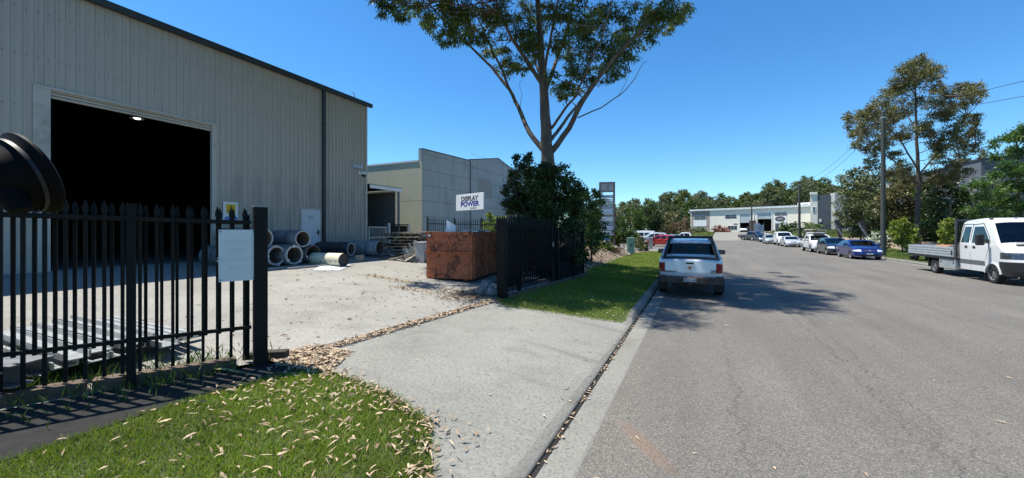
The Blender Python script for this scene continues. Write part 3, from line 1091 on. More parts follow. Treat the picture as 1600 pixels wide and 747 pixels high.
GA, GB = (-4.61, 9.04), (-4.16, 15.5)
def right_fence():
    d = Vector((GB[0] - GA[0], GB[1] - GA[1])).normalized()
    rz = math.atan2(d.y, d.x)
    n = Vector((-d.y, d.x))
    g = thing("sliding_gate", "dense black picket gate in tree shade between the skip and the lawn", "gate", (GA[0], GA[1], gz(*GA)))
    fence_post(g, GA[0], GA[1], 0.2, 2.05, None, rz)
    e = online(862, GA, GB)
    picket_run(g, (GA[0] + d.x * 0.1, GA[1] + d.y * 0.1), e, 0.125, 0.14, 2.02, (0.28, 1.78), first=0.06)
    part("stile", MB().cbox((e[0], e[1], gz(*e) + 1.02), (0.06, 0.06, 2.0), rz), BLACK, g, True)
    part("latch", MB().cbox((e[0] + 0.03, e[1], gz(*e) + 1.35), (0.05, 0.08, 0.14), rz), GALV, g, True)
    b = thing("picket_fence", "second row of black pickets with taller back posts just behind the dense gate", "fence", (GA[0] + n.x * 0.22, GA[1] + n.y * 0.22, gz(*GA)))
    A2 = (GA[0] + n.x * 0.22, GA[1] + n.y * 0.22)
    B2 = (e[0] + n.x * 0.22 + d.x * 0.6, e[1] + n.y * 0.22 + d.y * 0.6)
    picket_run(b, A2, B2, 0.125, 0.2, 2.2, (0.4, 1.86), first=0.1)
    for k in (0.35, 0.98):
        q = (A2[0] + (B2[0] - A2[0]) * k, A2[1] + (B2[1] - A2[1]) * k)
        fence_post(b, q[0], q[1], 0.08, 2.2, None, rz)
    f = thing("picket_fence", "shaded black fence panel between the dense gate and the mulch bed", "fence", (e[0], e[1], gz(*e)))
    e1 = (e[0] + d.x * 0.1, e[1] + d.y * 0.1)
    picket_run(f, e1, GB, 0.14, 0.1, 1.78, (0.75, 1.72), first=0.1)
    for px in (871, 897, 911):
        q = online(px, GA, GB)
        fence_post(f, q[0], q[1], 0.075, 1.86, None, rz)
    q0, q1 = online(866, GA, GB), online(896, GA, GB)
    z0 = gz(*q0)
    pn = MB().beam((q0[0] - 0.06, q0[1], z0 + 0.38), (q1[0] - 0.06, q1[1], gz(*q1) + 0.38), 0.03, 0.62)
    part("lower_panel", pn, M("dull_panel", (0.05, 0.05, 0.05), 0.6, var=0.3), f, True)
    k = MB()
    for s in range(6):
        pass
    st = thing("garden_edging", "low weathered timber edging along the foot of the shaded fence", "edging", (GA[0], GA[1], gz(*GA)))
    L = (Vector(GB) - Vector(GA)).length
    for i in range(4):
        a, bb = Vector(GA) + d * (0.12 + L * i / 4), Vector(GA) + d * (L * (i + 1) / 4)
        part("plank", MB().beam((a.x + 0.1, a.y, gz(a.x, a.y) + 0.04), (bb.x + 0.1, bb.y, gz(bb.x, bb.y) + 0.04), 0.07, 0.14), M("old_timber", (0.10, 0.075, 0.055), 0.9, var=0.35, scale=8, stretch=(1, 0.2, 1)), st, True)
right_fence()

def back_fence():
    A, B = onground(668, 21.0), onground(792, 19.2)
    GREEN = M("fence_green", (0.03, 0.05, 0.048), 0.5)
    t = thing("picket_fence", "dark green tall tubular fence behind the skip dividing the two lots", "fence", tuple(A))
    global BLACK
    keep = BLACK
    BLACK = GREEN
    PICKETS.clear()
    picket_run(t, (A.x, A.y), (B.x, B.y), 0.13, 0.1, 1.95, (0.3, 1.62), first=0.1)
    for k in (0.0, 0.36, 0.7, 0.97):
        q = A.lerp(B, k)
        fence_post(t, q.x, q.y, 0.07, 1.98)
    BLACK = keep
    PICKETS.clear()
back_fence()
# ------------------------------------------------------------------ the building next door
CREAM = M("cream_panel", (0.56, 0.53, 0.38), 0.8, var=0.05, scale=0.8, dirt=(0.42, 0.40, 0.32), dlo=0.55, dhi=0.85)
GREYP = M("grey_panel", (0.36, 0.40, 0.40), 0.85, var=0.06, scale=0.7, dirt=(0.22, 0.245, 0.245), dlo=0.5, dhi=0.85, stretch=(1, 1, 0.35))
PATCH = M("painted_out_patch", (0.30, 0.30, 0.28), 0.8, var=0.05)
JOINT = M("panel_joint", (0.10, 0.11, 0.11), 0.9)
WHITE = M("white_paint", (0.72, 0.73, 0.73), 0.45, var=0.05, scale=1.5)
BLUE = M("sign_deep_blue", (0.012, 0.035, 0.25), 0.4)

def neighbour():
    X, Y, z0 = -17.0, 21.2, 0.9
    t = thing("panel_building", "cream and blue grey concrete panel building behind the blue lettered sign", "building", (X, Y, z0))
    core = MB()
    prof = [(Y, 7.75), (27.4, 7.95), (27.42, 8.05), (32.4, 9.0), (34.6, 8.6), (46, 6.2)]
    k = MB()
    n = len(prof)
    k.v = [(X - 0.06, y, z0) for y, z in prof] + [(X - 0.06, y, z) for y, z in prof]
    k.f = [(i, i + 1, i + 1 + n, i + n) for i in range(n - 1)]
    k.v += [(X - 0.3, y, z0) for y, z in prof] + [(X - 0.3, y, z) for y, z in prof]
    k.f += [(i + 3 * n, i + 1 + 3 * n, i + 1 + 2 * n, i + 2 * n) for i in range(n - 1)]
    k.f += [(i + n, i + 1 + n, i + 1 + 3 * n, i + 3 * n) for i in range(n - 1)]
    k.f += [(0, n, 3 * n, 2 * n)]
    part("wall", k, JOINT, t, True)
    part("roof", MB().box(-34, Y + 0.3, 6.5, X - 0.31, 46, 6.6), JOINT, t, True)
    part("rear_wall", MB().box(-34.2, Y + 0.3, z0, -34, 46, 6.55).box(-34, 45.8, z0, X - 0.31, 46, 6.2), JOINT, t, True)
    def topz(y):
        for (y0, a), (y1, b) in zip(prof, prof[1:]):
            if y0 <= y <= y1:
                return a + (b - a) * (y - y0) / (y1 - y0)
        return prof[-1][1]
    cols = [Y, 27.4, 33.4, 39.5, 46]
    for c0, c1 in zip(cols, cols[1:]):
        z = z0
        while z < 9:
            z1 = z + 1.1
            a, b = c0 + 0.015, c1 - 0.015
            ta, tb = topz(a + 0.03), topz(b)
            if z > max(ta, tb) - 0.05:
                break
            steps = [a + (b - a) * i / 6 for i in range(7)]
            m = MB()
            lo = [(X, y, z + 0.011) for y in steps]
            hi = [(X, y, min(z1 - 0.011, max(topz(max(y, Y)), z + 0.012))) for y in steps]
            bk = [(X - 0.055, p[1], p[2]) for p in hi]
            bl = [(X - 0.055, p[1], p[2]) for p in lo]
            m.v = lo + hi + bk + bl
            q = 7
            for i in range(6):
                m.f += [(i, i + 1, i + 1 + q, i + q), (i + q, i + q + 1, i + 2 * q + 1, i + 2 * q), (i + 1, i, i + 3 * q, i + 3 * q + 1)]
            m.f += [(0, q, 2 * q, 3 * q), (6 + q, 6, 6 + 3 * q, 6 + 2 * q)]
            part("panel", m, GREYP, t, True)
            z = z1
    cap = MB()
    for (y0, a), (y1, b) in zip(prof, prof[1:]):
        if y1 - y0 > 0.1:
            cap.beam((X - 0.14, y0, a + 0.03), (X - 0.14, y1, b + 0.03), 0.36, 0.06)
    part("parapet_cap", cap, DARKTRIM, t, True)
    # cream wall facing the street's near end
    zs = [z0, 4.2, 6.9]
    for a, b in zip(zs, zs[1:]):
        for x1, x0 in ((X - 0.0, -22.8), (-22.8, -28.4), (-28.4, -34)):
            part("panel", MB().box(x0 + 0.01, Y - 0.05, a + 0.01, x1 - 0.0 - 0.01, Y, b - 0.01), CREAM, t, True, label="cream painted concrete wall panel")
    part("wall", MB().box(-34, Y + 0.001, z0, X - 0.32, Y + 0.2, 6.88), JOINT, t, True)
    part("parapet_cap", MB().box(-34.05, Y - 0.09, 6.9, X - 0.3, Y + 0.22, 7.02), WHITE, t, True, label="pale metal capping over the cream wall")
    part("parapet_return", MB().box(X - 0.32, Y - 0.03, 6.6, X - 0.062, Y + 0.015, 7.74), GREYP, t, True)
    dpp = MB().box(X + 0.005, 27.36, 1.0, X + 0.085, 27.45, 7.9)
    part("downpipe", dpp, M("pipe_grey", (0.20, 0.22, 0.225), 0.5), t, True)
    part("painted_patch", MB().box(X + 0.002, 28.7, 5.05, X + 0.006, 31.2, 6.75), PATCH, t, True)
    # shop end: blue and white awning, canopy, glazing
    aw = thing("awning_sign", "blue ended white awning sign jutting from the grey building behind the dark bush", "sign", (X, 34, 4.6))
    part("end_panel", MB().box(X + 0.01, 33.95, 4.35, X + 2.2, 34.0, 5.35), BLUE, aw, True)
    part("face", MB().box(X + 0.01, 34.0, 4.35, X + 2.2, 34.3, 5.35), WHITE, aw, True)
    part("face", MB().box(X + 0.02, 33.94, 5.0, X + 1.6, 33.95, 5.2).box(X + 0.9, 33.935, 4.5, X + 2.1, 33.945, 4.9), WHITE, aw, True, label="white printed band on the blue end")
    part("canopy", MB().box(X + 0.02, 34.0, 3.75, X + 2.6, 40, 4.0), DARKTRIM, aw, True)
    for i in range(3):
        part("glazing", MB().box(X + 0.3 + i * 0.8, 34.2, 1.0, X + 1.0 + i * 0.8, 34.25, 3.6), M("shop_glass", (0.10, 0.13, 0.15), 0.1, spec=0.6), aw, True)
        part("mullion", MB().box(X + 1.0 + i * 0.8, 34.15, 1.0, X + 1.1 + i * 0.8, 34.26, 3.7), WHITE, aw, True)
    part("sign_box", MB().box(X + 0.01, 33.6, 5.7, X + 0.55, 33.75, 6.5), M("sky_blue_sign", (0.10, 0.30, 0.62), 0.4), t, True)
neighbour()

def carport():
    t = thing("carport", "low skillion carport with pale fascia between warehouse and cream wall", "carport", (-15.5, 16, 1.0))
    part("roof", MB().box(-26, 14.9, 4.50, -15.4, 17.3, 4.58), DARKTRIM, t, True)
    part("fascia", MB().box(-15.395, 14.9, 4.36, -15.36, 17.32, 4.54), WHITE, t, True)
    part("purlin", MB().box(-26, 16.2, 4.36, -15.4, 16.3, 4.498), DARKTRIM, t, True)
    part("post", MB().box(-15.52, 17.1, 0.9, -15.42, 17.2, 4.498), M("pipe_grey", (0.2, 0.2, 0.2)), t, True)
    part("back_wall", MB().box(-26.1, 14.9, 0.9, -26, 20.9, 4.6), INSIDE, t, True)
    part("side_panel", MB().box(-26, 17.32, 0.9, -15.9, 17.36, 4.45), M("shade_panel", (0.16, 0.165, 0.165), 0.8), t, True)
    w = thing("steel_gate", "cream barred double gate beside the warehouse corner", "gate", (-15.42, 15.5, 1.0))
    cw = M("gate_cream", (0.55, 0.53, 0.46), 0.5)
    for z in (1.1, 1.72, 2.28):
        part("rail", MB().box(-15.45, 14.92, z, -15.41, 16.12, z + 0.05), cw, w, True)
    for y in (14.92, 16.12):
        part("stile", MB().box(-15.452, y - 0.05, 1.05, -15.408, y - 0.002, 2.34), cw, w, True)
    bm = MB().box(-0.008, -0.008, 0, 0.008, 0.008, 1.15)
    bar = mesh_from("bar", bm.v, bm.f, cw)
    for i in range(11):
        sameparts(bar, "bar", w, (-0.01, -0.48 + i * 0.1, 0.12))
    part("emblem", MB().lathe([(0.10, 0), (0.13, 0), (0.13, 0.02), (0.10, 0.02)], 16, Matrix.Translation((-15.40, 15.45, 1.42)) @ Matrix.Rotation(math.radians(90), 4, 'Y'), True), cw, w, True)
    b = thing("steel_gate", "black barred gate between two pale posts in front of the cream wall", "gate", (-15.4, 17, 1.0))
    for y in (16.3, 17.95):
        part("post", MB().box(-15.47, y - 0.06, 0.95, -15.35, y + 0.06, 2.55), M("post_pale", (0.45, 0.46, 0.45), 0.6), b, True)
    for z in (1.15, 2.45):
        part("rail", MB().box(-15.43, 16.37, z, -15.39, 17.88, z + 0.05), BLACK, b, True)
    bm = MB().box(-0.011, -0.011, 0, 0.011, 0.011, 1.3)
    bar = mesh_from("bar", bm.v, bm.f, BLACK)
    for i in range(14):
        sameparts(bar, "bar", b, (-0.01, -0.58 + i * 0.11, 0.17))
    part("mesh_backing", MB().box(-15.455, 16.4, 1.1, -15.45, 17.85, 2.4), M("mesh_dark", (0.03, 0.03, 0.03), 0.8), b, True)
carport()

def sign_board():
    A, B = P(712.5, 300, 22.9), P(755.5, 300, 21.1)
    dx = Vector((B.x - A.x, B.y - A.y, 0))
    W = dx.length
    ang = math.atan2(dx.y, dx.x)
    c = (A + B) / 2
    zb = EYE + 32.6 * 22 / 600
    H = 25.5 * 22 / 600
    t = thing("lettered_sign", "white sign board on posts reading DISPLAY POWER in black and blue", "sign", (c.x, c.y, zb), ang)
    part("board", MB().box(-W / 2, 0, 0, W / 2, 0.06, H), M("signboard_white", (0.80, 0.82, 0.84), 0.4, var=0.03), t, bevel=0.008)
    blk = M("print_black", (0.012, 0.012, 0.02), 0.5)
    blu = M("print_blue", (0.01, 0.03, 0.30), 0.5)
    rot = (math.radians(90), 0, 0)
    text("lettering", "DISPLAY", 0.37, blk, t, (0.02, -0.004, H * 0.70), rot, 0.002, sx=1.12, bold=0.010)
    text("lettering", "POWER", 0.38, blu, t, (0.04, -0.004, H * 0.37), rot, 0.002, sx=1.28, bold=0.012)
    text("lettering", "GROUP", 0.10, blk, t, (0.38, -0.004, H * 0.11), rot, 0.002, sx=1.0, bold=0.006, space=1.9)
    g0 = gz(c.x, c.y)
    for sx in (-1, 1):
        part("post", MB().tube([(sx * (W / 2 - 0.03), 0.09, g0 - zb - 0.2), (sx * (W / 2 - 0.03), 0.09, H - 0.05)], 0.03, 8), GALV, t, smooth=60)
sign_board()

# ------------------------------------------------------------------ things in the yard
def rust_mat():
    m = bpy.data.materials.new("rusted_orange_paint")
    n, l = nodes_of(m)
    b = n["Principled BSDF"]
    v = coords(n)
    base = ramp(n, [(0.3, (0.37, 0.098, 0.038)), (0.7, (0.49, 0.145, 0.058))])
    l.new(noise(n, l, v, 1.6, 5), base.inputs[0])
    st = ramp(n, [(0.52, (0, 0, 0)), (0.60, (0.92, 0.92, 0.92))])
    l.new(noise(n, l, scaled(n, l, v, (1.3, 1.3, 0.75)), 3.4, 9, 0.72, 1.2), st.inputs[0])
    c = mixc(n, l, st.outputs[0], base.outputs[0], (0.060, 0.022, 0.014))
    sc = ramp(n, [(0.60, (0, 0, 0)), (0.65, (1, 1, 1))])
    l.new(noise(n, l, scaled(n, l, v, (3, 3, 0.5)), 3.5, 8, 0.75, 0.8), sc.inputs[0])
    c = mixc(n, l, sc.outputs[0], c, (0.025, 0.016, 0.013))
    s3 = ramp(n, [(0.53, (0, 0, 0)), (0.59, (0.8, 0.8, 0.8))])
    l.new(noise(n, l, scaled(n, l, v, (1, 1, 0.8)), 9.0, 8, 0.8, 1.0), s3.inputs[0])
    c = mixc(n, l, s3.outputs[0], c, (0.075, 0.026, 0.016))
    l.new(c, b.inputs['Base Color'])
    b.inputs['Roughness'].default_value = 0.75
    bn = n.new("ShaderNodeBump")
    bn.inputs['Strength'].default_value = 0.5
    bn.inputs['Distance'].default_value = 0.02
    l.new(noise(n, l, v, 2.5, 6), bn.inputs['Height'])
    l.new(bn.outputs[0], b.inputs['Normal'])
    return m

def skip_bin():
    R = rust_mat()
    c0 = Vector((-8.05, 10.25, 0))
    c1 = Vector((-6.43, 10.5, 0))
    ang = math.atan2(c1.y - c0.y, c1.x - c0.x)
    W, L, H = (c1 - c0).length, 3.6, 1.58
    g = gz(-7.2, 10.5) + 0.0
    t = thing("skip_bin", "rusty orange steel skip bin half hidden by the black picket gate", "skip bin", (c0.x, c0.y, g), ang)
    th, b = 0.05, 0.07
    part("floor", MB().box(0.06, 0.06, b, W - 0.06, L - 0.06, b + 0.06), R, t)
    part("front_wall", MB().box(0, 0, b + 0.02, W, th, H), R, t)
    part("rear_wall", MB().box(0, L - th, b + 0.02, W, L, H), R, t)
    part("side_wall", MB().box(W - th, th, b, W, L - th, H), R, t)
    part("side_wall", MB().box(0, th, b, th, L - th, H), R, t)
    part("rim", MB().box(-0.03, -0.035, H - 0.10, W + 0.03, 0.0, H + 0.015), R, t)
    part("rim", MB().box(W, 0.002, H - 0.10, W + 0.035, L, H + 0.012), R, t)
    part("waist_rail", MB().box(-0.03, -0.07, 0.88, W + 0.03, -0.002, 0.95), R, t)
    part("waist_rail", MB().box(W + 0.002, -0.02, 0.86, W + 0.04, L, 0.94), R, t)
    part("sill", MB().box(0.0, -0.02, b - 0.0, W, -0.001, b + 0.10), R, t)
    rib = MB().box(0, 0, b + 0.05, 0.055, 0.06, H - 0.11)
    rm = mesh_from("stiffener", rib.v, rib.f, R)
    for y in (0.05, 1.15, 2.3, 3.5):
        sameparts(rm, "stiffener", t, (W + 0.001, y, 0))
    fr = MB()
    for (x0, z0, x1, z1) in ((0.22, 1.06, 0.44, 1.075), (0.22, 1.25, 0.44, 1.265), (0.22, 1.075, 0.235, 1.25), (0.425, 1.075, 0.44, 1.25)):
        fr.box(x0, -0.012, z0, x1, -0.001, z1)
    part("plate_frame", fr, R, t)
    part("label", MB().box(0.07, -0.04, 1.44, 0.17, -0.036, 1.50), WHITE, t)
    for x in (0.25, W - 0.35):
        part("skid", MB().box(x, 0.1, 0.0, x + 0.12, L - 0.1, b), R, t)
    # rubbish in it
    M3 = WM[t]
    def rub(name, label, cat, mb, mat):
        o = solid(name, MB().add([M3 @ Vector(p) for p in mb.v], mb.f), mat, label, cat, origin=tuple(M3 @ Vector(mb.v[0])))
        return o
    fillm = MB()
    random.seed(3)
    gx, gy = 7, 12
    for j in range(gy):
        for i in range(gx):
            fillm.v.append((0.06 + (W - 0.12) * i / (gx - 1), 0.06 + (L - 0.12) * j / (gy - 1), H - 0.22 + random.uniform(-0.1, 0.18)))
    fillm.f = [(j * gx + i, j * gx + i + 1, (j + 1) * gx + i + 1, (j + 1) * gx + i) for j in range(gy - 1) for i in range(gx - 1)]
    o = rub("rubbish", "dark mixed rubbish filling the rusty skip nearly to its rim", "rubbish", fillm, M("rubbish", (0.10, 0.09, 0.08), 0.9, var=0.6, scale=5))
    o['kind'] = 'stuff'
    pc = MB().add([(0.42, 0.5, H - 0.1), (0.80, 0.5, H - 0.1), (0.80, 0.56, H + 0.22), (0.42, 0.62, H + 0.42),
                   (0.42, 0.515, H - 0.1), (0.80, 0.515, H - 0.1), (0.80, 0.575, H + 0.22), (0.42, 0.635, H + 0.42)],
                  [(0, 1, 2, 3), (7, 6, 5, 4), (0, 4, 5, 1), (1, 5, 6, 2), (2, 6, 7, 3), (3, 7, 4, 0)])
    rub("plaster_offcut", "slanted white sheet offcut poking up from the rusty skip", "sheet", pc, WHITE)
    pl = MB().beam((0.5, 1.0, H + 0.06), (1.7, 1.3, H + 0.09), 0.3, 0.04)
    rub("timber_board", "pale board lying across the top of the rusty skip", "board", pl, M("pale_timber", (0.45, 0.36, 0.24), 0.8, var=0.2, scale=5))
    wl_ = MB()
    for i in range(5):
        wl_.cbox((1.2 + random.uniform(-0.2, 0.3), 0.5 + i * 0.3, H + random.uniform(-0.02, 0.07)), (0.22, 0.16, 0.1), random.uniform(0, 3))
    o = rub("plastic_scraps", "white crumpled scraps on the rubbish near the skip's rim", "scraps", wl_, WHITE)
    o['kind'] = 'stuff'
skip_bin()

SHELL = M("roll_shell", (0.16, 0.17, 0.18), 0.5, var=0.3, scale=2.5, dirt=(0.30, 0.31, 0.32), dlo=0.5, dhi=0.7)
RINGM = M("roll_end", (0.40, 0.40, 0.39), 0.7, var=0.15, scale=9)
BORE = M("roll_bore", (0.13, 0.11, 0.095), 0.85, var=0.3, scale=5)
STRAP = M("roll_strap", (0.62, 0.63, 0.62), 0.4)
def hollow_roll(label, front, R, wall, L, rz=0.0, shell=None, ring=None, tabs=(1.6, 3.4, 5.2), tilt=0.0, group="hollow rolls along the warehouse wall", band=None):
    """a thick walled hollow roll whose open end looks along local +x"""
    t = thing("hollow_roll", label, "roll", front, rz, group)
    mx = Matrix.Rotation(math.radians(90), 4, 'Y')
    rnd = [(R, -L), (R * 1.0, -L * 0.75), (R * 1.015, -L * 0.5), (R, -L * 0.25), (R, -0.03), (R - 0.015, -0.004)]
    part("shell", MB().lathe(rnd, 28, mx), shell or SHELL, t, smooth=40)
    part("end_ring", MB().lathe([(R - 0.015, -0.004), (R - 0.02, 0.0), (R - wall + 0.01, 0.0), (R - wall, -0.012)], 28, mx), ring or RINGM, t, smooth=30)
    part("bore", MB().lathe([(R - wall, -0.012), (R - wall, -L), (R, -L)], 28, mx), BORE, t, smooth=40)
    for k in tabs:
        m = Matrix.Rotation(k, 4, 'X') @ Matrix.Translation((0, 0, R - wall / 2))
        part("tab", MB().box(-0.004, -0.03, -wall / 2 - 0.01, 0.012, 0.03, wall / 2 + 0.008, m), STRAP, t)
    for q in (0.3, 0.7):
        part("strap", MB().lathe([(R + 0.004, -L * q), (R + 0.014, -L * q + 0.005), (R + 0.014, -L * q + 0.03), (R + 0.004, -L * q + 0.035)], 28, mx), band or M("dark_band", (0.06, 0.06, 0.06), 0.5), t, smooth=40)
    return t

def rolls():
    def c(px, py, R, t=None):
        b = G(px, py)
        return (b.x, b.y, gz(b.x, b.y) + R + 0.03)
    r1 = c(432, 417.0, 0.36)
    hollow_roll("hollow grey roll on the ground nearest the thick fence post", r1, 0.36, 0.085, 2.0, 0.1)
    r2 = c(460.5, 415.5, 0.36)
    hollow_roll("hollow grey roll on the ground under the dark upper roll", r2, 0.36, 0.085, 2.0, 0.05, tabs=(0.1, 2.2, 3.9))
    r3 = c(490, 411.5, 0.34)
    red = M("roll_end_brown", (0.20, 0.12, 0.095), 0.8, var=0.2)
    hollow_roll("hollow roll with brownish end on the ground beside the pale side door", r3, 0.33, 0.045, 1.6, 0.05, ring=red, tabs=(1.9, 4.6))
    t1 = Vector(r2).lerp(Vector(r3), 0.46) + Vector((-0.03, 0.0, 0.57))
    hollow_roll("dark hollow roll lying on top of two others by the side door", tuple(t1), 0.32, 0.06, 1.9, 0.0, tabs=())
    t0 = Vector(r1) + Vector((-0.15, -0.33, 0.60))
    hollow_roll("upper hollow roll partly hidden by the thick fence post", tuple(t0), 0.36, 0.07, 1.9, 0.1, tabs=(2.5,))
    r0 = Vector(r1) + Vector((-0.05, -0.80, 0.03))
    hollow_roll("hollow roll on the ground behind the thick fence post", (r0.x, r0.y, gz(r0.x, r0.y) + 0.39), 0.36, 0.08, 2.0, 0.1)
    blk = M("black_wrap", (0.035, 0.036, 0.038), 0.4, var=0.4, scale=3)
    r4 = c(549, 402.5, 0.34)
    hollow_roll("black wrapped roll on the ground behind the unrolled cream sheet", r4, 0.33, 0.09, 2.0, 0.25, shell=blk, tabs=())
    r5 = c(594, 401.5, 0.37)
    wrap = M("plastic_wrap", (0.22, 0.245, 0.255), 0.3, var=0.35, scale=3, dirt=(0.45, 0.47, 0.48), dlo=0.55, dhi=0.7)
    t5 = hollow_roll("plastic wrapped grey roll at the warehouse corner", r5, 0.36, 0.05, 1.9, 0.2, shell=wrap, ring=M("roll_end_dark", (0.25, 0.26, 0.26), 0.6), tabs=(), band=M("blue_band", (0.03, 0.08, 0.22), 0.5))
    # cream roll with its loose sheet
    b = G(537, 417)
    R = 0.25
    t = thing("cream_roll", "cream sheet roll on the yard with its end unrolled flat", "roll", (b.x, b.y, gz(b.x, b.y) + R), 0.06)
    mx = Matrix.Rotation(math.radians(90), 4, 'Y')
    cr = M("cream_sheet", (0.62, 0.58, 0.43), 0.45, var=0.06)
    part("shell", MB().lathe([(R, -1.5), (R, 0)], 28, mx), cr, t, smooth=40)
    part("end_disc", MB().lathe([(R, 0.0), (R - 0.012, -0.002), (R - 0.02, -0.04), (0.0, -0.05)], 28, mx), M("roll_core", (0.055, 0.052, 0.05), 0.8), t, smooth=30)
    part("end_disc", MB().lathe([(0, -1.46), (R - 0.01, -1.46)], 28, mx), MATS["roll_core"], t)
    for i in range(6):
        part("cut_mark", MB().cbox((-0.13 - i * 0.25, -R * 0.985, -0.05), (0.012, 0.012, 0.09)), MATS["roll_core"], t)
    q = [G(488, 423.5), G(531, 423.5), G(549, 414.5), G(505, 413)]
    m = MB()
    for dz in (0.012, 0.018):
        m.v += [(p.x, p.y, gz(p.x, p.y) + dz) for p in q]
    m.f = [(3, 2, 1, 0), (4, 5, 6, 7), (0, 1, 5, 4), (1, 2, 6, 5), (2, 3, 7, 6), (3, 0, 4, 7)]
    part("loose_sheet", m, M("sheet_back", (0.50, 0.53, 0.54), 0.5), t, True, label="pale flat end of the sheet lying on the concrete")
    bl = G(556, 408)
    solid("timber_block", MB().cbox((bl.x, bl.y + 0.2, gz(bl.x, bl.y) + 0.12), (0.22, 0.3, 0.24), 0.3), M("pale_timber", (0.45, 0.36, 0.24)), "short timber block chocking the cream roll", "block", origin=(bl.x, bl.y, gz(bl.x, bl.y)))
    for i, px in enumerate((430, 470)):
        a = G(px, 421 - i * 2)
        bb = MB().beam((a.x, a.y - 0.5, gz(a.x, a.y) + 0.03), (a.x - 0.05, a.y + 1.2, gz(a.x, a.y) + 0.03), 0.25, 0.05)
        solid("flat_bar", bb, M("flat_steel", (0.28, 0.28, 0.27), 0.5), ("flat grey strip lying in front of the rolls by the post", "flat grey strip lying below the brown ended roll")[i], "strip", origin=tuple(a))
rolls()

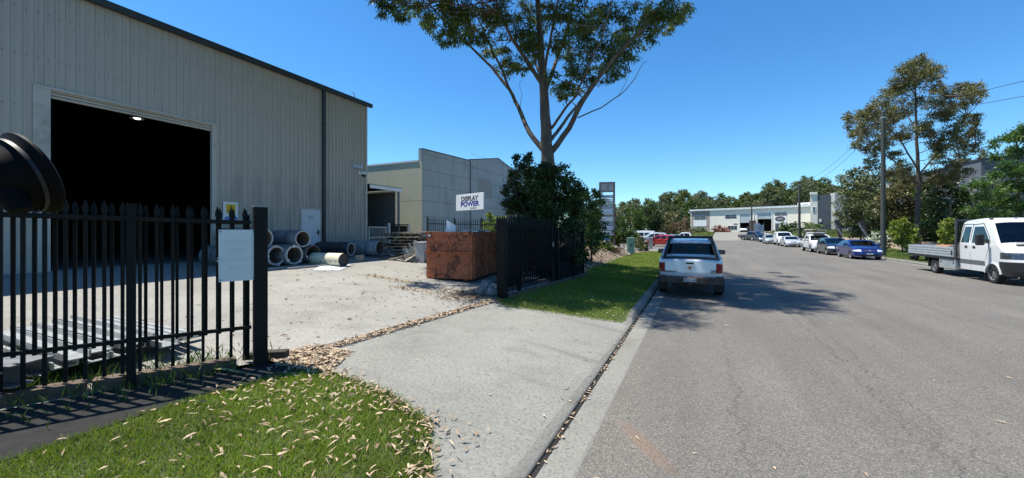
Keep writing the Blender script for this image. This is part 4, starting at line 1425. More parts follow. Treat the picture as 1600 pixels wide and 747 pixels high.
def timber_stack():
    b = G(640, 400)
    cols = [M("stack_timber_a", (0.20, 0.155, 0.11), 0.9, var=0.3, scale=6), M("stack_timber_b", (0.42, 0.35, 0.26), 0.9, var=0.25, scale=6), M("stack_timber_c", (0.095, 0.075, 0.06), 0.9, var=0.3, scale=6)]
    t = thing("timber_stack", "untidy stack of old timber planks behind the skip", "timber stack", (-12.6, 14.6, gz(-12.6, 14.6)), 0.10)
    random.seed(11)
    z = 0.05
    for lay in range(15):
        L = random.uniform(1.7, 2.5)
        n = 5 if lay % 2 else 6
        for i in range(n):
            if lay % 2:
                x = random.uniform(-1.1, 1.1)
                mb = MB().cbox((x, 0.0, z + 0.045), (0.10, 1.0, 0.075), random.uniform(-0.12, 0.12))
            else:
                mb = MB().cbox((random.uniform(-0.25, 0.25), -0.5 + i * 0.2, z + 0.03), (L * random.uniform(0.85, 1.05), 0.16, 0.05), random.uniform(-0.05, 0.05))
            part("plank", mb, cols[random.choice((0, 0, 1, 2))], t)
        z += 0.085 if lay % 2 else 0.065
    for i in range(4):
        part("plank", MB().cbox((0.3 + i * 0.12, -0.1 + 0.15 * i, z + 0.03 + 0.01 * i), (2.0, 0.14, 0.04), 0.15 - 0.1 * i), cols[1], t)
    loose = (((-11.6, 13.3), (1.5, 0.1, 0.06), 0.7, 0.25), ((-12.0, 13.2), (1.2, 0.1, 0.06), -0.4, 0.1), ((-11.4, 13.7), (0.12, 0.12, 0.9), 0.2, 0.0), ((-11.1, 13.5), (1.3, 0.14, 0.05), 1.1, 0.5), ((-12.4, 13.1), (0.9, 0.2, 0.05), 0.2, 0.0))
    lab = ("pale broken plank leaning against the scrap heap", "short dark plank lying before the timber stack", "upright pale timber offcut by the scrap heap", "slanting plank propped on the scrap heap", "flat board on the concrete before the timber stack")
    for i, ((x, y), s, rz, tl) in enumerate(loose):
        g = gz(x, y)
        m = Matrix.Translation((x, y, g + s[2] / 2 + abs(math.sin(tl)) * s[0] / 2 + 0.02)) @ Matrix.Rotation(rz, 4, 'Z') @ Matrix.Rotation(-tl, 4, 'Y')
        solid("plank", MB().box(-s[0] / 2, -s[1] / 2, -s[2] / 2, s[0] / 2, s[1] / 2, s[2] / 2, m), cols[(1, 2, 1, 1, 0)[i]], lab[i], "plank", "loose planks before the timber stack", origin=(x, y, g))
    bx = onground(660, 17.0)
    o = thing("concrete_block", "pale grey rectangular block standing between timber stack and skip", "block", tuple(bx))
    part("body", MB().cbox((0, 0, 0.42), (0.45, 0.45, 0.84), 0.1), RINGM, o, bevel=0.02)
    part("top_slab", MB().cbox((0, 0, 0.87), (0.5, 0.5, 0.05), 0.1), M("cap_pale", (0.5, 0.5, 0.48), 0.7), o)
    pb = G(600, 388)
    tb = thing("red_tub", "dull red plastic tub behind the plastic wrapped roll", "tub", (pb.x - 0.4, pb.y + 0.9, gz(pb.x, pb.y)))
    rd = M("dull_red", (0.30, 0.075, 0.05), 0.6, var=0.2)
    part("body", MB().lathe([(0.0, 0.0), (0.34, 0.0), (0.42, 0.62), (0.40, 0.62), (0.32, 0.04), (0, 0.04)], 20), rd, tb, smooth=30)
    part("rim", MB().lathe([(0.42, 0.60), (0.46, 0.60), (0.46, 0.66), (0.41, 0.66)], 20, None, True), rd, tb, smooth=30)
    # curled metal shavings
    sb = G(652, 408)
    m = MB()
    for i in range(1000):
        a = random.uniform(0, 6.28)
        rr = random.random() ** 0.6
        x, y = sb.x + 0.05 + math.cos(a) * rr * 0.62, sb.y + 0.3 + math.sin(a) * rr * 0.6
        h = 0.72 * (1 - rr) ** 0.8
        zz = gz(x, y) + random.uniform(0, h + 0.03)
        pts = []
        d = Vector((random.gauss(0, 1), random.gauss(0, 1), random.gauss(0, 0.5))).normalized() * 0.16
        p = Vector((x, y, zz))
        for k in range(4):
            pts.append(p.copy())
            p += d + Vector((random.gauss(0, 0.05), random.gauss(0, 0.05), random.gauss(0, 0.05)))
            p.z = max(p.z, gz(x, y) + 0.01)
        m.tube(pts, 0.014, 3, False)
    solid("scrap_heap", m, M("shavings", (0.34, 0.36, 0.39), 0.4, 0.5, var=0.3), "tangled heap of grey metal shavings beside the skip", "scrap", kind='stuff')
    pp = G(625, 401)
    pm = MB()
    for i in range(16):
        x, y = pp.x + random.gauss(0, 0.35), pp.y + random.gauss(0, 0.3)
        pm.cbox((x, y, gz(x, y) + 0.03 + 0.03 * random.random()), (random.uniform(0.12, 0.4), random.uniform(0.1, 0.25), 0.03), 0, Matrix.Rotation(random.uniform(0, 6), 4, 'Z') @ Matrix.Rotation(random.gauss(0, 0.25), 4, 'X'))
    solid("paper_scraps", pm, WHITE, "white paper scraps strewn in front of the timber stack", "scraps", kind='stuff')
timber_stack()

def near_left_clutter():
    # galvanised purlins on timber bearers behind the near fence
    t = thing("purlin_bundle", "bundle of galvanised steel channels lying behind the near picket fence", "steel bundle", (-7.6, 2.1, gz(-7.6, 2.1)), 0.02)
    pr = [(-0.10, 0.0), (-0.10, 0.075), (-0.085, 0.075), (-0.085, 0.012), (0.085, 0.012), (0.085, 0.075), (0.10, 0.075), (0.10, 0.0)]
    def chan(L):
        mb = MB()
        n = len(pr)
        mb.v = [(-L / 2, y, z) for y, z in pr] + [(L / 2, y, z) for y, z in pr]
        mb.f = [(i, (i + 1) % n, (i + 1) % n + n, i + n) for i in range(n)]
        mb.f += [(0, 1, 2, 3), (0, 3, 4, 7), (7, 4, 5, 6)]
        mb.f += [(n + 3, n + 2, n + 1, n), (n + 7, n + 4, n + 3, n), (n + 6, n + 5, n + 4, n + 7)]
        return mb
    cm = chan(2.6)
    me = mesh_from("channel", cm.v, cm.f, GALV)
    random.seed(5)
    for lay in range(2):
        for i in range(5 - lay):
            sameparts(me, "channel", t, (random.uniform(-0.15, 0.15), -0.45 + i * 0.225 + lay * 0.1, 0.09 + lay * 0.08), random.uniform(-0.02, 0.02))
    for i in range(3):
        part("tube", MB().tube([(-1.2, 0.62 + i * 0.11, 0.13), (1.25, 0.60 + i * 0.11, 0.13)], 0.05, 10), GALV, t, smooth=50)
    for x in (-0.9, 0.8):
        part("bearer", MB().box(x, -0.75, 0.0, x + 0.09, 1.1, 0.085), M("old_timber", (0.16, 0.12, 0.085)), t)
    hb = thing("steel_beam", "large grey steel beams lying in weeds at the near end of the picket fence", "steel beam", (-7.0, 1.0, gz(-7.0, 1.0)), 0.35)
    gs = M("mill_steel", (0.17, 0.18, 0.19), 0.5, 0.3, var=0.25, scale=3)
    part("bearer", MB().box(-0.9, -0.5, 0.0, -0.8, 0.6, 0.09), MATS["old_timber"], hb)
    for i, (y, z, h) in enumerate(((-0.35, 0.09, 0.22), (0.0, 0.09, 0.2), (0.3, 0.09, 0.15))):
        b = MB().box(-1.5, y - 0.09, z, 1.2 - i * 0.2, y + 0.09, z + 0.018).box(-1.5, y - 0.09, z + h, 1.2 - i * 0.2, y + 0.09, z + h + 0.018).box(-1.5, y - 0.008, z + 0.0181, 1.2 - i * 0.2, y + 0.008, z + h - 0.0001)
        part("beam", b, gs, hb)
    s = thing("white_sheet", "white metal sheet offcuts lying flat in weeds behind the near fence", "sheet", (-6.9, 1.25, gz(-6.9, 1.2)), 0.5)
    part("sheet", MB().box(-0.5, -0.25, 0.03, 0.5, 0.25, 0.035), WHITE, s)
    part("sheet", MB().box(-0.9, 0.1, 0.045, 0.0, 0.45, 0.05, Matrix.Rotation(0.3, 4, 'Z')), WHITE, s)
    sl = thing("timber_sleeper", "long weathered timber sleeper under the near picket fence", "sleeper", (-5.5, 2.3, gz(-5.5, 2.3)))
    d = Vector((FB[0] - FA[0], FB[1] - FA[1], 0)).normalized()
    old = MATS["old_timber"]
    a = Vector((FA[0] - 0.12, FA[1], 0))
    for i in range(3):
        p, q = a + d * (0.2 + i * 1.3), a + d * (1.45 + i * 1.3)
        part("plank", MB().beam((p.x, p.y, gz(p.x, p.y) + 0.05), (q.x, q.y, gz(q.x, q.y) + 0.05), 0.16, 0.13), old, sl, True)
    e = G(433, 563)
    bk = thing("timber_offcut", "short dark timber offcut at the foot of the thick fence post", "offcut", tuple(e))
    part("block", MB().cbox((-0.06, 0.02, 0.06), (0.30, 0.13, 0.12), 0.6), M("dark_timber", (0.05, 0.04, 0.032), 0.9, var=0.3), bk, bevel=0.006)
    part("block", MB().cbox((-0.30, -0.12, 0.045), (0.26, 0.12, 0.09), 0.9), MATS["dark_timber"], bk, bevel=0.006)
    # a fallen palm leaflet in the fence's shade
    a, b = G(272, 573), G(388, 588)
    fr = thing("palm_leaflet", "long pale green palm leaflet fallen in the near fence's shade", "leaf", tuple(a))
    mb = MB()
    for i in range(9):
        k = i / 8
        p = a.lerp(b, k)
        w = 0.035 * math.sin(math.pi * min(1, 0.12 + k * 0.95)) + 0.004
        n = Vector((-(b - a).y, (b - a).x, 0)).normalized()
        z = gz(p.x, p.y) + 0.03 + 0.02 * math.sin(k * 3)
        mb.v += [(p.x - n.x * w, p.y - n.y * w, z), (p.x, p.y, z - 0.008), (p.x + n.x * w, p.y + n.y * w, z)]
    for i in range(8):
        for q in (0, 1):
            mb.f.append((i * 3 + q, i * 3 + q + 1, i * 3 + q + 4, i * 3 + q + 3))
    part("blade", mb, M("pale_frond", (0.33, 0.36, 0.16), 0.6), fr, True)
    # concrete rubble by the shaded gate
    random.seed(21)
    names = ("pale broken concrete lump against the thick gate post", "grey rubble chunk behind the thick gate post", "dark flat rubble slab beside the thick gate post", "small rubble piece nearest the drain's end")
    for i, (px, py, s) in enumerate(((772, 455, 0.36), (757, 452, 0.34), (765, 462, 0.30), (748, 460, 0.2))):
        p = G(px, py)
        mb = MB().lathe([(0.0, 0.0), (0.5, 0.0), (0.52, 0.3), (0.34, 0.62), (0.0, 0.7)], 7)
        mb.v = [((x + random.uniform(-0.1, 0.1)) * s, (y + random.uniform(-0.1, 0.1)) * s, z * s * random.uniform(0.7, 1.25)) for x, y, z in mb.v]
        solid("rubble", MB().add([(x + p.x, y + p.y + 0.1, z + p.z) for x, y, z in mb.v], mb.f), M("rubble", (0.26, 0.25, 0.235), 0.9, var=0.3, scale=6), names[i], "rubble", "rubble by the gate post", origin=tuple(p))
near_left_clutter()

def drain():
    a, b = Vector((-5.02, 3.55)), Vector((-4.66, 8.55))
    d = (b - a).normalized()
    t = thing("drain_grate", "narrow steel drain grate across the driveway filled with dry leaves", "drain", (a.x, a.y, gz(*a) + 0.0))
    L = (b - a).length
    n = Vector((-d.y, d.x))
    def at(s, o, dz):
        p = a + d * s + n * o
        return Vector((p.x, p.y, gz(p.x, p.y) + dz))
    steel = M("drain_steel", (0.10, 0.095, 0.09), 0.6, 0.4, var=0.3)
    for o in (-0.12, 0.12):
        m = MB()
        for i in range(10):
            m.beam(at(L * i / 10, o, 0.008), at(L * (i + 1) / 10, o, 0.008), 0.03, 0.012)
        part("frame", m, steel, t, True)
    bed = MB()
    for i in range(20):
        s0, s1 = L * i / 20, L * (i + 1) / 20
        bed.add([at(s0, -0.104, 0.0085), at(s1, -0.104, 0.0085), at(s1, 0.104, 0.0085), at(s0, 0.104, 0.0085)], [(3, 2, 1, 0)])
    part("channel", bed, DIRT_AND_SHADE, t, True)
    bm = MB().box(-0.10, -0.006, 0.0, 0.10, 0.006, 0.014)
    me = mesh_from("bar", bm.v, bm.f, steel)
    rz = math.atan2(n.y, n.x)
    base = WM[t].translation
    for i in range(110):
        p = at(0.03 + i * (L - 0.06) / 109, 0, 0.004)
        sameparts(me, "bar", t, tuple(p - base), rz)
drain()

# ------------------------------------------------------------------ street furniture
def pylon():
    c = onground(948.5, 40)
    rz = math.atan2(c.x - 0, c.y) * -0.6
    t = thing("pylon_sign", "tall grey pylon sign with a number 2 panel over rows of tenant panels", "sign", tuple(c), YAW * 0.6)
    fr = M("pylon_frame", (0.20, 0.17, 0.155), 0.5)
    W, H = 1.62, 7.2 - c.z
    for sx in (-1, 1):
        part("post", MB().box(sx * (W / 2 - 0.1) - 0.1, -0.12, -0.1, sx * (W / 2 - 0.1) + 0.1, 0.12, H), fr, t)
    part("top_rail", MB().box(-W / 2 + 0.2, -0.115, H - 0.16, W / 2 - 0.2, 0.115, H - 0.002), fr, t)
    hp = part("panel", MB().box(-W / 2 + 0.2, -0.09, H - 0.95, W / 2 - 0.2, 0.09, H - 0.165), M("pylon_grey", (0.42, 0.41, 0.40), 0.5), t, label="grey panel with the large number 2")
    blk = M("print_dark", (0.03, 0.03, 0.035), 0.5)
    text("lettering", "2", 0.56, blk, hp, (0.06, -0.093, H - 0.5), (math.radians(90), 0, 0), 0.002)
    part("lettering", MB().box(-0.28, -0.094, H - 0.50, -0.10, -0.0905, H - 0.48).add([], []), blk, hp)
    for i in range(11):
        part("printed_mark", MB().box(-0.50 + i * 0.092, -0.094, H - 0.87, -0.435 + i * 0.092, -0.0905, H - 0.82), blk, hp)
    part("rail", MB().box(-W / 2 + 0.2, -0.1, H - 1.06, W / 2 - 0.2, 0.1, H - 0.955), fr, t)
    z = H - 1.35
    pal = [M("panel_blue_white", (0.50, 0.58, 0.66), 0.35), M("panel_white", (0.62, 0.66, 0.70), 0.35), M("panel_tan", (0.34, 0.30, 0.27), 0.4), M("panel_grey", (0.30, 0.36, 0.42), 0.35)]
    hs_ = (0.36, 0.12, 0.36, 0.16, 0.22, 0.66, 0.10, 0.52, 0.34, 0.5, 0.5)
    pi = (0, 2, 1, 2, 3, 0, 2, 1, 3, 0, 1)
    random.seed(4)
    for i, (h, q) in enumerate(zip(hs_, pi)):
        p = part("panel", MB().box(-W / 2 + 0.2, -0.07, z - h + 0.03, W / 2 - 0.2, 0.07, z), pal[q], t)
        if h > 0.3 and i % 2 == 0:
            for k in range(random.randint(4, 7)):
                part("printed_mark", MB().box(-0.45 + k * 0.14, -0.074, z - h * 0.62, -0.36 + k * 0.14, -0.0705, z - h * 0.36), M("print_navy", (0.05, 0.09, 0.22), 0.5), p)
        z -= h + 0.04
pylon()

def cabinets():
    c = onground(985.5, 29.5)
    t = thing("green_cabinet", "pale green electrical cabinet at the mulch edge beside the lawn", "cabinet", tuple(c), 0.2)
    gm = M("cabinet_green", (0.22, 0.33, 0.25), 0.5, var=0.08)
    part("body", MB().box(-0.27, -0.2, 0.06, 0.27, 0.2, 1.2), gm, t, bevel=0.012)
    part("plinth", MB().box(-0.25, -0.18, -0.1, 0.25, 0.18, 0.06), M("plinth", (0.25, 0.26, 0.25)), t)
    part("lid", MB().box(-0.30, -0.23, 1.2, 0.30, 0.23, 1.27), gm, t, bevel=0.012)
    part("label", MB().box(-0.05, -0.206, 0.62, 0.10, -0.201, 0.80), M("label_dark", (0.10, 0.14, 0.12), 0.5), t)
    c = onground(1017, 41.5)
    t = thing("grey_cabinet", "narrow grey service pillar beside the side driveway", "cabinet", tuple(c), 0.1)
    gm = M("pillar_grey", (0.30, 0.30, 0.29), 0.6, var=0.08)
    part("body", MB().box(-0.2, -0.15, -0.1, 0.2, 0.15, 1.2), gm, t, bevel=0.01)
    part("lid", MB().box(-0.22, -0.17, 1.2, 0.22, 0.17, 1.26), gm, t)
cabinets()

WOODPOLE = M("pole_timber", (0.050, 0.056, 0.050), 0.9, var=0.25, scale=3, stretch=(4, 4, 0.3), bump=0.4, bscale=8)
def pole(px, t, top_y, label, arms=False, w=0.17):
    c = onground(px, t)
    if px == 1380:
        c.z = gz(c.x, c.y)
    H = EYE + (361 - top_y) * t / 600 - c.z
    o = thing("power_pole", label, "pole", tuple(c), 0, "timber power poles along the street")
    part("shaft", MB().tube([(0, 0, -0.3), (0, 0, H * 0.5), (0, 0, H)], [w, w * 0.9, w * 0.74], 14), WOODPOLE, o, smooth=50)
    part("cap", MB().lathe([(w * 0.8, H), (w * 0.8, H + 0.03), (0, H + 0.06)], 14), GALV, o)
    part("band", MB().lathe([(w * 0.76, H - 0.5), (w * 0.8, H - 0.5), (w * 0.8, H - 0.4), (w * 0.76, H - 0.4)], 14), GALV, o)
    for i in range(2):
        a = part("bracket", MB().box(-0.05, w * 0.7, H - 0.25 - i * 0.55, 0.05, w * 0.7 + 0.12, H - 0.17 - i * 0.55), GALV, o)
        part("insulator", MB().lathe([(0.03, 0), (0.06, 0.03), (0.045, 0.06), (0.06, 0.09), (0.03, 0.13)], 10, Matrix.Translation((0, w * 0.7 + 0.06, H - 0.17 - i * 0.55))), M("porcelain", (0.30, 0.17, 0.12), 0.3), a)
    if arms:
        part("crossarm", MB().box(-1.0, -0.06, H - 0.6, 1.0, 0.06, H - 0.48), WOODPOLE, o)
    return Vector((c.x, c.y, c.z + H))

P1 = pole(1380, 30.6, 175, "nearest tall weathered power pole on the lawn behind the white tray truck")
P2 = pole(1249, 56, 284, "power pole rising behind the parked cars near the palm clump")
P3 = pole(1174.5, 80, 322, "slim power pole standing in front of the far white industrial units")

def wire(a, b, sag, label, rad=0.014):
    pts = []
    for i in range(17):
        k = i / 16
        p = Vector(a).lerp(Vector(b), k)
        p.z -= sag * 4 * k * (1 - k)
        pts.append(p)
    solid("power_line", MB().tube(pts, rad, 5), M("wire", (0.012, 0.012, 0.013), 0.6), label, "power line", "power lines between the poles", origin=tuple(a))
E1, E2 = P1 + (P(1640, 106, 20.0) - P1) * 2.6, P1 + (P(1640, 122, 20.0) - P1) * 2.6
wire(P1 + Vector((0, 0.2, -0.15)), P2 + Vector((0, -0.2, -0.15)), 1.0, "upper black cable between the near pole and the next")
wire(P1 + Vector((0, 0.2, -0.7)), P2 + Vector((0, -0.2, -0.7)), 1.1, "lower black cable between the near pole and the next")
wire(P1 + Vector((0, -0.2, -0.15)), E1, 0.3, "upper black cable from the near pole towards the street's near end")
wire(P1 + Vector((0, -0.2, -0.7)), E2, 0.3, "lower black cable from the near pole towards the street's near end")
wire(P2 + Vector((0, 0.2, -0.2)), P3 + Vector((0, -0.2, -0.2)), 0.5, "cable running to the slim far pole")
wire(P2 + Vector((0, 0.2, -0.75)), P3 + Vector((0, -0.2, -0.75)), 0.6, "lower cable running to the slim far pole")
wire(P1 + Vector((0.1, 0, -0.3)), P(1555, 244, 43), 0.8, "thin service cable from the near pole to the grey rooftop", 0.009)

def feather_flag(px, t, label):
    c = onground(px + 10, t)
    H = EYE + (361 - 343.5) * t / 600 - c.z
    o = thing("feather_flag", label, "flag", tuple(c), -0.25, "dark feather flags beyond the blue car")
    part("pole", MB().tube([(0.02, 0, 0), (0.02, 0, H * 0.55), (-0.02, 0, H * 0.86), (-0.24, 0, H), (-0.55, 0, H - 0.03), (-0.68, 0, H - 0.22)], 0.016, 6), BLACK, o, smooth=60)
    out = [(0.0, 0.25), (0.0, H * 0.55), (-0.04, H * 0.86), (-0.25, H - 0.02), (-0.54, H - 0.05), (-0.67, H - 0.24), (-0.60, H - 0.55), (-0.36, H * 0.55), (-0.14, 0.36)]
    m = MB().prism([(x, z) for x, z in out], -0.004, 0.004, Matrix.Rotation(math.radians(90), 4, 'X'))
    cl = part("cloth", m, M("flag_cloth", (0.022, 0.022, 0.026), 0.7), o)
    text("lettering", "CAR SERVICE", 0.27, M("flag_print", (0.45, 0.45, 0.46), 0.6), cl, (-0.30, -0.006, H * 0.66), Matrix.Rotation(math.radians(90), 4, 'X') @ Matrix.Rotation(math.radians(-62), 4, 'Z'), 0.001)
    part("ground_spike", MB().cbox((0.02, 0, 0.0), (0.3, 0.3, 0.05)), BLACK, o)
feather_flag(1305, 43.5, "dark lettered feather flag above the parked dark hatchback")
feather_flag(1344, 40.5, "dark lettered feather flag behind the blue sedan, nearer the power pole")

# ------------------------------------------------------------------ far industrial units at the street's end
FW, FE = (-1.3, 116.0), (23.0, 105.0)
def far_units():
    dx, dy = FE[0] - FW[0], FE[1] - FW[1]
    L = math.hypot(dx, dy)
    ang = math.atan2(dy, dx)
    z0 = 1.8
    t = thing("industrial_units", "long white industrial unit row with two roller doors at the street's end", "building", (FW[0], FW[1], z0), ang)
    def loc(X, Y):
        """zoomed picture position to (along the wall, height)"""
        px, py = 1060 + X / 5.926, 300 + Y / 5.926
        x, y = online(px, FW, FE)
        tt = -SA * x + CA * y
        return math.hypot(x - FW[0], y - FW[1]) * (1 if x > FW[0] else -1), EYE + (361 - py) * tt / 600 - z0
    wallm = M("unit_white", (0.74, 0.71, 0.60), 0.7, var=0.05, dirt=(0.48, 0.49, 0.47), dlo=0.55, dhi=0.9)
    H = 5.9
    s1a, _ = loc(568, 0); s1b, _ = loc(668, 0)
    s2a, _ = loc(732, 0); s2b, _ = loc(862, 0)
    s1a, s1b, s2a, s2b = s1a, s1b, s2a, s2b
    _, d1 = loc(600, 205)
    _, d2 = loc(800, 195)
    D = 12
    def wallp(x0, x1, z_0, z_1, m=wallm, y0=0.0, y1=0.25, nm="wall"):
        return part(nm, MB().box(x0, y0, z_0, x1, y1, z_1), m, t)
    b0, b1 = loc(120, 0)[0], loc(290, 0)[0]
    wallp(b0, b1, -0.5, H, M("unit_brown", (0.33, 0.27, 0.24), 0.8))
    wallp(b1 + 0.01, s1a, -0.5, H)
    wallp(s1a, s1b, d1, H)
    wallp(s1b, s2a, -0.5, H)
    wallp(s2a, s2b, d2, H)
    wallp(s2b, L + 1.5, -0.5, H)
    wallp(b0, L + 1.5, -0.5, H, INSIDE, D, D + 0.2, "rear_wall")
    wallp(b0 - 0.2, b0, -0.5, H, wallm, 0.0, D + 0.2, "end_wall")
    wallp(L + 1.5, L + 1.7, -0.5, H, wallm, 0.0, D + 0.2, "end_wall")
    part("roof", MB().box(b0 - 0.3, -0.25, H + 0.002, L + 1.8, D + 0.3, H + 0.12), WHITE, t)
    part("fascia", MB().box(b0 - 0.35, -0.36, H - 0.22, L + 1.85, -0.26, H + 0.22), M("fascia_pale", (0.60, 0.64, 0.66), 0.5), t)
    part("floor", MB().box(b0, 0.26, -0.4, L + 1.5, D, 0.05), INFLOOR, t)
    brown = M("unit_inner_brown", (0.085, 0.06, 0.05), 0.9)
    for (a, b, Yb, Xc) in ((s1a, s1b, 285, 600), (s2a, s2b, 250, 800)):
        _, zc = loc(Xc, Yb)
        top = d1 if a == s1a else d2
        cm = MB()
        rd = part("roller_door", MB().box(a, 0.12, zc, b, 0.16, top), M("door_pale_blue", (0.46, 0.52, 0.54), 0.5), t)
        nsl = 10
        for i in range(nsl):
            z = zc + (top - zc) * i / nsl
            part("slat", MB().box(a + 0.01, 0.08, z + 0.02, b - 0.01, 0.119, z + (top - zc) / nsl - 0.02), MATS["door_pale_blue"], rd)
        part("inner_wall", MB().box(a - 0.3, 5.0, 0.0, b + 0.3, 5.1, top), brown, t)
    def win(X0, Y0, X1, Y1, nx=2, ny=2, fm=WHITE):
        a, zt = loc(X0, Y0)
        b, zb = loc(X1, Y1)
        f = part("window", MB().box(a, -0.03, zb, b, -0.002, zt), fm, t)
        for i in range(nx):
            for j in range(ny):
                x0 = a + 0.06 + (b - a - 0.06) * i / nx
                x1 = a + (b - a - 0.06) * (i + 1) / nx
                q0 = zb + 0.06 + (zt - zb - 0.06) * j / ny
                q1 = zb + (zt - zb - 0.06) * (j + 1) / ny
                part("pane", MB().box(x0, -0.045, q0, x1, -0.031, q1), M("pane_dark", (0.05, 0.065, 0.075), 0.08, spec=0.6), f)
    win(145, 220, 255, 255)
    win(432, 212, 540, 245)
    win(890, 190, 1008, 220)
    win(510, 290, 550, 303, 1, 1)
    win(455, 312, 545, 350, 3, 1)
    a, zt = loc(140, 262); b, zb = loc(262, 318)
    part("sign_panel", MB().box(a, -0.06, zb, b, -0.002, zt), WHITE, t)
    a, zt = loc(890, 226); b, zb = loc(1000, 284)
    sp = part("sign_panel", MB().box(a, -0.06, zb, b, -0.002, zt), WHITE, t)
    cx, cz = loc(942, 249)
    part("oval_emblem", MB().lathe([(0.0, 0.0), (1.0, 0.0), (1.0, 0.02), (0, 0.02)], 24, Matrix.Translation((cx, -0.063, cz)) @ Matrix.Diagonal((1.0, 1.0, 0.6, 1)) @ Matrix.Rotation(math.radians(90), 4, 'X')), M("emblem_dark", (0.05, 0.045, 0.06), 0.5), sp)
    part("oval_emblem", MB().lathe([(0.0, 0.0), (0.68, 0.0), (0.68, 0.01), (0, 0.01)], 24, Matrix.Translation((cx, -0.086, cz)) @ Matrix.Diagonal((1.0, 1.0, 0.45, 1)) @ Matrix.Rotation(math.radians(90), 4, 'X')), M("emblem_mid", (0.22, 0.20, 0.22), 0.5), sp)
    a, zt = loc(897, 295); b, zb = loc(930, 362)
    part("door", MB().box(a, -0.03, 0.0, b, -0.002, zt), M("pane_dark", (0.05, 0.06, 0.07)), t)
    for X in (700, 868):
        a, _ = loc(X, 0)
        part("downpipe", MB().box(a - 0.06, -0.12, 0, a + 0.06, -0.003, H - 0.3), WHITE, t)
    # brown screen wall between the doors
    a, zt = loc(672, 268); b, _ = loc(735, 268)
    sw = thing("screen_wall", "brown screen wall between the two far roller doors", "wall", tuple(WM[t] @ Vector(((a + b) / 2, -1.2, 0))), ang)
    part("panel", MB().box(-(b - a) / 2, 0, -0.2, (b - a) / 2, 0.15, zt), brown, sw)
    part("cap", MB().box(-(b - a) / 2 - 0.03, -0.03, zt, (b - a) / 2 + 0.03, 0.18, zt + 0.06), brown, sw)
far_units()

def end_block():
    # taller white and dark grey block at the right end of the row
    o = onground(1266, 80)
    ang = math.atan2(FE[1] - FW[1], FE[0] - FW[0])
    z0 = o.z
    t = thing("office_block", "taller block with white and dark grey bands beside the far units", "building", tuple(o), ang * 0.5)
    k = 80 / 600 / math.cos(YAW + ang * 0.5 - math.atan(0)) * 1.0
    wm, dk, gr = MATS["unit_white"], M("block_dark", (0.085, 0.095, 0.11), 0.6), M("block_grey", (0.30, 0.33, 0.36), 0.6)
    def xs(px):
        A = (o.x, o.y)
        B = (o.x + math.cos(ang * 0.5), o.y + math.sin(ang * 0.5))
        x, y = online(px, A, B)
        return (x - o.x) * math.cos(ang * 0.5) + (y - o.y) * math.sin(ang * 0.5)
    for i, (p0, p1, top, m) in enumerate(((1266, 1277.5, 305.5, wm), (1277.5, 1298, 306.5, dk), (1298, 1304.5, 304, wm), (1304.5, 1330, 303.5, gr))):
        H = EYE + (361 - top) * 81 / 600 - z0
        part("wall_band", MB().box(xs(p0) + 0.005, -0.05 * (i % 2), -0.4, xs(p1) - 0.005, 7, H), m, t)
    part("parapet", MB().box(xs(1265), -0.25, 7.6 - 0.3, xs(1277.3), -0.06, 7.6 + 0.2), wm, t)
    x0, x1 = xs(1269.5), xs(1274.5)
    f = part("window", MB().box(x0, -0.07, 3.6, x1, -0.001, 4.8), WHITE, t)
    part("pane", MB().box(x0 + 0.08, -0.08, 3.7, x1 - 0.08, -0.071, 4.15), MATS["pane_dark"], f)
    part("pane", MB().box(x0 + 0.08, -0.08, 4.25, x1 - 0.08, -0.071, 4.7), MATS["pane_dark"], f)
    px0 = xs(1280)
    part("downlight_box", MB().box(px0, -0.2, 1.6, px0 + 0.35, -0.052, 2.2), WHITE, t)
    # rooftop plant
    a = thing("rooftop_unit", "small white rooftop unit above the far roofline", "air unit", tuple(P(1258, 318, 92) - Vector((0, 0, 0.5))), ang)
    part("casing", MB().box(-1.5, 0, -0.6, 1.5, 1.2, 0.7), WHITE, a, bevel=0.05)
    part("grille", MB().box(-0.5, -0.02, -0.3, 0.6, -0.001, 0.4), gr, a)
    # fence in front
    f = thing("picket_fence", "thin dark fence along the far lawn before the grey block", "fence", tuple(onground(1275, 74)))
    A, B = onground(1262, 74), onground(1322, 70)
    for z in (0.3, 1.7):
        part("rail", MB().beam(A + Vector((0, 0, z)), B + Vector((0, 0, z)), 0.04, 0.05), BLACK, f, True)
    bm = MB().box(-0.015, -0.015, 0, 0.015, 0.015, 1.8)
    me = mesh_from("picket", bm.v, bm.f, BLACK)
    for i in range(40):
        p = A.lerp(B, i / 39)
        sameparts(me, "picket", f, tuple(p - WM[f].translation))
end_block()

def tenant_board():
    p = onground(1186, 78)
    t = thing("tenant_board", "white multi panel tenant board standing at the street's end behind parked cars", "sign", tuple(p), 0.25)
    H = EYE + (361 - 349) * 78 / 600 - p.z
    for sx in (-0.85, 0.85):
        part("post", MB().box(sx - 0.05, -0.05, -0.2, sx + 0.05, 0.05, H), GALV, t)
    z = H
    pm = M("board_pale", (0.58, 0.60, 0.64), 0.5)
    for i, h in enumerate((0.35, 0.5, 0.5, 0.5, 0.5, 0.5)):
        w = 0.5 if i == 0 else 0.79
        p_ = part("panel", MB().box(-0.79, -0.04, z - h + 0.04, -0.79 + 2 * w, 0.04, z), pm, t)
        if i:
            part("printed_band", MB().box(-0.6, -0.045, z - h * 0.65, 0.5, -0.041, z - h * 0.4), M("print_grey", (0.15, 0.15, 0.18), 0.5), p_)
        z -= h
tenant_board()

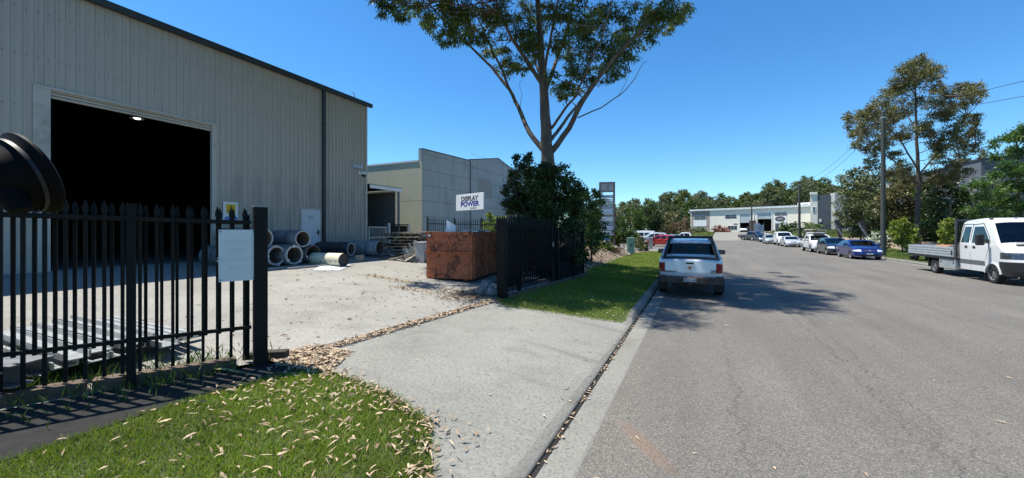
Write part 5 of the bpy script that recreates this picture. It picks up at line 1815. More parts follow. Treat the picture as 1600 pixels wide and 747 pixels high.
def right_buildings():
    o = onground(1533, 44)
    t = thing("grey_hillside_building", "dark blue grey flat building above the green tree by the tray truck", "building", tuple(o), 0.0)
    H = EYE + (361 - 249) * 44 / 600 - o.z
    slate = M("slate_wall", (0.115, 0.125, 0.145), 0.7, var=0.1)
    part("wall", MB().box(0, 0, -0.5, 26, 20, H), slate, t)
    part("parapet_cap", MB().box(-0.12, -0.12, H + 0.003, 26.1, 20.1, H + 0.16), M("cap_dark", (0.07, 0.075, 0.085), 0.5), t)
    for i in range(3):
        f = part("window", MB().box(3 + i * 5, -0.04, H - 3.2, 5.6 + i * 5, -0.003, H - 1.6), BLACK, t)
        part("pane", MB().box(3.1 + i * 5, -0.05, H - 3.1, 5.5 + i * 5, -0.041, H - 1.7), MATS["pane_dark"], f)
    o = onground(1440, 62)
    t = thing("white_roofed_building", "pale low building glimpsed through the trees behind the tray truck", "building", tuple(o), 0.1)
    H = EYE + (361 - 279) * 62 / 600 - o.z
    part("wall", MB().box(0, 0, -0.5, 15, 12, H - 0.8), M("far_wall_pale", (0.42, 0.44, 0.45), 0.7), t)
    part("roof", MB().box(-0.6, -0.8, H - 0.797, 15.6, 12.5, H), M("far_roof_pale", (0.60, 0.63, 0.66), 0.5), t)
    for i in range(4):
        f = part("window", MB().box(1.5 + i * 3.3, -0.04, 2.0, 3.4 + i * 3.3, -0.003, 3.6), WHITE, t)
        part("pane", MB().box(1.6 + i * 3.3, -0.05, 2.1, 3.3 + i * 3.3, -0.041, 3.5), MATS["pane_dark"], f)
    # shade sail corner
    a = P(1507, 316, 41)
    ss = thing("shade_canopy", "small pale shade canopy among the leaves behind the tray truck", "canopy", (a.x, a.y, gz(a.x, a.y)))
    h = a.z - gz(a.x, a.y)
    part("sail", MB().add([(-0.2, 0, h), (1.3, 0.3, h + 0.1), (1.3, 1.6, h + 0.35), (-0.2, 1.5, h + 0.25), (-0.2, 0, h - 0.04), (1.3, 0.3, h + 0.06), (1.3, 1.6, h + 0.31), (-0.2, 1.5, h + 0.21)],
         [(0, 1, 2, 3), (7, 6, 5, 4), (0, 4, 5, 1), (1, 5, 6, 2), (2, 6, 7, 3), (3, 7, 4, 0)]), M("sail_cloth", (0.13, 0.155, 0.13), 0.7), ss)
    for x, y in ((-0.1, 1.3), (1.2, 1.4)):
        part("post", MB().tube([(x, y, -0.2), (x, y, h + 0.2)], 0.04, 8), WOODPOLE, ss)
right_buildings()

# ------------------------------------------------------------------ suction mount on the windscreen of the camera's vehicle
def phone_mount():
    t_ = 0.46
    c = P(52, 272, t_)
    right = Vector((CA, SA, 0))
    fwd = Vector((-SA, CA, 0))
    up = Vector((0, 0, 1))
    v_ = (c - Vector((0, 0, EYE))).normalized()
    r_ = v_.cross(up).normalized()
    n = (v_ * 0.32 + r_ * 0.87 + up * 0.34).normalized()
    t = thing("suction_mount", "black rubber suction cup phone mount close beside the camera", "phone mount", tuple(c), rot=n.to_track_quat('Z', 'Y').to_euler())
    rub = M("mount_rubber", (0.0015, 0.0015, 0.0015), 0.6, spec=0.1)
    R = 64 * t_ / 600
    part("cup", MB().lathe([(0.0, 0.002), (R * 0.9, 0.003), (R, 0.0), (R, -0.003), (R * 0.86, -0.009), (R * 0.84, -0.012)], 48), rub, t, smooth=40)
    part("lip_ring", MB().lathe([(R * 0.865, -0.0135), (R * 0.895, -0.0145), (R * 0.895, -0.0105), (R * 0.875, -0.0095)], 48, None, True), M("mount_lip", (0.008, 0.007, 0.006), 0.5), t, smooth=40)
    part("housing", MB().lathe([(R * 0.84, -0.012), (R * 0.78, -0.017), (R * 0.72, -0.027), (R * 0.62, -0.040), (R * 0.45, -0.051), (R * 0.2, -0.057), (0.0, -0.058)], 40), rub, t, smooth=50)
    a = P(2, 268, 0.43)
    arm = MB().tube([c - n * 0.035, P(20, 280, 0.45), P(-2, 285, 0.44), P(-60, 300, 0.44)], [0.022, 0.02, 0.018, 0.016], 12)
    part("arm", arm, rub, t, True, smooth=60)
    lev = MB().tube([P(8, 292, 0.43), P(22, 312, 0.43), P(33, 330, 0.43)], [0.016, 0.0135, 0.0085], 12)
    part("lever", lev, rub, t, True, smooth=60)
phone_mount()
# ------------------------------------------------------------------ trees and plants
BARK = M("gum_bark", (0.145, 0.118, 0.096), 0.9, var=0.4, scale=2.0, stretch=(5, 5, 0.5), dirt=(0.085, 0.065, 0.055), dscale=1.5, dlo=0.45, dhi=0.65, bump=0.8, bscale=5)
BARK2 = M("dark_bark", (0.095, 0.075, 0.06), 0.9, var=0.35, scale=3, stretch=(4, 4, 0.5))
GUM = leaf_mat("gum_leaf", (0.045, 0.062, 0.018), (0.135, 0.17, 0.052), 0.4, 0.42)
DARKLEAF = leaf_mat("dark_bush_leaf", (0.024, 0.040, 0.011), (0.058, 0.085, 0.022), 0.2, 0.38)
MIDLEAF = leaf_mat("mid_leaf", (0.035, 0.065, 0.014), (0.085, 0.135, 0.030), 0.3, 0.45)
LIME = leaf_mat("lime_leaf", (0.12, 0.165, 0.025), (0.25, 0.30, 0.06), 0.35, 0.5)
OLIVE = leaf_mat("olive_leaf", (0.085, 0.078, 0.030), (0.17, 0.155, 0.064), 0.25, 0.5)
GREYLEAF = leaf_mat("grey_green_leaf", (0.062, 0.074, 0.032), (0.145, 0.155, 0.075), 0.25, 0.5)
BROWNLEAF = leaf_mat("brown_leaf", (0.10, 0.062, 0.038), (0.19, 0.125, 0.08), 0.2, 0.6)
BRIGHT = leaf_mat("bright_tree_leaf", (0.038, 0.078, 0.020), (0.095, 0.165, 0.045), 0.35, 0.42)
PALELEAF = leaf_mat("pale_flower", (0.45, 0.46, 0.40), (0.68, 0.69, 0.64), 0.2, 0.6)
REDLEAF = leaf_mat("reddish_leaf", (0.16, 0.045, 0.035), (0.30, 0.12, 0.09), 0.25, 0.5)

def limb(mb, pts, r0, r1, n=7, wob=0.0):
    """a tapered limb, subdivided and slightly crooked"""
    pts = [Vector(p) for p in pts]
    out = []
    for a, b in zip(pts, pts[1:]):
        for k in range(3):
            out.append(a.lerp(b, k / 3))
    out.append(pts[-1])
    for i in range(1, len(out) - 1):
        out[i] += Vector((random.gauss(0, wob), random.gauss(0, wob), random.gauss(0, wob)))
    m = len(out) - 1
    mb.tube(out, [r0 + (r1 - r0) * (i / m) ** 0.8 for i in range(m + 1)], n, True)
    return out

def px_tree(name, label, cat, t, base_px, trunk, limbs, clumps, leafmat, barkmat, per=600, L=0.2, W=0.05, droop=0.6,
            depth=1.5, group=None, tips=9, tipr=0.38, twigs=True, hang=0.0, twig_r=0.022, seed=1, squash=0.75, basez=None):
    """a tree whose limbs follow the photograph's silhouette, with its own depth; clumps: (px, py, radius px[, depth])"""
    random.seed(seed)
    R = np.random.default_rng(seed)
    base = onground(base_px, t)
    root = thing(name, label, cat, tuple(base), 0, group)
    k = t / 600
    wood = MB()
    nodes = []
    for pts, r0, r1 in trunk + limbs:
        P3 = []
        for q in pts:
            d = q[2] if len(q) > 2 else 0.0
            p = P(q[0], q[1], t + d)
            P3.append(p)
        if (pts, r0, r1) in trunk:
            P3[0] = Vector((P3[0].x, P3[0].y, gz(P3[0].x, P3[0].y) - 0.2))
        nodes += limb(wood, P3, r0, r1, 9 if r0 > 0.12 else 6, 0.012 + 0.02 * r0)
    C, Rd = [], []
    for q in clumps:
        d = q[3] if len(q) > 3 else R.uniform(-depth, depth)
        p = P(q[0], q[1], t + d)
        C.append(p)
        Rd.append(q[2] * k)
    br = MB()
    if twigs and nodes:
        N = np.array([tuple(p) for p in nodes])
        for c, r in zip(C, Rd):
            c3 = np.array(tuple(c))
            dd = np.linalg.norm(N - c3, axis=1) + 1.2 * np.maximum(0, N[:, 2] - c3[2])
            a = Vector(N[int(np.argmin(dd))])
            mid = a.lerp(c, 0.55) + Vector((R.normal(0, .1), R.normal(0, .1), -0.06 * (c - a).length))
            br.tube([a, mid, c], [twig_r * 1.5, twig_r, twig_r * 0.4], 5, False)
            for j in range(3):
                e = c + Vector(tuple(R.normal(size=3))).normalized() * r * 0.75
                br.tube([mid.lerp(c, 0.6), c.lerp(e, 0.5) + Vector((0, 0, 0.05)), e], [twig_r * 0.6, twig_r * 0.4, twig_r * 0.2], 4, False)
    tk = part("trunk", wood, barkmat, root, True, smooth=60)
    if br.v:
        part("branches", br, barkmat, tk, True, kind='stuff')
    cc = [tuple(Vector(c) - base) for c in C]
    V, Q = [], []
    o = 0
    for c, r in zip(cc, Rd):
        n = max(40, int(per * (r / (np.mean(Rd) + 1e-6)) ** 1.6))
        v, q = foliage([c], [r], n, L, W, droop, R, tips, tipr, squash, hang)
        V.append(v)
        Q.append(q + o)
        o += len(v)
    me = bulk_mesh("crown", np.concatenate(V), np.concatenate(Q), leafmat)
    link("crown", me, root)
    return root

def hero_gum():
    T = 17.0
    tr = [([(858, 330), (857, 262), (855, 225), (852, 180), (849, 130), (846, 80), (842, 20), (836, -60), (830, -130)], 0.37, 0.05)]
    lb = [([(853, 240), (828, 208, 0.5), (810, 168, 1.2), (796, 140, 1.6), (768, 106, 2), (738, 76, 2.4), (705, 44, 2.6), (672, 8, 3)], 0.13, 0.03),
          ([(796, 140, 1.6), (786, 112, 1.4), (766, 72, 1.0), (752, 40, 0.5), (735, 0, 0)], 0.07, 0.025),
          ([(861, 238), (890, 200, -0.6), (906, 166, -1.2), (930, 128, -1.8), (958, 92, -2.2), (992, 56, -2.8), (1035, 15, -3.2), (1060, -20, -3.5)], 0.14, 0.03),
          ([(861, 218), (888, 182, 0.6), (925, 134, 1.4), (962, 96, 2), (990, 60, 2.6)], 0.09, 0.025),
          ([(862, 200), (875, 180, -1), (900, 150, -2), (922, 100, -3), (940, 60, -3.6), (955, 10, -4)], 0.07, 0.02),
          ([(903, 184, -1), (940, 168, -1.2), (972, 147, -1.4), (993, 122, -1.6), (1004, 100, -1.6), (1012, 95, -1.6)], 0.03, 0.006),
          ([(965, 152, -1.3), (978, 128, -1.2), (985, 112, -1.1)], 0.012, 0.004),
          ([(850, 150), (866, 104, 1), (884, 55, 2), (896, 0, 3), (905, -70, 3.5)], 0.11, 0.03),
          ([(848, 132), (824, 96, -1), (800, 62, -2), (780, 20, -3), (765, -40, -3.5)], 0.10, 0.03),
          ([(850, 145), (838, 102, 1.5), (828, 60, 2.5), (830, 0, 3.5)], 0.07, 0.03),
          ([(849, 120), (858, 70, -1.5), (868, 20, -2.5), (880, -40, -3.2)], 0.07, 0.03),
          ([(840, 0), (790, -50, 1.0), (700, -80, 0), (560, -85, -0.5)], 0.10, 0.03), ([(838, -30), (880, -80, -1.5), (930, -120, -2.5)], 0.07, 0.03),
          ([(812, 172, 1.1), (815, 150, 1.0), (812, 130, 0.9), (820, 115, 0.8)], 0.015, 0.004)]
    cl = [(598, 6, 16), (615, 16, 20), (640, 8, 22), (632, 0, 18), (660, 22, 20), (668, 36, 14), (690, 22, 26), (700, 44, 22), (720, 16, 28), (722, 52, 22), (738, 34, 24), (708, 8, 24), (760, 20, 26), (745, 62, 18),
          (762, 58, 16), (778, 84, 22), (786, 104, 18), (800, 98, 22), (812, 104, 14), (785, 22, 26), (808, 42, 28), (830, 66, 20), (818, 16, 24), (842, 36, 20), (838, 70, 22), (832, 90, 14), (822, 62, 18), (850, 8, 22), (872, 30, 24),
          (880, 62, 20), (905, 24, 30), (888, 84, 20), (908, 62, 28), (928, 44, 30), (920, 84, 26), (905, 104, 22), (946, 22, 28), (950, 66, 26), (938, 100, 24), (962, 90, 24), (965, 48, 26), (952, 118, 16), (970, 112, 14),
          (982, 28, 26), (996, 58, 22), (975, 78, 22), (1010, 20, 24), (1016, 48, 18), (1034, 26, 22), (1052, 10, 22), (1058, 30, 16), (1066, 18, 14), (1046, 46, 12), (872, 140, 16), (886, 128, 18), (902, 142, 14), (880, 152, 10), (893, 112, 18), (925, 122, 14), (862, 118, 10)]
    # the rest of the crown, above and in front of the part the picture shows
    rr = random.Random(5)
    n = 0
    while n < 165:
        a, q = rr.uniform(0, 6.283), rr.random() ** 0.5
        x, y = -8.5 + math.cos(a) * q * 6.6, 14.8 + math.sin(a) * q * 7.0
        z = rr.uniform(10.5, 17.5) - 2.2 * q * q + 1.0
        r = rr.uniform(0.75, 1.1)
        t = -SA * x + CA * y
        px, py = 800 + 600 * (CA * x + SA * y) / t, 361 - 600 * (z - EYE) / t
        if t > 3 and py < -(r * 600 / t) * 0.8 - 4:
            cl.append((px, py, r * 600 / T, t - T))
            n += 1
    px_tree("gum_tree", "tall spreading gum tree with peeling trunk rising over the dark bush behind the gate", "tree", T, 858, tr, lb, cl, GUM, BARK,
            per=900, L=0.20, W=0.046, droop=0.9, depth=4.2, tips=12, tipr=0.34, seed=2, twig_r=0.018)
hero_gum()

def shrubs():
    px_tree("dark_bush", "big dark green bush round the foot of the tall gum tree", "bush", 15.6, 845,
            [([(845, 400), (842, 340), (838, 290), (825, 255)], 0.07, 0.02)], [([(845, 380), (870, 330, 0.4), (888, 285, 0.5)], 0.05, 0.015), ([(843, 370), (815, 320, -0.4), (800, 280, -0.4)], 0.05, 0.015)],
            [(822, 248, 9), (813, 262, 12), (803, 272, 12), (800, 288, 14), (828, 268, 16), (842, 282, 20), (850, 262, 14), (868, 268, 18), (884, 282, 18), (896, 300, 16), (868, 296, 24), (836, 304, 24), (812, 306, 20), (802, 322, 16),
             (826, 330, 26), (855, 326, 28), (884, 322, 24), (900, 330, 16), (818, 352, 22), (846, 356, 28), (876, 352, 26), (900, 358, 18), (812, 376, 16), (840, 384, 24), (868, 384, 26), (894, 384, 20), (850, 404, 22), (880, 408, 22), (902, 402, 14), (790, 300, 7), (806, 246, 6), (815, 410, 18, 0.6), (835, 425, 18, 0.8), (865, 425, 18, 0.8), (818, 392, 17, 0.7), (828, 384, 17, 0.9), (836, 396, 17, 0.9), (890, 420, 16, 0.6), (845, 300, 26, -1.0), (860, 340, 28, -1.0), (835, 350, 26, -0.9)],
            DARKLEAF, BARK2, per=1400, L=0.11, W=0.055, droop=0.1, depth=0.9, tips=14, tipr=0.42, seed=3)
    px_tree("leafy_bush", "greener bush with drooping fronds between the dark bush and the pylon sign", "bush", 20, 925,
            [([(925, 385), (922, 340), (920, 310)], 0.06, 0.02)], [],
            [(912, 304, 12), (926, 312, 14), (918, 328, 16), (934, 332, 12), (908, 340, 16), (926, 350, 18), (940, 352, 9), (912, 366, 18), (934, 372, 14), (920, 384, 16), (905, 385, 14), (944, 368, 8), (930, 300, 7), (938, 316, 7)],
            MIDLEAF, BARK2, per=520, L=0.17, W=0.055, droop=0.5, depth=0.9, tips=12, seed=4)
    px_tree("yellow_green_bush", "bright yellow green bush peeping over the green fence behind the skip", "bush", 20.6, 770,
            [([(770, 385), (770, 350)], 0.04, 0.02)], [], [(762, 350, 8), (772, 344, 9), (781, 350, 8), (770, 358, 11), (778, 362, 9), (786, 342, 5), (765, 338, 5)], LIME, BARK2, per=330, L=0.14, W=0.06, droop=0.0, depth=0.5, seed=5)
    px_tree("clipped_hedge", "rounded green hedge shrub under the pylon sign beside the green cabinet", "hedge", 40, 975,
            [([(975, 385), (975, 372)], 0.06, 0.03)], [], [(957, 368, 8), (966, 366, 9), (976, 365, 9), (986, 366, 9), (994, 368, 8), (970, 374, 9), (984, 375, 9), (996, 376, 7), (960, 377, 8)], MIDLEAF, BARK2, per=420, L=0.2, W=0.11, droop=0.0, depth=1.0, twigs=False, seed=6)
    px_tree("variegated_shrub", "pale variegated shrub beside the green cabinet and side driveway", "shrub", 36, 1000,
            [([(1000, 390), (1000, 380)], 0.04, 0.02)], [], [(992, 378, 6), (999, 375, 6), (1005, 381, 6), (995, 385, 6), (1003, 388, 5), (1008, 389, 4)], GREYLEAF, BARK2, per=260, L=0.28, W=0.06, droop=-0.5, depth=0.5, twigs=False, seed=7)
    for i, (px, t, r, lab) in enumerate(((936, 26, 6, "low spiky plant at the back of the mulch bed nearest the bush"), (950, 27, 5, "small green plant on the mulch bed under the pylon"), (962, 27.5, 4, "dry brown tuft among stones on the mulch bed"))):
        py = 361 + (EYE - onground(px, t).z) * 600 / t
        px_tree("mulch_plant", lab, "plant", t, px, [([(px, py), (px, py - 3)], 0.02, 0.01)], [], [(px - r * .6, py - r * .7, r), (px + r * .6, py - r * .7, r), (px, py - r, r)], (LIME, MIDLEAF, BROWNLEAF)[i], BARK2, per=130, L=0.26, W=0.04, droop=-0.6, depth=0.2, twigs=False, seed=40 + i)
    # stones by the cabinet
    random.seed(9)
    for i in range(14):
        p = onground(random.uniform(948, 982), random.uniform(27.0, 31.0))
        s = random.uniform(0.2, 0.5)
        mb = MB().lathe([(0.0, -0.1), (0.45, -0.05), (0.5, 0.2), (0.3, 0.45), (0.0, 0.52)], 7)
        mb.v = [(p.x + x * s * random.uniform(0.8, 1.3), p.y + y * s * random.uniform(0.8, 1.3), p.z + z * s * random.uniform(0.7, 1.3)) for x, y, z in mb.v]
        solid("garden_stone", mb, M("garden_rock", (0.25, 0.21, 0.18), 0.9, var=0.4, scale=4), "rough brown grey stone in the mulch below the pylon sign", "stone", "stones on the mulch bed", origin=tuple(p))
    # right hand side
    T = 38
    tr = [([(1434, 380), (1434, 340), (1435, 290), (1433, 240), (1431, 190), (1430, 140), (1430, 105)], 0.26, 0.04)]
    lb = [([(1434, 285), (1405, 258, 1), (1375, 235, 2), (1345, 205, 2.5)], 0.10, 0.025), ([(1434, 265), (1410, 225, -1), (1385, 195, -2), (1350, 188, -2.5)], 0.09, 0.025),
          ([(1434, 275), (1460, 245, 1), (1490, 215, 2), (1520, 165, 2.5)], 0.10, 0.025), ([(1434, 290), (1470, 268, -1), (1500, 245, -2), (1525, 230, -2)], 0.08, 0.02),
          ([(1432, 215), (1450, 180, -1), (1475, 150, -1.5)], 0.07, 0.02), ([(1432, 205), (1412, 170, 1), (1395, 140, 1.5)], 0.07, 0.02), ([(1435, 320), (1400, 295, 1), (1380, 285, 1.5)], 0.06, 0.02), ([(1435, 310), (1465, 292, -1), (1495, 282, -1)], 0.06, 0.02),
          ([(1431, 160), (1445, 130, 0.5), (1455, 112, 1)], 0.05, 0.015), ([(1431, 150), (1415, 125, 0.5), (1405, 115, 1)], 0.05, 0.015)]
    cl = []
    rr = random.Random(8)
    for (x, y, r) in [(1430, 103, 14), (1412, 108, 11), (1450, 106, 13), (1468, 112, 10), (1440, 122, 14), (1420, 126, 12), (1398, 128, 10), (1392, 146, 13), (1378, 160, 13), (1405, 150, 14), (1460, 136, 10), (1365, 175, 13), (1345, 186, 12), (1330, 192, 9), (1352, 205, 13),
                      (1335, 210, 9), (1380, 190, 15), (1400, 178, 14), (1425, 165, 12), (1455, 160, 12), (1480, 150, 13), (1500, 142, 12), (1518, 140, 11), (1532, 143, 8), (1490, 165, 13), (1515, 160, 11), (1470, 178, 12), (1440, 190, 12), (1410, 205, 14), (1385, 215, 13), (1370, 225, 11),
                      (1525, 185, 9), (1508, 195, 10), (1520, 212, 11), (1500, 222, 12), (1485, 205, 11), (1525, 230, 9), (1478, 232, 12), (1500, 240, 9), (1460, 220, 10), (1355, 235, 8), (1345, 222, 8), (1450, 205, 9), (1465, 250, 11), (1490, 258, 10), (1395, 240, 9), (1365, 255, 9), (1410, 262, 11), (1380, 272, 11), (1480, 275, 12), (1455, 272, 11), (1425, 280, 11), (1500, 272, 9)]:
        cl.append((x, y, r))
        for _ in range(2):
            cl.append((x + rr.uniform(-14, 14), y + rr.uniform(-12, 12), r * rr.uniform(0.45, 0.8)))
    px_tree("sparse_tree", "tall sparse olive brown tree on the far side of the street behind the power pole", "tree", T, 1434, tr, lb, cl, OLIVE, BARK2, per=420, L=0.17, W=0.075, droop=0.3, depth=3.0, tips=14, tipr=0.5, squash=1.0, seed=12, twig_r=0.03)
    masses = [("olive_bush", "large olive green bush left of the power pole above the parked cars", 47, 1345, [(1335, 285, 20), (1350, 272, 18), (1320, 305, 18), (1345, 302, 24), (1368, 290, 20), (1325, 328, 20), (1350, 330, 24), (1372, 318, 22), (1330, 350, 18), (1355, 354, 20), (1316, 345, 12), (1375, 345, 20), (1340, 364, 14), (1365, 368, 14)], GREYLEAF),
              ("dense_bush", "dense dark olive thicket between the power pole and the sparse tree", 45, 1400, [(1395, 275, 18), (1410, 290, 20), (1390, 300, 22), (1420, 305, 20), (1400, 322, 24), (1425, 330, 20), (1385, 340, 20), (1408, 350, 22), (1430, 356, 18), (1395, 366, 16), (1418, 370, 14), (1375, 360, 14), (1440, 320, 18), (1436, 345, 16), (1412, 335, 22), (1390, 322, 20), (1430, 375, 14)], OLIVE),
              ("dense_bush", "dark green thicket behind the sparse tree trunk and tray truck", 42, 1460, [(1450, 290, 18), (1470, 285, 16), (1490, 300, 20), (1455, 312, 22), (1478, 325, 22), (1500, 330, 18), (1450, 338, 20), (1470, 350, 22), (1492, 355, 20), (1455, 365, 16), (1480, 372, 14), (1505, 365, 14), (1512, 310, 14)], DARKLEAF),
              ("dense_bush", "shaded low green bush right behind the truck's tray", 37, 1485, [(1465, 352, 12), (1480, 345, 12), (1497, 350, 12), (1472, 368, 12), (1490, 370, 12), (1508, 362, 12), (1520, 350, 14)], DARKLEAF)]
    for i, (nm, lab, t, px, c, m) in enumerate(masses):
        px_tree(nm, lab, "bush", t, px, [([(px, 385), (px, 340), (px + 2, 300)], 0.12, 0.03)], [], c, m, BARK2, per=760, L=0.30, W=0.14, droop=0.2, depth=1.6, tips=13, tipr=0.42, seed=50 + i)
    px_tree("feathery_tree", "bright green layered feathery tree overhanging the white tray truck", "tree", 29, 1590,
            [([(1595, 390), (1592, 330), (1590, 270), (1588, 215)], 0.16, 0.03)], [([(1592, 320), (1560, 290, -.5), (1530, 285, -1)], 0.06, 0.015), ([(1591, 270), (1565, 250, .5), (1548, 240, .5)], 0.05, 0.015), ([(1592, 300), (1630, 280), (1660, 260)], 0.06, 0.02)],
            [(1585, 205, 14), (1565, 218, 12), (1600, 215, 16), (1575, 235, 13), (1556, 246, 9), (1595, 240, 16), (1572, 258, 13), (1590, 268, 18), (1560, 272, 13), (1540, 284, 13), (1525, 290, 11), (1575, 288, 17), (1552, 300, 15), (1530, 305, 12), (1598, 295, 18), (1572, 314, 17), (1545, 320, 14), (1524, 326, 11), (1595, 325, 20), (1560, 336, 16), (1535, 340, 13), (1580, 345, 18), (1605, 350, 18), (1620, 220, 20), (1630, 270, 22), (1640, 320, 24), (1550, 228, 5)],
            BRIGHT, BARK2, per=520, L=0.30, W=0.07, droop=0.15, depth=1.4, tips=9, tipr=0.40, squash=0.38, seed=70)
    px_tree("lime_bush", "yellow green rounded bush right of the power pole on the verge garden", "bush", 34, 1410,
            [([(1410, 378), (1410, 360)], 0.05, 0.02)], [], [(1402, 352, 9), (1412, 347, 9), (1422, 353, 9), (1408, 360, 10), (1420, 364, 9), (1400, 368, 8), (1412, 372, 8), (1428, 362, 6), (1404, 378, 8), (1414, 380, 9), (1424, 376, 8), (1398, 362, 7), (1430, 372, 6)], LIME, BARK2, per=380, L=0.2, W=0.09, droop=0.0, depth=0.6, tips=12, seed=71)
    px_tree("lime_bush", "small yellow green bush behind the truck's headboard", "bush", 33, 1478,
            [([(1478, 390), (1478, 362)], 0.05, 0.02)], [], [(1474, 352, 6), (1480, 346, 6), (1484, 356, 6), (1476, 362, 7), (1483, 368, 7), (1476, 374, 7), (1482, 382, 7)], LIME, BARK2, per=300, L=0.2, W=0.08, droop=0.0, depth=0.5, seed=72)
    b = px_tree("flowering_bush", "white flowering bush left of the power pole behind the blue sedan", "bush", 36, 1373,
            [([(1373, 390), (1373, 372)], 0.05, 0.02)], [], [(1366, 372, 7), (1374, 366, 7), (1380, 374, 8), (1370, 380, 8), (1360, 380, 5), (1382, 384, 6)], MIDLEAF, BARK2, per=200, L=0.2, W=0.09, droop=0.0, depth=0.6, seed=73)
    R = np.random.default_rng(3)
    base = WM[b].translation
    cs = [tuple(P(x, y, 35.8) - base) for x, y in ((1366, 371), (1373, 365), (1380, 373), (1369, 379), (1360, 379), (1378, 382))]
    V, Q = foliage(cs, [0.45] * 6, 170, 0.16, 0.12, 0.0, R, 9, 0.4)
    link("blossoms", bulk_mesh("blossoms", V, Q, PALELEAF), b)['kind'] = 'stuff'
    # bushes by the far units
    far = [("garden_shrub", "low green shrub strip before the brown end of the far units", 96, 1092, [(1086, 362, 6), (1092, 359, 6), (1098, 362, 6), (1090, 366, 6), (1100, 367, 5)], MIDLEAF),
           ("garden_shrub", "yellow green shrubs along the far driveway's near edge", 88, 1108, [(1096, 370, 6), (1104, 368, 6), (1112, 369, 6), (1120, 370, 5), (1108, 373, 5), (1086, 371, 5)], LIME),
           ("red_shrub", "reddish leaved shrub before the white wall left of the small far window", 94, 1126, [(1118, 359, 5), (1126, 357, 5), (1133, 358, 5), (1122, 363, 5), (1130, 364, 5), (1138, 362, 4)], REDLEAF),
           ("garden_shrub", "round green shrub at the far driveway's right edge beside the tenant board", 84, 1208, [(1200, 367, 5), (1208, 365, 5), (1216, 367, 5), (1222, 366, 5), (1212, 371, 5)], MIDLEAF),
           ("garden_shrub", "leafy shrub beside the far door behind the white parked wagon", 80, 1225, [(1222, 352, 5), (1228, 356, 5), (1226, 362, 6), (1220, 362, 4)], MIDLEAF),
           ("garden_shrub", "green shrub under the palm clump by the second power pole", 72, 1252, [(1240, 352, 7), (1248, 358, 8), (1258, 362, 8), (1270, 362, 7), (1280, 362, 6), (1264, 354, 7)], DARKLEAF),
           ("brown_shrub", "dry brown leafless looking thicket left of the far brown wall", 90, 1058, [(1040, 362, 8), (1050, 354, 9), (1060, 350, 10), (1070, 348, 10), (1066, 360, 10), (1054, 364, 9), (1076, 360, 8), (1045, 370, 7)], BROWNLEAF)]
    for i, (nm, lab, t, px, c, m) in enumerate(far):
        py = 361 + (EYE - onground(px, t).z) * 600 / t
        px_tree(nm, lab, "shrub", t, px, [([(px, py), (px, py - 6)], 0.08, 0.03)], [], c, m, BARK2, per=170, L=0.42, W=0.2, droop=0.1, depth=1.0, twigs=False, tips=10, seed=80 + i)
    # mid distance trees beyond the side car park
    for i, (px, t, top, lab, m) in enumerate(((952, 84, 322, "grey green tree beyond the car park left of the wood's edge", GREYLEAF), (985, 88, 326, "dense green tree beyond the car park behind the hedge", MIDLEAF), (1014, 92, 318, "dark green tree beyond the car park above the white van", DARKLEAF), (1040, 95, 330, "olive tree beyond the car park next to the brown thicket", OLIVE))):
        c = [(px + random.uniform(-17, 17), top + random.uniform(4, 46), random.uniform(7, 11)) for _ in range(20)]
        px_tree("car_park_tree", lab, "tree", t, px, [([(px, 372), (px, 345), (px + 2, top + 8)], 0.18, 0.05)], [], c, m, BARK2, per=170, L=0.5, W=0.22, droop=0.2, depth=2.0, tips=10, seed=90 + i)
shrubs()

def palm(px, t, label, h, nf=16, fl=1.9, seed=1):
    random.seed(seed)
    c = onground(px, t)
    root = thing("palm", label, "palm", tuple(c), random.uniform(0, 6), "palms by the second power pole")
    part("trunk", MB().tube([(0, 0, -0.2), (0.05, 0, h * 0.5), (0, 0.03, h)], [0.17, 0.14, 0.12], 9), BARK2, root, smooth=60)
    for i in range(nf):
        a = i * 2.4
        el = random.uniform(0.1, 1.1)
        mb = MB()
        pts = []
        for k in range(7):
            s = k / 6
            r = fl * s * math.cos(el) * (1 - 0.1 * s)
            z = h + fl * s * math.sin(el) - 0.9 * fl * s * s * 0.8
            pts.append(Vector((math.cos(a) * r, math.sin(a) * r, z)))
        side = Vector((-math.sin(a), math.cos(a), 0))
        for k in range(1, 7):
            for q in (0, 0.5):
                p = pts[k - 1].lerp(pts[k], q)
                ln = 0.5 * math.sin(math.pi * min(1, (k + q) / 7 + 0.12))
                d = (pts[k] - pts[k - 1]).normalized()
                for s_ in (-1, 1):
                    e = p + side * s_ * ln + d * 0.25 + Vector((0, 0, -0.15))
                    mb.add([p, p + d * 0.10, e], [(0, 1, 2)])
        part("frond", mb, MIDLEAF, root)
palm(1262, 66, "taller palm clump behind the second power pole", 2.9, seed=1)
palm(1277, 68, "shorter palm clump nearer the dark grey block", 2.0, seed=2)
palm(1252, 67, "small palm just beside the second power pole", 1.6, 12, 1.5, seed=3)

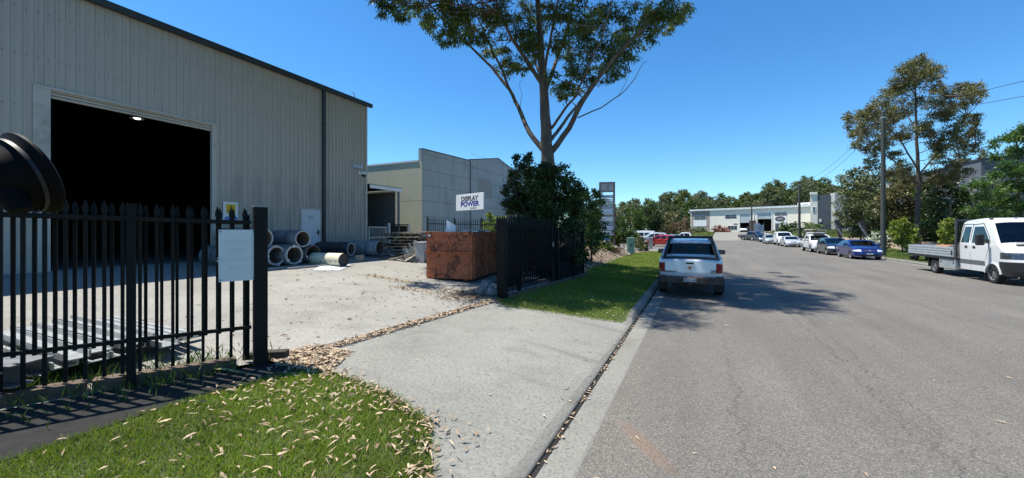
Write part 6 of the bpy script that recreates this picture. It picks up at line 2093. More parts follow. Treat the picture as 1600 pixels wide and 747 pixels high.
# ------------------------------------------------------------------ the wood behind
def wood_variant(k):
    R = np.random.default_rng(100 + k)
    random.seed(100 + k)
    H = (15.5, 17.0, 14.0, 18.5, 13.0)[k]
    wd = (3.6, 3.2, 4.0, 4.2, 3.4)[k]
    w = MB()
    top = Vector((random.uniform(-.6, .6), random.uniform(-.6, .6), H * 0.92))
    nd = limb(w, [(0, 0, -0.5), (0.1, 0, H * 0.35), (top.x * .6, top.y * .6, H * 0.65), top], 0.24, 0.04, 6, 0.05)
    C, Rd = [], []
    lo = (0.28, 0.38, 0.2, 0.5, 0.25)[k]
    for i in range(26):
        f = lo + (1 - lo) * (i + R.random()) / 26
        prof = math.sin(math.pi * min(1, 0.18 + 0.80 * (f - lo) / (1 - lo))) ** 0.7
        a = i * 2.4 + R.normal(0, .4)
        rr = wd * prof * (0.25 + 0.75 * R.random() ** 0.6)
        c = Vector((math.cos(a) * rr, math.sin(a) * rr, H * f))
        C.append(tuple(c))
        Rd.append(R.uniform(0.8, 1.5))
        s = min(nd, key=lambda p: (p - c).length + max(0, p.z - c.z) * 2)
        if i % 2 == 0:
            w.tube([s, s.lerp(c, 0.5) + Vector((0, 0, -0.2)), c], [0.07, 0.045, 0.02], 4, False)
    V, Q = foliage(C, Rd, 150, 0.55, 0.24, 0.5, R, 9, 0.42)
    mat = (GREYLEAF, GUM, MIDLEAF, GUM, GREYLEAF)[k]
    return mesh_from("trunk", w.v, w.f, BARK), bulk_mesh("crown", V, Q, mat)

def wood():
    var = [wood_variant(k) for k in range(5)]
    labs = ("grey green gum in the wood beyond the street's end", "dark gum in the wood beyond the street's end", "olive gum in the wood beyond the street's end", "tall open crowned gum in the wood beyond the street's end", "low grey green gum in the wood beyond the street's end")
    rr = random.Random(77)
    spots = []
    px = 905
    tops = [(905, 322), (950, 316), (990, 312), (1030, 308), (1060, 300), (1075, 296), (1090, 304), (1120, 306), (1150, 304), (1185, 298), (1210, 286), (1225, 284), (1240, 296), (1262, 280), (1280, 278), (1300, 290), (1330, 296), (1370, 300)]
    def topy(x):
        for (a, ya), (b, yb) in zip(tops, tops[1:]):
            if a <= x <= b:
                return ya + (yb - ya) * (x - a) / (b - a)
        return 305
    for row, (t, st, dy) in enumerate(((126, 13, 10), (142, 12, 3), (160, 11, 0))):
        x = 895 + row * 4
        while x < 1375:
            spots.append((x + rr.uniform(-4, 4), t + rr.uniform(-5, 5), topy(x) + dy + rr.uniform(-6, 10)))
            x += st * rr.uniform(0.8, 1.25)
    hs = (15.5, 17.0, 14.0, 18.5, 13.0)
    for i, (x, t, top) in enumerate(spots):
        c = onground(x, t)
        need = EYE + (361 - top) * t / 600 - c.z
        k = rr.choice((0, 0, 1, 2, 1, 3, 4))
        s = need / (hs[k] * 1.02)
        o = thing("gum_tree", labs[k], "tree", tuple(c), rr.uniform(0, 6.28), "trees of the wood beyond the street's end")
        o.scale = (s * rr.uniform(0.85, 1.1), s * rr.uniform(0.85, 1.1), s)
        link("trunk", var[k][0], o)
        link("crown", var[k][1], o)
    R = np.random.default_rng(6)
    C, Rd = [], []
    for i in range(330):
        x = rr.uniform(880, 1380)
        t = rr.uniform(116, 150)
        c = onground(x, t)
        if FW[0] - 2 < c.x < 26 and c.y < 122:
            continue
        C.append((c.x, c.y, c.z + rr.uniform(0.3, 4.0)))
        Rd.append(rr.uniform(1.0, 2.0))
    V, Q = foliage(C, Rd, 130, 0.6, 0.28, 0.3, R, 10, 0.42)
    o = link("undergrowth", bulk_mesh("undergrowth", V, Q, DARKLEAF))
    o['kind'] = 'stuff'
wood()

# ------------------------------------------------------------------ lawn, litter
def ground_cover():
    def clear(X, Y):
        return 0.55 + 0.45 * np.sin(X * 3.1 + 1.7 * np.sin(Y * 2.3)) * np.sin(Y * 2.7 + X)
    grass("grass", [(-1.46, -1)] + [(p[0] - 0.01, p[1]) for p in LAWN[1:] if p[1] > 0] + [(-5.0, -1)], 150000, 0.055, 0.008, GRASS, lean=0.9, density=lambda X, Y: 0.45 + 0.55 * clear(X * 1.7, Y * 1.7), ragged=0.04)
    grass("grass", FAR_VERGE, 190000, 0.055, 0.012, GRASS, lean=0.9, ragged=0.035)
    grass("grass", RIGHT_VERGE, 120000, 0.07, 0.03, GRASS_R, lean=0.7)
    grass("grass", [(-1.46, 45.8), (-1.46, 84), (-3.2, 84), (-3.2, 45.8)], 12000, 0.09, 0.05, GRASS_R)
    grass("grass", [(-14, 83), (-1.2, 83), (2.5, 86), (4.9, 112), (-14, 117)], 26000, 0.12, 0.08, GRASS_R)
    grass("grass", [(9.4, 86.3), (12.8, 84.2), (26, 84), (26, 102), (17.2, 102.8)], 22000, 0.12, 0.08, GRASS_R)
    # weeds behind the near fence
    X = np.concatenate([rng.normal(-7.3, 0.5, 900), rng.normal(-6.3, 0.35, 900), rng.normal(-5.6, 0.25, 500)])
    Y = np.concatenate([rng.normal(1.9, 0.35, 900), rng.normal(1.5, 0.35, 900), rng.normal(2.5, 0.35, 500)])
    m = len(X)
    C = np.stack([X, Y, gz_arr(X, Y)], 1)
    D = unit(np.stack([rng.normal(0, 0.5, m), rng.normal(0, 0.5, m), np.ones(m)], 1))
    V, Q = leaf_quads(C, D, 0.05 + 0.16 * rng.random(m), np.full(m, 0.014))
    setprops(link("weeds", bulk_mesh("weeds", V, Q, MIDLEAF)), kind='stuff')
    # dry leaves: thick along the lawn's edge and the drain, thinner over the lawn and paving
    xs, ys = [], []
    e = APRON_EDGE[1:]
    for (x0, y0), (x1, y1) in zip(e, e[1:]):
        n = int(math.hypot(x1 - x0, y1 - y0) * 85)
        k = rng.random(n)
        xs.append(x0 + (x1 - x0) * k + rng.normal(-0.05, 0.09, n))
        ys.append(y0 + (y1 - y0) * k + rng.normal(-0.06, 0.09, n))
    n = 620
    xs.append(rng.uniform(-4.9, -1.8, n)); ys.append(3.35 - np.abs(rng.normal(0, 0.95, n)))
    X, Y = np.concatenate(xs), np.concatenate(ys)
    k = in_poly(X, Y, LAWN) | (rng.random(len(X)) < 0.5)
    k2 = k & (rng.random(len(X)) < 0.62)
    k3 = k & ~k2
    litter("leaf_litter", X[k2], Y[k2], 0.09, 0.018, DRYLEAF, 0.035, 0.4)
    litter("leaf_litter", X[k3], Y[k3], 0.085, 0.019, M("brown_dry_leaf", (0.27, 0.185, 0.115), 0.8, var=0.35, scale=30, isl=0.45), 0.025, 0.4)
    X, Y = scatter([(-4.9, 3.2), (-4.2, 3.35), (-4.55, 4.1), (-5.25, 3.9), (-5.3, 3.3)], 1500)
    litter("leaf_litter", X, Y, 0.10, 0.022, DRYLEAF, 0.015)
    s = rng.random(1500)
    litter("leaf_litter", -5.02 + 0.36 * s + rng.normal(0.0, 0.065, 1500), 3.5 + 5.1 * s + rng.normal(0, 0.03, 1500), 0.08, 0.018, DRYLEAF, 0.014)
    n = 1100
    X, Y = rng.normal(-5.4, 0.55, n), rng.normal(8.75, 0.45, n)
    litter("leaf_litter", X, Y, 0.10, 0.022, M("dark_dry_leaf", (0.15, 0.105, 0.07), 0.8, var=0.3, scale=30, isl=0.4), 0.012)
    n = 150
    X, Y = rng.normal(-1.27, 0.025, n), rng.uniform(1.8, 12, n)
    litter("leaf_litter", X, Y, 0.085, 0.018, DRYLEAF, 0.004 - 0.10)
    X, Y = scatter([(-1.25, 2), (-4.4, 3.7), (-4.6, 8.4), (-1.25, 9)], 60)
    litter("leaf_litter", X, Y, 0.08, 0.015, DRYLEAF, 0.012)
    X, Y = scatter([(-5.3, 3.6), (-9, 3), (-13, 10), (-9, 12), (-4.9, 8.4)], 420)
    litter("leaf_litter", X, Y, 0.11, 0.02, MATS["dark_dry_leaf"], 0.008)
    for cx, cy in ((-8.0, 9.2), (-7.1, 8.4), (-9.3, 9.3)):
        n = 160
        X, Y = rng.normal(cx, 0.35, n), rng.normal(cy, 0.12, n)
        litter("leaf_litter", X, Y, 0.10, 0.022, DRYLEAF, 0.01)
    X, Y = scatter([(-0.9, 2.2), (8, 2.2), (9, 14), (-0.9, 14)], 75)
    litter("leaf_litter", X, Y, 0.075, 0.016, DRYLEAF, 0.008)
    X, Y = scatter(FAR_VERGE, 700)
    litter("leaf_litter", X, Y, 0.08, 0.018, DRYLEAF, 0.04)
    # mulch chips
    X, Y = scatter([(-4.3, 15.3), (-4.5, 17.2), (-4.6, 31), (-3.5, 39), (-9, 36), (-9, 18)], 26000)
    litter("mulch_chips", X, Y, 0.11, 0.05, M("mulch_chip", (0.27, 0.21, 0.155), 0.95, var=0.4, scale=20, isl=0.5), 0.01, 0.4)
    X, Y = scatter([(17.4, 24), (17.0, 45), (23, 46), (23, 24)], 9000)
    litter("mulch_chips", X, Y, 0.2, 0.08, MATS["mulch_chip"], 0.01, 0.4)
ground_cover()
# ------------------------------------------------------------------ vehicles
def paint(name, col, rough=0.28, metal=0.0, coat=0.6):
    return M(name, col, rough, metal, var=0.03, scale=0.8, spec=0.5, coat=coat)
TYRE = M("tyre_rubber", (0.014, 0.014, 0.014), 0.85, var=0.3, scale=12)
RIM = M("wheel_alloy", (0.42, 0.43, 0.44), 0.35, 0.7)
PLASTIC = M("black_plastic", (0.018, 0.018, 0.019), 0.6, var=0.2, scale=5)
LAMP = M("lamp_lens", (0.62, 0.65, 0.67), 0.12, 0.1, var=0.15, scale=6, spec=0.7, coat=0.8)
TAIL = M("tail_lens", (0.26, 0.010, 0.007), 0.45, spec=0.25, coat=0.0, var=0.2, scale=6)
AMBER = M("amber_lens", (0.42, 0.10, 0.02), 0.2, spec=0.6)
TINT = glass_mat("car_glass", (0.34, 0.38, 0.38), 1.5)
CLEAR = glass_mat("clear_car_glass", (0.72, 0.76, 0.75), 1.0)
DEEPTINT = glass_mat("privacy_glass", (0.10, 0.11, 0.12), 1.5)
SEAT = M("seat_cloth", (0.035, 0.035, 0.038), 0.9, var=0.2)
PLATE = M("plate_white", (0.42, 0.43, 0.41), 0.4)
CHROME = M("chrome", (0.62, 0.63, 0.64), 0.15, 0.95, var=0.05)
UNDER = M("underbody", (0.012, 0.012, 0.012), 0.9)

WHEELS = {}
def wheel(parent, x, y, r, w=0.21, rim=None, spokes=7, label=None):
    key = (r, w, rim, spokes)
    side = 1 if y > 0 else -1
    mx = Matrix.Rotation(math.radians(-90), 4, 'X')
    if key not in WHEELS:
        t = MB().lathe([(r * 0.66, -w / 2), (r * 0.93, -w / 2), (r, -w * 0.36), (r, w * 0.36), (r * 0.93, w / 2), (r * 0.66, w / 2), (r * 0.64, 0)], 26, mx, True)
        d = MB().lathe([(r * 0.66, w * 0.47), (r * 0.60, w * 0.42), (r * 0.58, w * 0.10), (0.0, w * 0.10)], 26, mx)
        d.lathe([(r * 0.17, w * 0.28), (r * 0.15, w * 0.36), (0.0, w * 0.37)], 14, mx)
        for k in range(spokes):
            a = 2 * math.pi * k / spokes
            m = mx @ Matrix.Rotation(a, 4, 'Z')
            d.box(r * 0.10, -r * 0.07, w * 0.22, r * 0.62, r * 0.07, w * 0.34, m)
        b = MB().lathe([(r * 0.58, w * 0.12), (0, w * 0.12)], 20, mx)
        WHEELS[key] = (mesh_from("tyre", t.v, t.f, TYRE, 40), mesh_from("rim", d.v, d.f, rim or RIM, 40), mesh_from("brake_disc", b.v, b.f, UNDER))
    t, d, b = WHEELS[key]
    o = link("wheel", t, parent)
    o.location = (x, y, r)
    o.rotation_euler = (0, 0, 0 if side > 0 else math.pi)
    for nm, me in (("rim", d), ("brake_disc", b)):
        link(nm, me, o)
    if label:
        o['label'] = label
    return o

def car_shell(root, sp):
    """body shell from a side outline: wheel arches cut, tapered in plan and section, panes and panels split off"""
    top, W = sp['top'], sp['W']
    belt, roof = sp['belt'], max(p[1] for p in top)
    xr, xf = min(p[0] for p in top), max(p[0] for p in top)
    sill, ra, r = sp['sill'], sp['arch'], sp['r']
    out = list(top)
    for xw in sorted(sp['axles'], reverse=True):
        a0 = math.asin(max(-1, min(1, (sill - r) / ra)))
        for k in range(11):
            a = a0 + (math.pi - 2 * a0) * k / 10
            out.append((xw + ra * math.cos(a), r + ra * math.sin(a)))
        # stations run front to rear
    bm = bmesh.new()
    vs = [bm.verts.new((x, -1, z)) for x, z in out]
    f0 = bm.faces.new(vs)
    ex = bmesh.ops.extrude_face_region(bm, geom=[f0])
    bmesh.ops.translate(bm, verts=[v for v in ex['geom'] if isinstance(v, bmesh.types.BMVert)], vec=(0, 2, 0))
    bmesh.ops.recalc_face_normals(bm, faces=bm.faces[:])
    bmesh.ops.triangulate(bm, faces=[f for f in bm.faces if abs(f.normal.y) > 0.9])
    def cut(co, no):
        bmesh.ops.bisect_plane(bm, geom=bm.verts[:] + bm.edges[:] + bm.faces[:], dist=1e-5, plane_co=co, plane_no=no)
    for y in (-0.97, -0.88, -0.7, -0.4, 0, 0.4, 0.7, 0.88, 0.97):
        cut((0, y, 0), (0, 1, 0))
    for z in sp.get('zc', (0.45, 0.6, 0.75, belt - 0.12, belt, belt + 0.15, belt + 0.3)):
        cut((0, 0, z), (0, 0, 1))
    n = int((xf - xr) / 0.35)
    for i in range(1, n):
        cut((xr + (xf - xr) * i / n, 0, 0), (1, 0, 0))
    cut((xf - 0.12, 0, 0), (1, 0, 0))
    cut((xr + 0.12, 0, 0), (1, 0, 0))
    for g in sp['regions']:
        if 'poly' in g:
            q = g['poly']
            for a, b in zip(q, q[1:] + q[:1]):
                cut((a[0], 0, a[1]), (b[1] - a[1], 0, -(b[0] - a[0])))
        else:
            for z in g['z']:
                cut((0, 0, z), (0, 0, 1))
            for s in (-1, 1):
                for y in g['y']:
                    if 0 < y < 1:
                        cut((0, s * y, 0), (0, 1, 0))
            for x in g['x']:
                if abs(x) < 20:
                    cut((x, 0, 0), (1, 0, 0))
    bm.normal_update()
    def inside(q, x, z):
        sgn = 0
        for a, b in zip(q, q[1:] + q[:1]):
            c = (b[0] - a[0]) * (z - a[1]) - (b[1] - a[1]) * (x - a[0])
            if abs(c) < 1e-9:
                continue
            if sgn == 0:
                sgn = 1 if c > 0 else -1
            elif (c > 0) != (sgn > 0):
                return False
        return True
    owner = {}
    for f in bm.faces:
        c = f.calc_center_median()
        cap = abs(f.normal.y) > 0.9
        owner[f.index] = None
        for gi, g in enumerate(sp['regions']):
            if 'poly' in g:
                if cap and inside(g['poly'], c.x, c.z):
                    owner[f.index] = (gi, 1 if c.y > 0 else -1)
                    break
            else:
                if cap and not g.get('wrap'):
                    continue
                if f.normal.z < -0.8:
                    continue
                if g['x'][0] <= c.x <= g['x'][1] and g['z'][0] <= c.z <= g['z'][1] and g['y'][0] <= abs(c.y) <= g['y'][1]:
                    owner[f.index] = (gi, (1 if c.y > 0 else -1) if g.get('split') else 0)
                    break
    xc, hl = (xr + xf) / 2, (xf - xr) / 2
    tum, crown, ends = sp.get('tumble', 0.2), sp.get('crown', 0.05), sp.get('ends', 0.10)
    rf, rr_ = sp.get('rf', 0.22), sp.get('rr', 0.10)
    P2 = {}
    for v in bm.verts:
        x, y, z = v.co
        xn = abs(x - xc) / hl
        hw = W / 2 * (1 - ends * xn ** 7)
        if z > belt:
            hw *= 1 - tum * ((z - belt) / (roof - belt))
        elif z < belt - 0.15:
            hw *= 1 - 0.07 * ((belt - 0.15 - z) / (belt - 0.15)) ** 2
        ay = abs(y)
        nz = z - (crown * ay ** 4 if z > belt - 0.25 and z > sill + 0.3 else 0)
        nx = x
        if x > xf - 0.6:
            nx -= rf * ay ** 4 * ((x - xf + 0.6) / 0.6)
        if x < xr + 0.5:
            nx += rr_ * ay ** 4 * ((xr + 0.5 - x) / 0.5)
        P2[v.index] = (nx, y * hw, nz)
    groups = {}
    for f in bm.faces:
        groups.setdefault(owner[f.index], []).append([v.index for v in f.verts])
    def hwat(x, z):
        hw = W / 2 * (1 - ends * (abs(x - xc) / hl) ** 7)
        if z > belt:
            hw *= 1 - tum * ((z - belt) / (roof - belt))
        elif z < belt - 0.15:
            hw *= 1 - 0.07 * ((belt - 0.15 - z) / (belt - 0.15)) ** 2
        return hw
    bm.free()
    made = {}
    for k in [None] + sorted(x for x in groups if x is not None):
        if k not in groups:
            continue
        fs = groups[k]
        ids = sorted({i for f in fs for i in f})
        mp = {i: j for j, i in enumerate(ids)}
        mb = MB().add([P2[i] for i in ids], [tuple(mp[i] for i in f) for f in fs])
        if k is None:
            made['body'] = part("body", mb, sp['paint'], root, smooth=34)
        else:
            g = sp['regions'][k[0]]
            made[(g['name'], k[1])] = part(g['name'], mb, g.get('mat') or sp['paint'], root, smooth=34, label=g.get('label'))
    return made, hwat

def outline_seams(root, hwat, lines, parent=None):
    for pts in lines:
        for s in (-1, 1):
            m = MB()
            for a, b in zip(pts, pts[1:]):
                for k in range(3):
                    p = (a[0] + (b[0] - a[0]) * k / 3, a[1] + (b[1] - a[1]) * k / 3)
                    q = (a[0] + (b[0] - a[0]) * (k + 1) / 3, a[1] + (b[1] - a[1]) * (k + 1) / 3)
                    m.beam((p[0], s * (hwat(*p) - 0.004), p[1]), (q[0], s * (hwat(*q) - 0.004), q[1]), 0.014, 0.014)
            part("door_seam", m, UNDER, parent or root)

def cabin(root, sp, hwat):
    b = sp['belt']
    x0, x1 = sp['cab']
    part("underbody", MB().box(sp['axles'][0] - 0.75, -sp['W'] * 0.36, sp['sill'] + 0.02, sp['axles'][1] + 0.6, sp['W'] * 0.36, b - 0.32), UNDER, root)
    part("dashboard", MB().box(x1 - 0.55, -sp['W'] * 0.40, b - 0.35, x1 - 0.1, sp['W'] * 0.40, b - 0.03), SEAT, root)
    st = MB()
    hr = MB()
    rows = sp.get('rows', 2)
    for i in range(rows):
        x = x1 - 1.35 - i * 0.85
        for y in (-0.36, 0.36):
            st.box(x - 0.10, y - 0.24, b - 0.5, x + 0.06, y + 0.24, b + 0.12)
            part("headrest", MB().box(x - 0.11, y - 0.13, b + 0.17, x - 0.01, y + 0.13, b + 0.36), SEAT, root, bevel=0.03)
    part("seats", st, SEAT, root, kind='stuff')

def mirrors(root, sp, hwat, mat):
    x, z = sp['mirror']
    for s in (-1, 1):
        hw = hwat(x, z)
        q = part("mirror", MB().box(x - 0.07, s * hw - 0.02 if s > 0 else -hw - 0.24, z + 0.02, x + 0.09, hw + 0.24 if s > 0 else -hw + 0.02, z + 0.19), mat, root, bevel=0.03)
        part("mirror_glass", MB().box(x - 0.077, s * (hw + 0.12) - 0.08, z + 0.045, x - 0.071, s * (hw + 0.12) + 0.08, z + 0.165), M("mirror_glass_dark", (0.10, 0.11, 0.12), 0.15, 0.5), q)

def number_plate(root, x, z, facing, body=None, w=0.37):
    p = part("number_plate", MB().box(x - 0.006, -w / 2, z - 0.055, x + 0.006, w / 2, z + 0.055), PLATE, root)
    if body:
        rot = (math.radians(90), 0, math.radians(90) * facing)
        text("lettering", body, 0.10, M("plate_print", (0.03, 0.03, 0.05), 0.5), p, (x + 0.008 * facing, 0, z), rot, 0.001, sx=0.95)
    return p

def handles(root, hwat, xs, z, mat):
    for x in xs:
        for s in (-1, 1):
            hw = hwat(x, z)
            part("door_handle", MB().cbox((x, s * (hw + 0.012), z), (0.2, 0.03, 0.035)), mat, root, bevel=0.008)

def make_car(name, label, cat, loc, rz, sp, group=None):
    root = thing(name, label, cat, loc, rz, group)
    made, hwat = car_shell(root, sp)
    for i, xw in enumerate(sp['axles']):
        for s in (-1, 1):
            wheel(root, xw, s * (sp['W'] / 2 - 0.12), sp['r'], sp.get('ww', 0.21), sp.get('rim'), sp.get('spokes', 7))
    cabin(root, sp, hwat)
    mirrors(root, sp, hwat, sp.get('mirror_mat') or sp['paint'])
    outline_seams(root, hwat, sp['seams'])
    handles(root, hwat, sp['handles'][0], sp['handles'][1], sp.get('handle_mat') or sp['paint'])
    xf = max(p[0] for p in sp['top'])
    xr = min(p[0] for p in sp['top'])
    number_plate(root, xf + 0.008, sp.get('plate_z', 0.42), 1, None)
    if sp.get('badge_z'):
        part("badge", MB().lathe([(0.0, 0.0), (0.055, 0.0), (0.05, 0.012), (0.0, 0.014)], 14, Matrix.Translation((xf - 0.03, 0, sp['badge_z'])) @ Matrix.Rotation(math.radians(90), 4, 'Y')), CHROME, root)
    part("wiper", MB().beam((sp['mirror'][0] + 0.25, -0.45, sp['belt'] + 0.035), (sp['mirror'][0] + 0.22, 0.15, sp['belt'] + 0.045), 0.015, 0.015), PLASTIC, root)
    return root

def W_(name, poly, mat=None, **k):
    return dict(name=name, poly=poly, mat=mat or TINT, **k)
def R_(name, x, y, z, mat=None, **k):
    return dict(name=name, x=x, y=y, z=z, mat=mat, **k)

def sedan_spec(pt):
    return dict(W=1.74, belt=0.98, sill=0.24, arch=0.345, r=0.30, axles=(-1.28, 1.32), paint=pt, cab=(-1.2, 1.1), mirror=(0.72, 0.97), badge_z=0.67, plate_z=0.44,
        top=[(-2.20, 0.26), (-2.25, 0.52), (-2.24, 0.80), (-2.18, 0.98), (-2.06, 1.02), (-1.62, 1.05), (-1.08, 1.33), (-0.78, 1.405), (-0.2, 1.44), (0.22, 1.425), (0.44, 1.37), (1.20, 0.975), (1.35, 0.94), (1.85, 0.84), (2.10, 0.73), (2.21, 0.60), (2.25, 0.42), (2.20, 0.24)],
        regions=[W_("side_window", [(0.98, 0.995), (0.40, 1.31), (-0.06, 1.355), (-0.06, 0.995)]), W_("side_window", [(-0.13, 0.995), (-0.13, 1.355), (-0.72, 1.32), (-1.12, 1.13), (-1.05, 1.0)]),
                 R_("windscreen", (0.3, 1.21), (0, 0.87), (1.0, 1.355), TINT), R_("rear_window", (-1.7, -0.8), (0, 0.85), (1.075, 1.34), TINT),
                 R_("headlight", (1.78, 2.3), (0.56, 1.01), (0.60, 0.745), LAMP, wrap=True, split=True), R_("grille", (2.0, 2.3), (0, 0.42), (0.62, 0.70), PLASTIC), R_("lower_grille", (2.1, 2.3), (0, 0.6), (0.28, 0.37), PLASTIC),
                 R_("tail_light", (-2.4, -1.95), (0.62, 1.01), (0.78, 0.95), TAIL, wrap=True, split=True)],
        seams=[[(-0.10, 0.30), (-0.10, 0.98)], [(0.95, 0.34), (1.0, 0.7), (0.95, 0.97)], [(-1.05, 0.99), (-0.95, 0.7)], [(-0.9, 0.28), (0.92, 0.28)]], handles=((-0.85, 0.05), 0.86))

def hatch_spec(pt):
    return dict(W=1.74, belt=1.0, sill=0.24, arch=0.345, r=0.31, axles=(-1.25, 1.28), paint=pt, cab=(-1.4, 1.1), mirror=(0.72, 0.99), badge_z=0.68, plate_z=0.44,
        top=[(-2.0, 0.26), (-2.07, 0.55), (-2.05, 0.95), (-1.97, 1.03), (-1.62, 1.39), (-1.4, 1.455), (-0.7, 1.505), (-0.1, 1.50), (0.18, 1.45), (1.15, 1.0), (1.32, 0.95), (1.72, 0.83), (1.97, 0.70), (2.07, 0.52), (2.08, 0.36), (2.03, 0.24)],
        regions=[W_("side_window", [(0.98, 1.015), (0.22, 1.37), (-0.15, 1.42), (-0.15, 1.015)]), W_("side_window", [(-0.22, 1.015), (-0.22, 1.42), (-0.85, 1.41), (-1.0, 1.05)]), W_("side_window", [(-1.08, 1.06), (-0.95, 1.40), (-1.35, 1.36), (-1.55, 1.18)]),
                 R_("windscreen", (0.1, 1.16), (0, 0.87), (1.025, 1.43), TINT), R_("rear_window", (-2.1, -1.45), (0, 0.85), (1.07, 1.37), TINT),
                 R_("headlight", (1.55, 2.3), (0.52, 1.01), (0.60, 0.78), LAMP, wrap=True, split=True), R_("grille", (1.9, 2.3), (0, 0.42), (0.60, 0.68), PLASTIC), R_("lower_grille", (1.9, 2.3), (0, 0.75), (0.28, 0.46), PLASTIC),
                 R_("tail_light", (-2.2, -1.85), (0.68, 1.01), (0.72, 1.0), TAIL, wrap=True, split=True)],
        seams=[[(-0.18, 0.30), (-0.18, 1.0)], [(0.95, 0.36), (1.0, 0.7), (0.95, 0.99)], [(-1.02, 1.04), (-0.92, 0.72)], [(-0.88, 0.28), (0.9, 0.28)]], handles=((-0.86, -0.02), 0.88))

def suv_spec(pt):
    return dict(W=1.84, belt=1.08, sill=0.34, arch=0.40, r=0.36, axles=(-1.35, 1.35), paint=pt, cab=(-1.6, 1.1), mirror=(0.75, 1.07), badge_z=0.84, plate_z=0.58,
        top=[(-2.2, 0.36), (-2.27, 0.65), (-2.25, 1.05), (-2.18, 1.12), (-1.95, 1.58), (-1.75, 1.68), (-0.8, 1.73), (-0.1, 1.71), (0.2, 1.65), (1.05, 1.12), (1.25, 1.07), (1.85, 0.99), (2.15, 0.86), (2.25, 0.62), (2.22, 0.36)],
        regions=[W_("side_window", [(0.88, 1.10), (0.25, 1.55), (-0.15, 1.61), (-0.15, 1.10)]), W_("side_window", [(-0.23, 1.10), (-0.23, 1.61), (-0.98, 1.60), (-1.05, 1.12)]), W_("side_window", [(-1.12, 1.13), (-1.07, 1.59), (-1.6, 1.55), (-1.8, 1.2)]),
                 R_("windscreen", (0.1, 1.06), (0, 0.87), (1.14, 1.62), TINT), R_("rear_window", (-2.3, -1.85), (0, 0.85), (1.16, 1.56), TINT),
                 R_("headlight", (1.75, 2.4), (0.56, 1.01), (0.78, 0.93), LAMP, wrap=True, split=True), R_("grille", (2.0, 2.4), (0, 0.5), (0.74, 0.90), PLASTIC), R_("lower_grille", (2.0, 2.4), (0, 0.75), (0.42, 0.56), PLASTIC),
                 R_("tail_light", (-2.4, -2.0), (0.72, 1.01), (0.80, 1.08), TAIL, wrap=True, split=True)],
        seams=[[(-0.19, 0.42), (-0.19, 1.08)], [(0.9, 0.46), (0.95, 0.8), (0.9, 1.07)], [(-1.08, 1.1), (-0.95, 0.8)], [(-0.9, 0.38), (0.9, 0.38)]], handles=((-0.9, -0.02), 0.98))

def ute_spec(pt, bed=1.12):
    return dict(W=1.88, belt=1.13, sill=0.42, arch=0.43, r=0.385, axles=(-1.55, 1.60), paint=pt, cab=(-0.75, 1.35), mirror=(1.0, 1.12), badge_z=0.88, plate_z=0.58, ww=0.25, rr=0.05,
        zc=(0.55, 0.7, 0.85, 1.0, 1.12, 1.28, 1.45, 1.6),
        top=[(-2.6, 0.50), (-2.65, 0.72), (-2.64, 1.05), (-2.60, bed), (-1.02, bed), (-0.98, bed + 0.06), (-0.84, 1.66), (-0.66, 1.755), (-0.1, 1.79), (0.35, 1.77), (0.58, 1.70), (1.28, 1.17), (1.42, 1.11), (2.2, 1.02), (2.48, 0.93), (2.6, 0.76), (2.63, 0.52), (2.56, 0.38)],
        regions=[W_("side_window", [(1.12, 1.15), (0.62, 1.58), (0.22, 1.66), (0.22, 1.15)]), W_("side_window", [(0.14, 1.15), (0.14, 1.66), (-0.6, 1.64), (-0.72, 1.15)]),
                 R_("windscreen", (0.5, 1.29), (0, 0.88), (1.19, 1.68), TINT), R_("rear_window", (-1.05, -0.8), (0, 0.84), (bed + 0.12, 1.62), TINT),
                 R_("tonneau", (-2.55, -1.05), (0, 0.92), (bed - 0.01, bed + 0.01), PLASTIC),
                 R_("headlight", (2.15, 2.7), (0.55, 1.01), (0.78, 0.95), LAMP, wrap=True, split=True), R_("grille", (2.3, 2.7), (0, 0.5), (0.70, 0.90), PLASTIC), R_("lower_grille", (2.3, 2.7), (0, 0.6), (0.44, 0.58), PLASTIC),
                 R_("tail_light", (-2.75, -2.35), (0.82, 1.01), (0.72, 1.05), TAIL, wrap=True, split=True), R_("tailgate", (-2.75, -2.5), (0, 0.80), (0.68, 1.08), None), R_("rear_bumper", (-2.75, -2.4), (0, 1.01), (0.45, 0.64), PLASTIC, wrap=True)],
        seams=[[(0.18, 0.48), (0.18, 1.13)], [(1.1, 0.5), (1.15, 0.9), (1.12, 1.12)], [(-0.72, 1.13), (-0.72, 0.5)], [(-1.0, 0.45), (-1.0, 1.12)], [(-0.7, 0.46), (1.1, 0.46)]], handles=((-0.58, 0.32), 1.02))

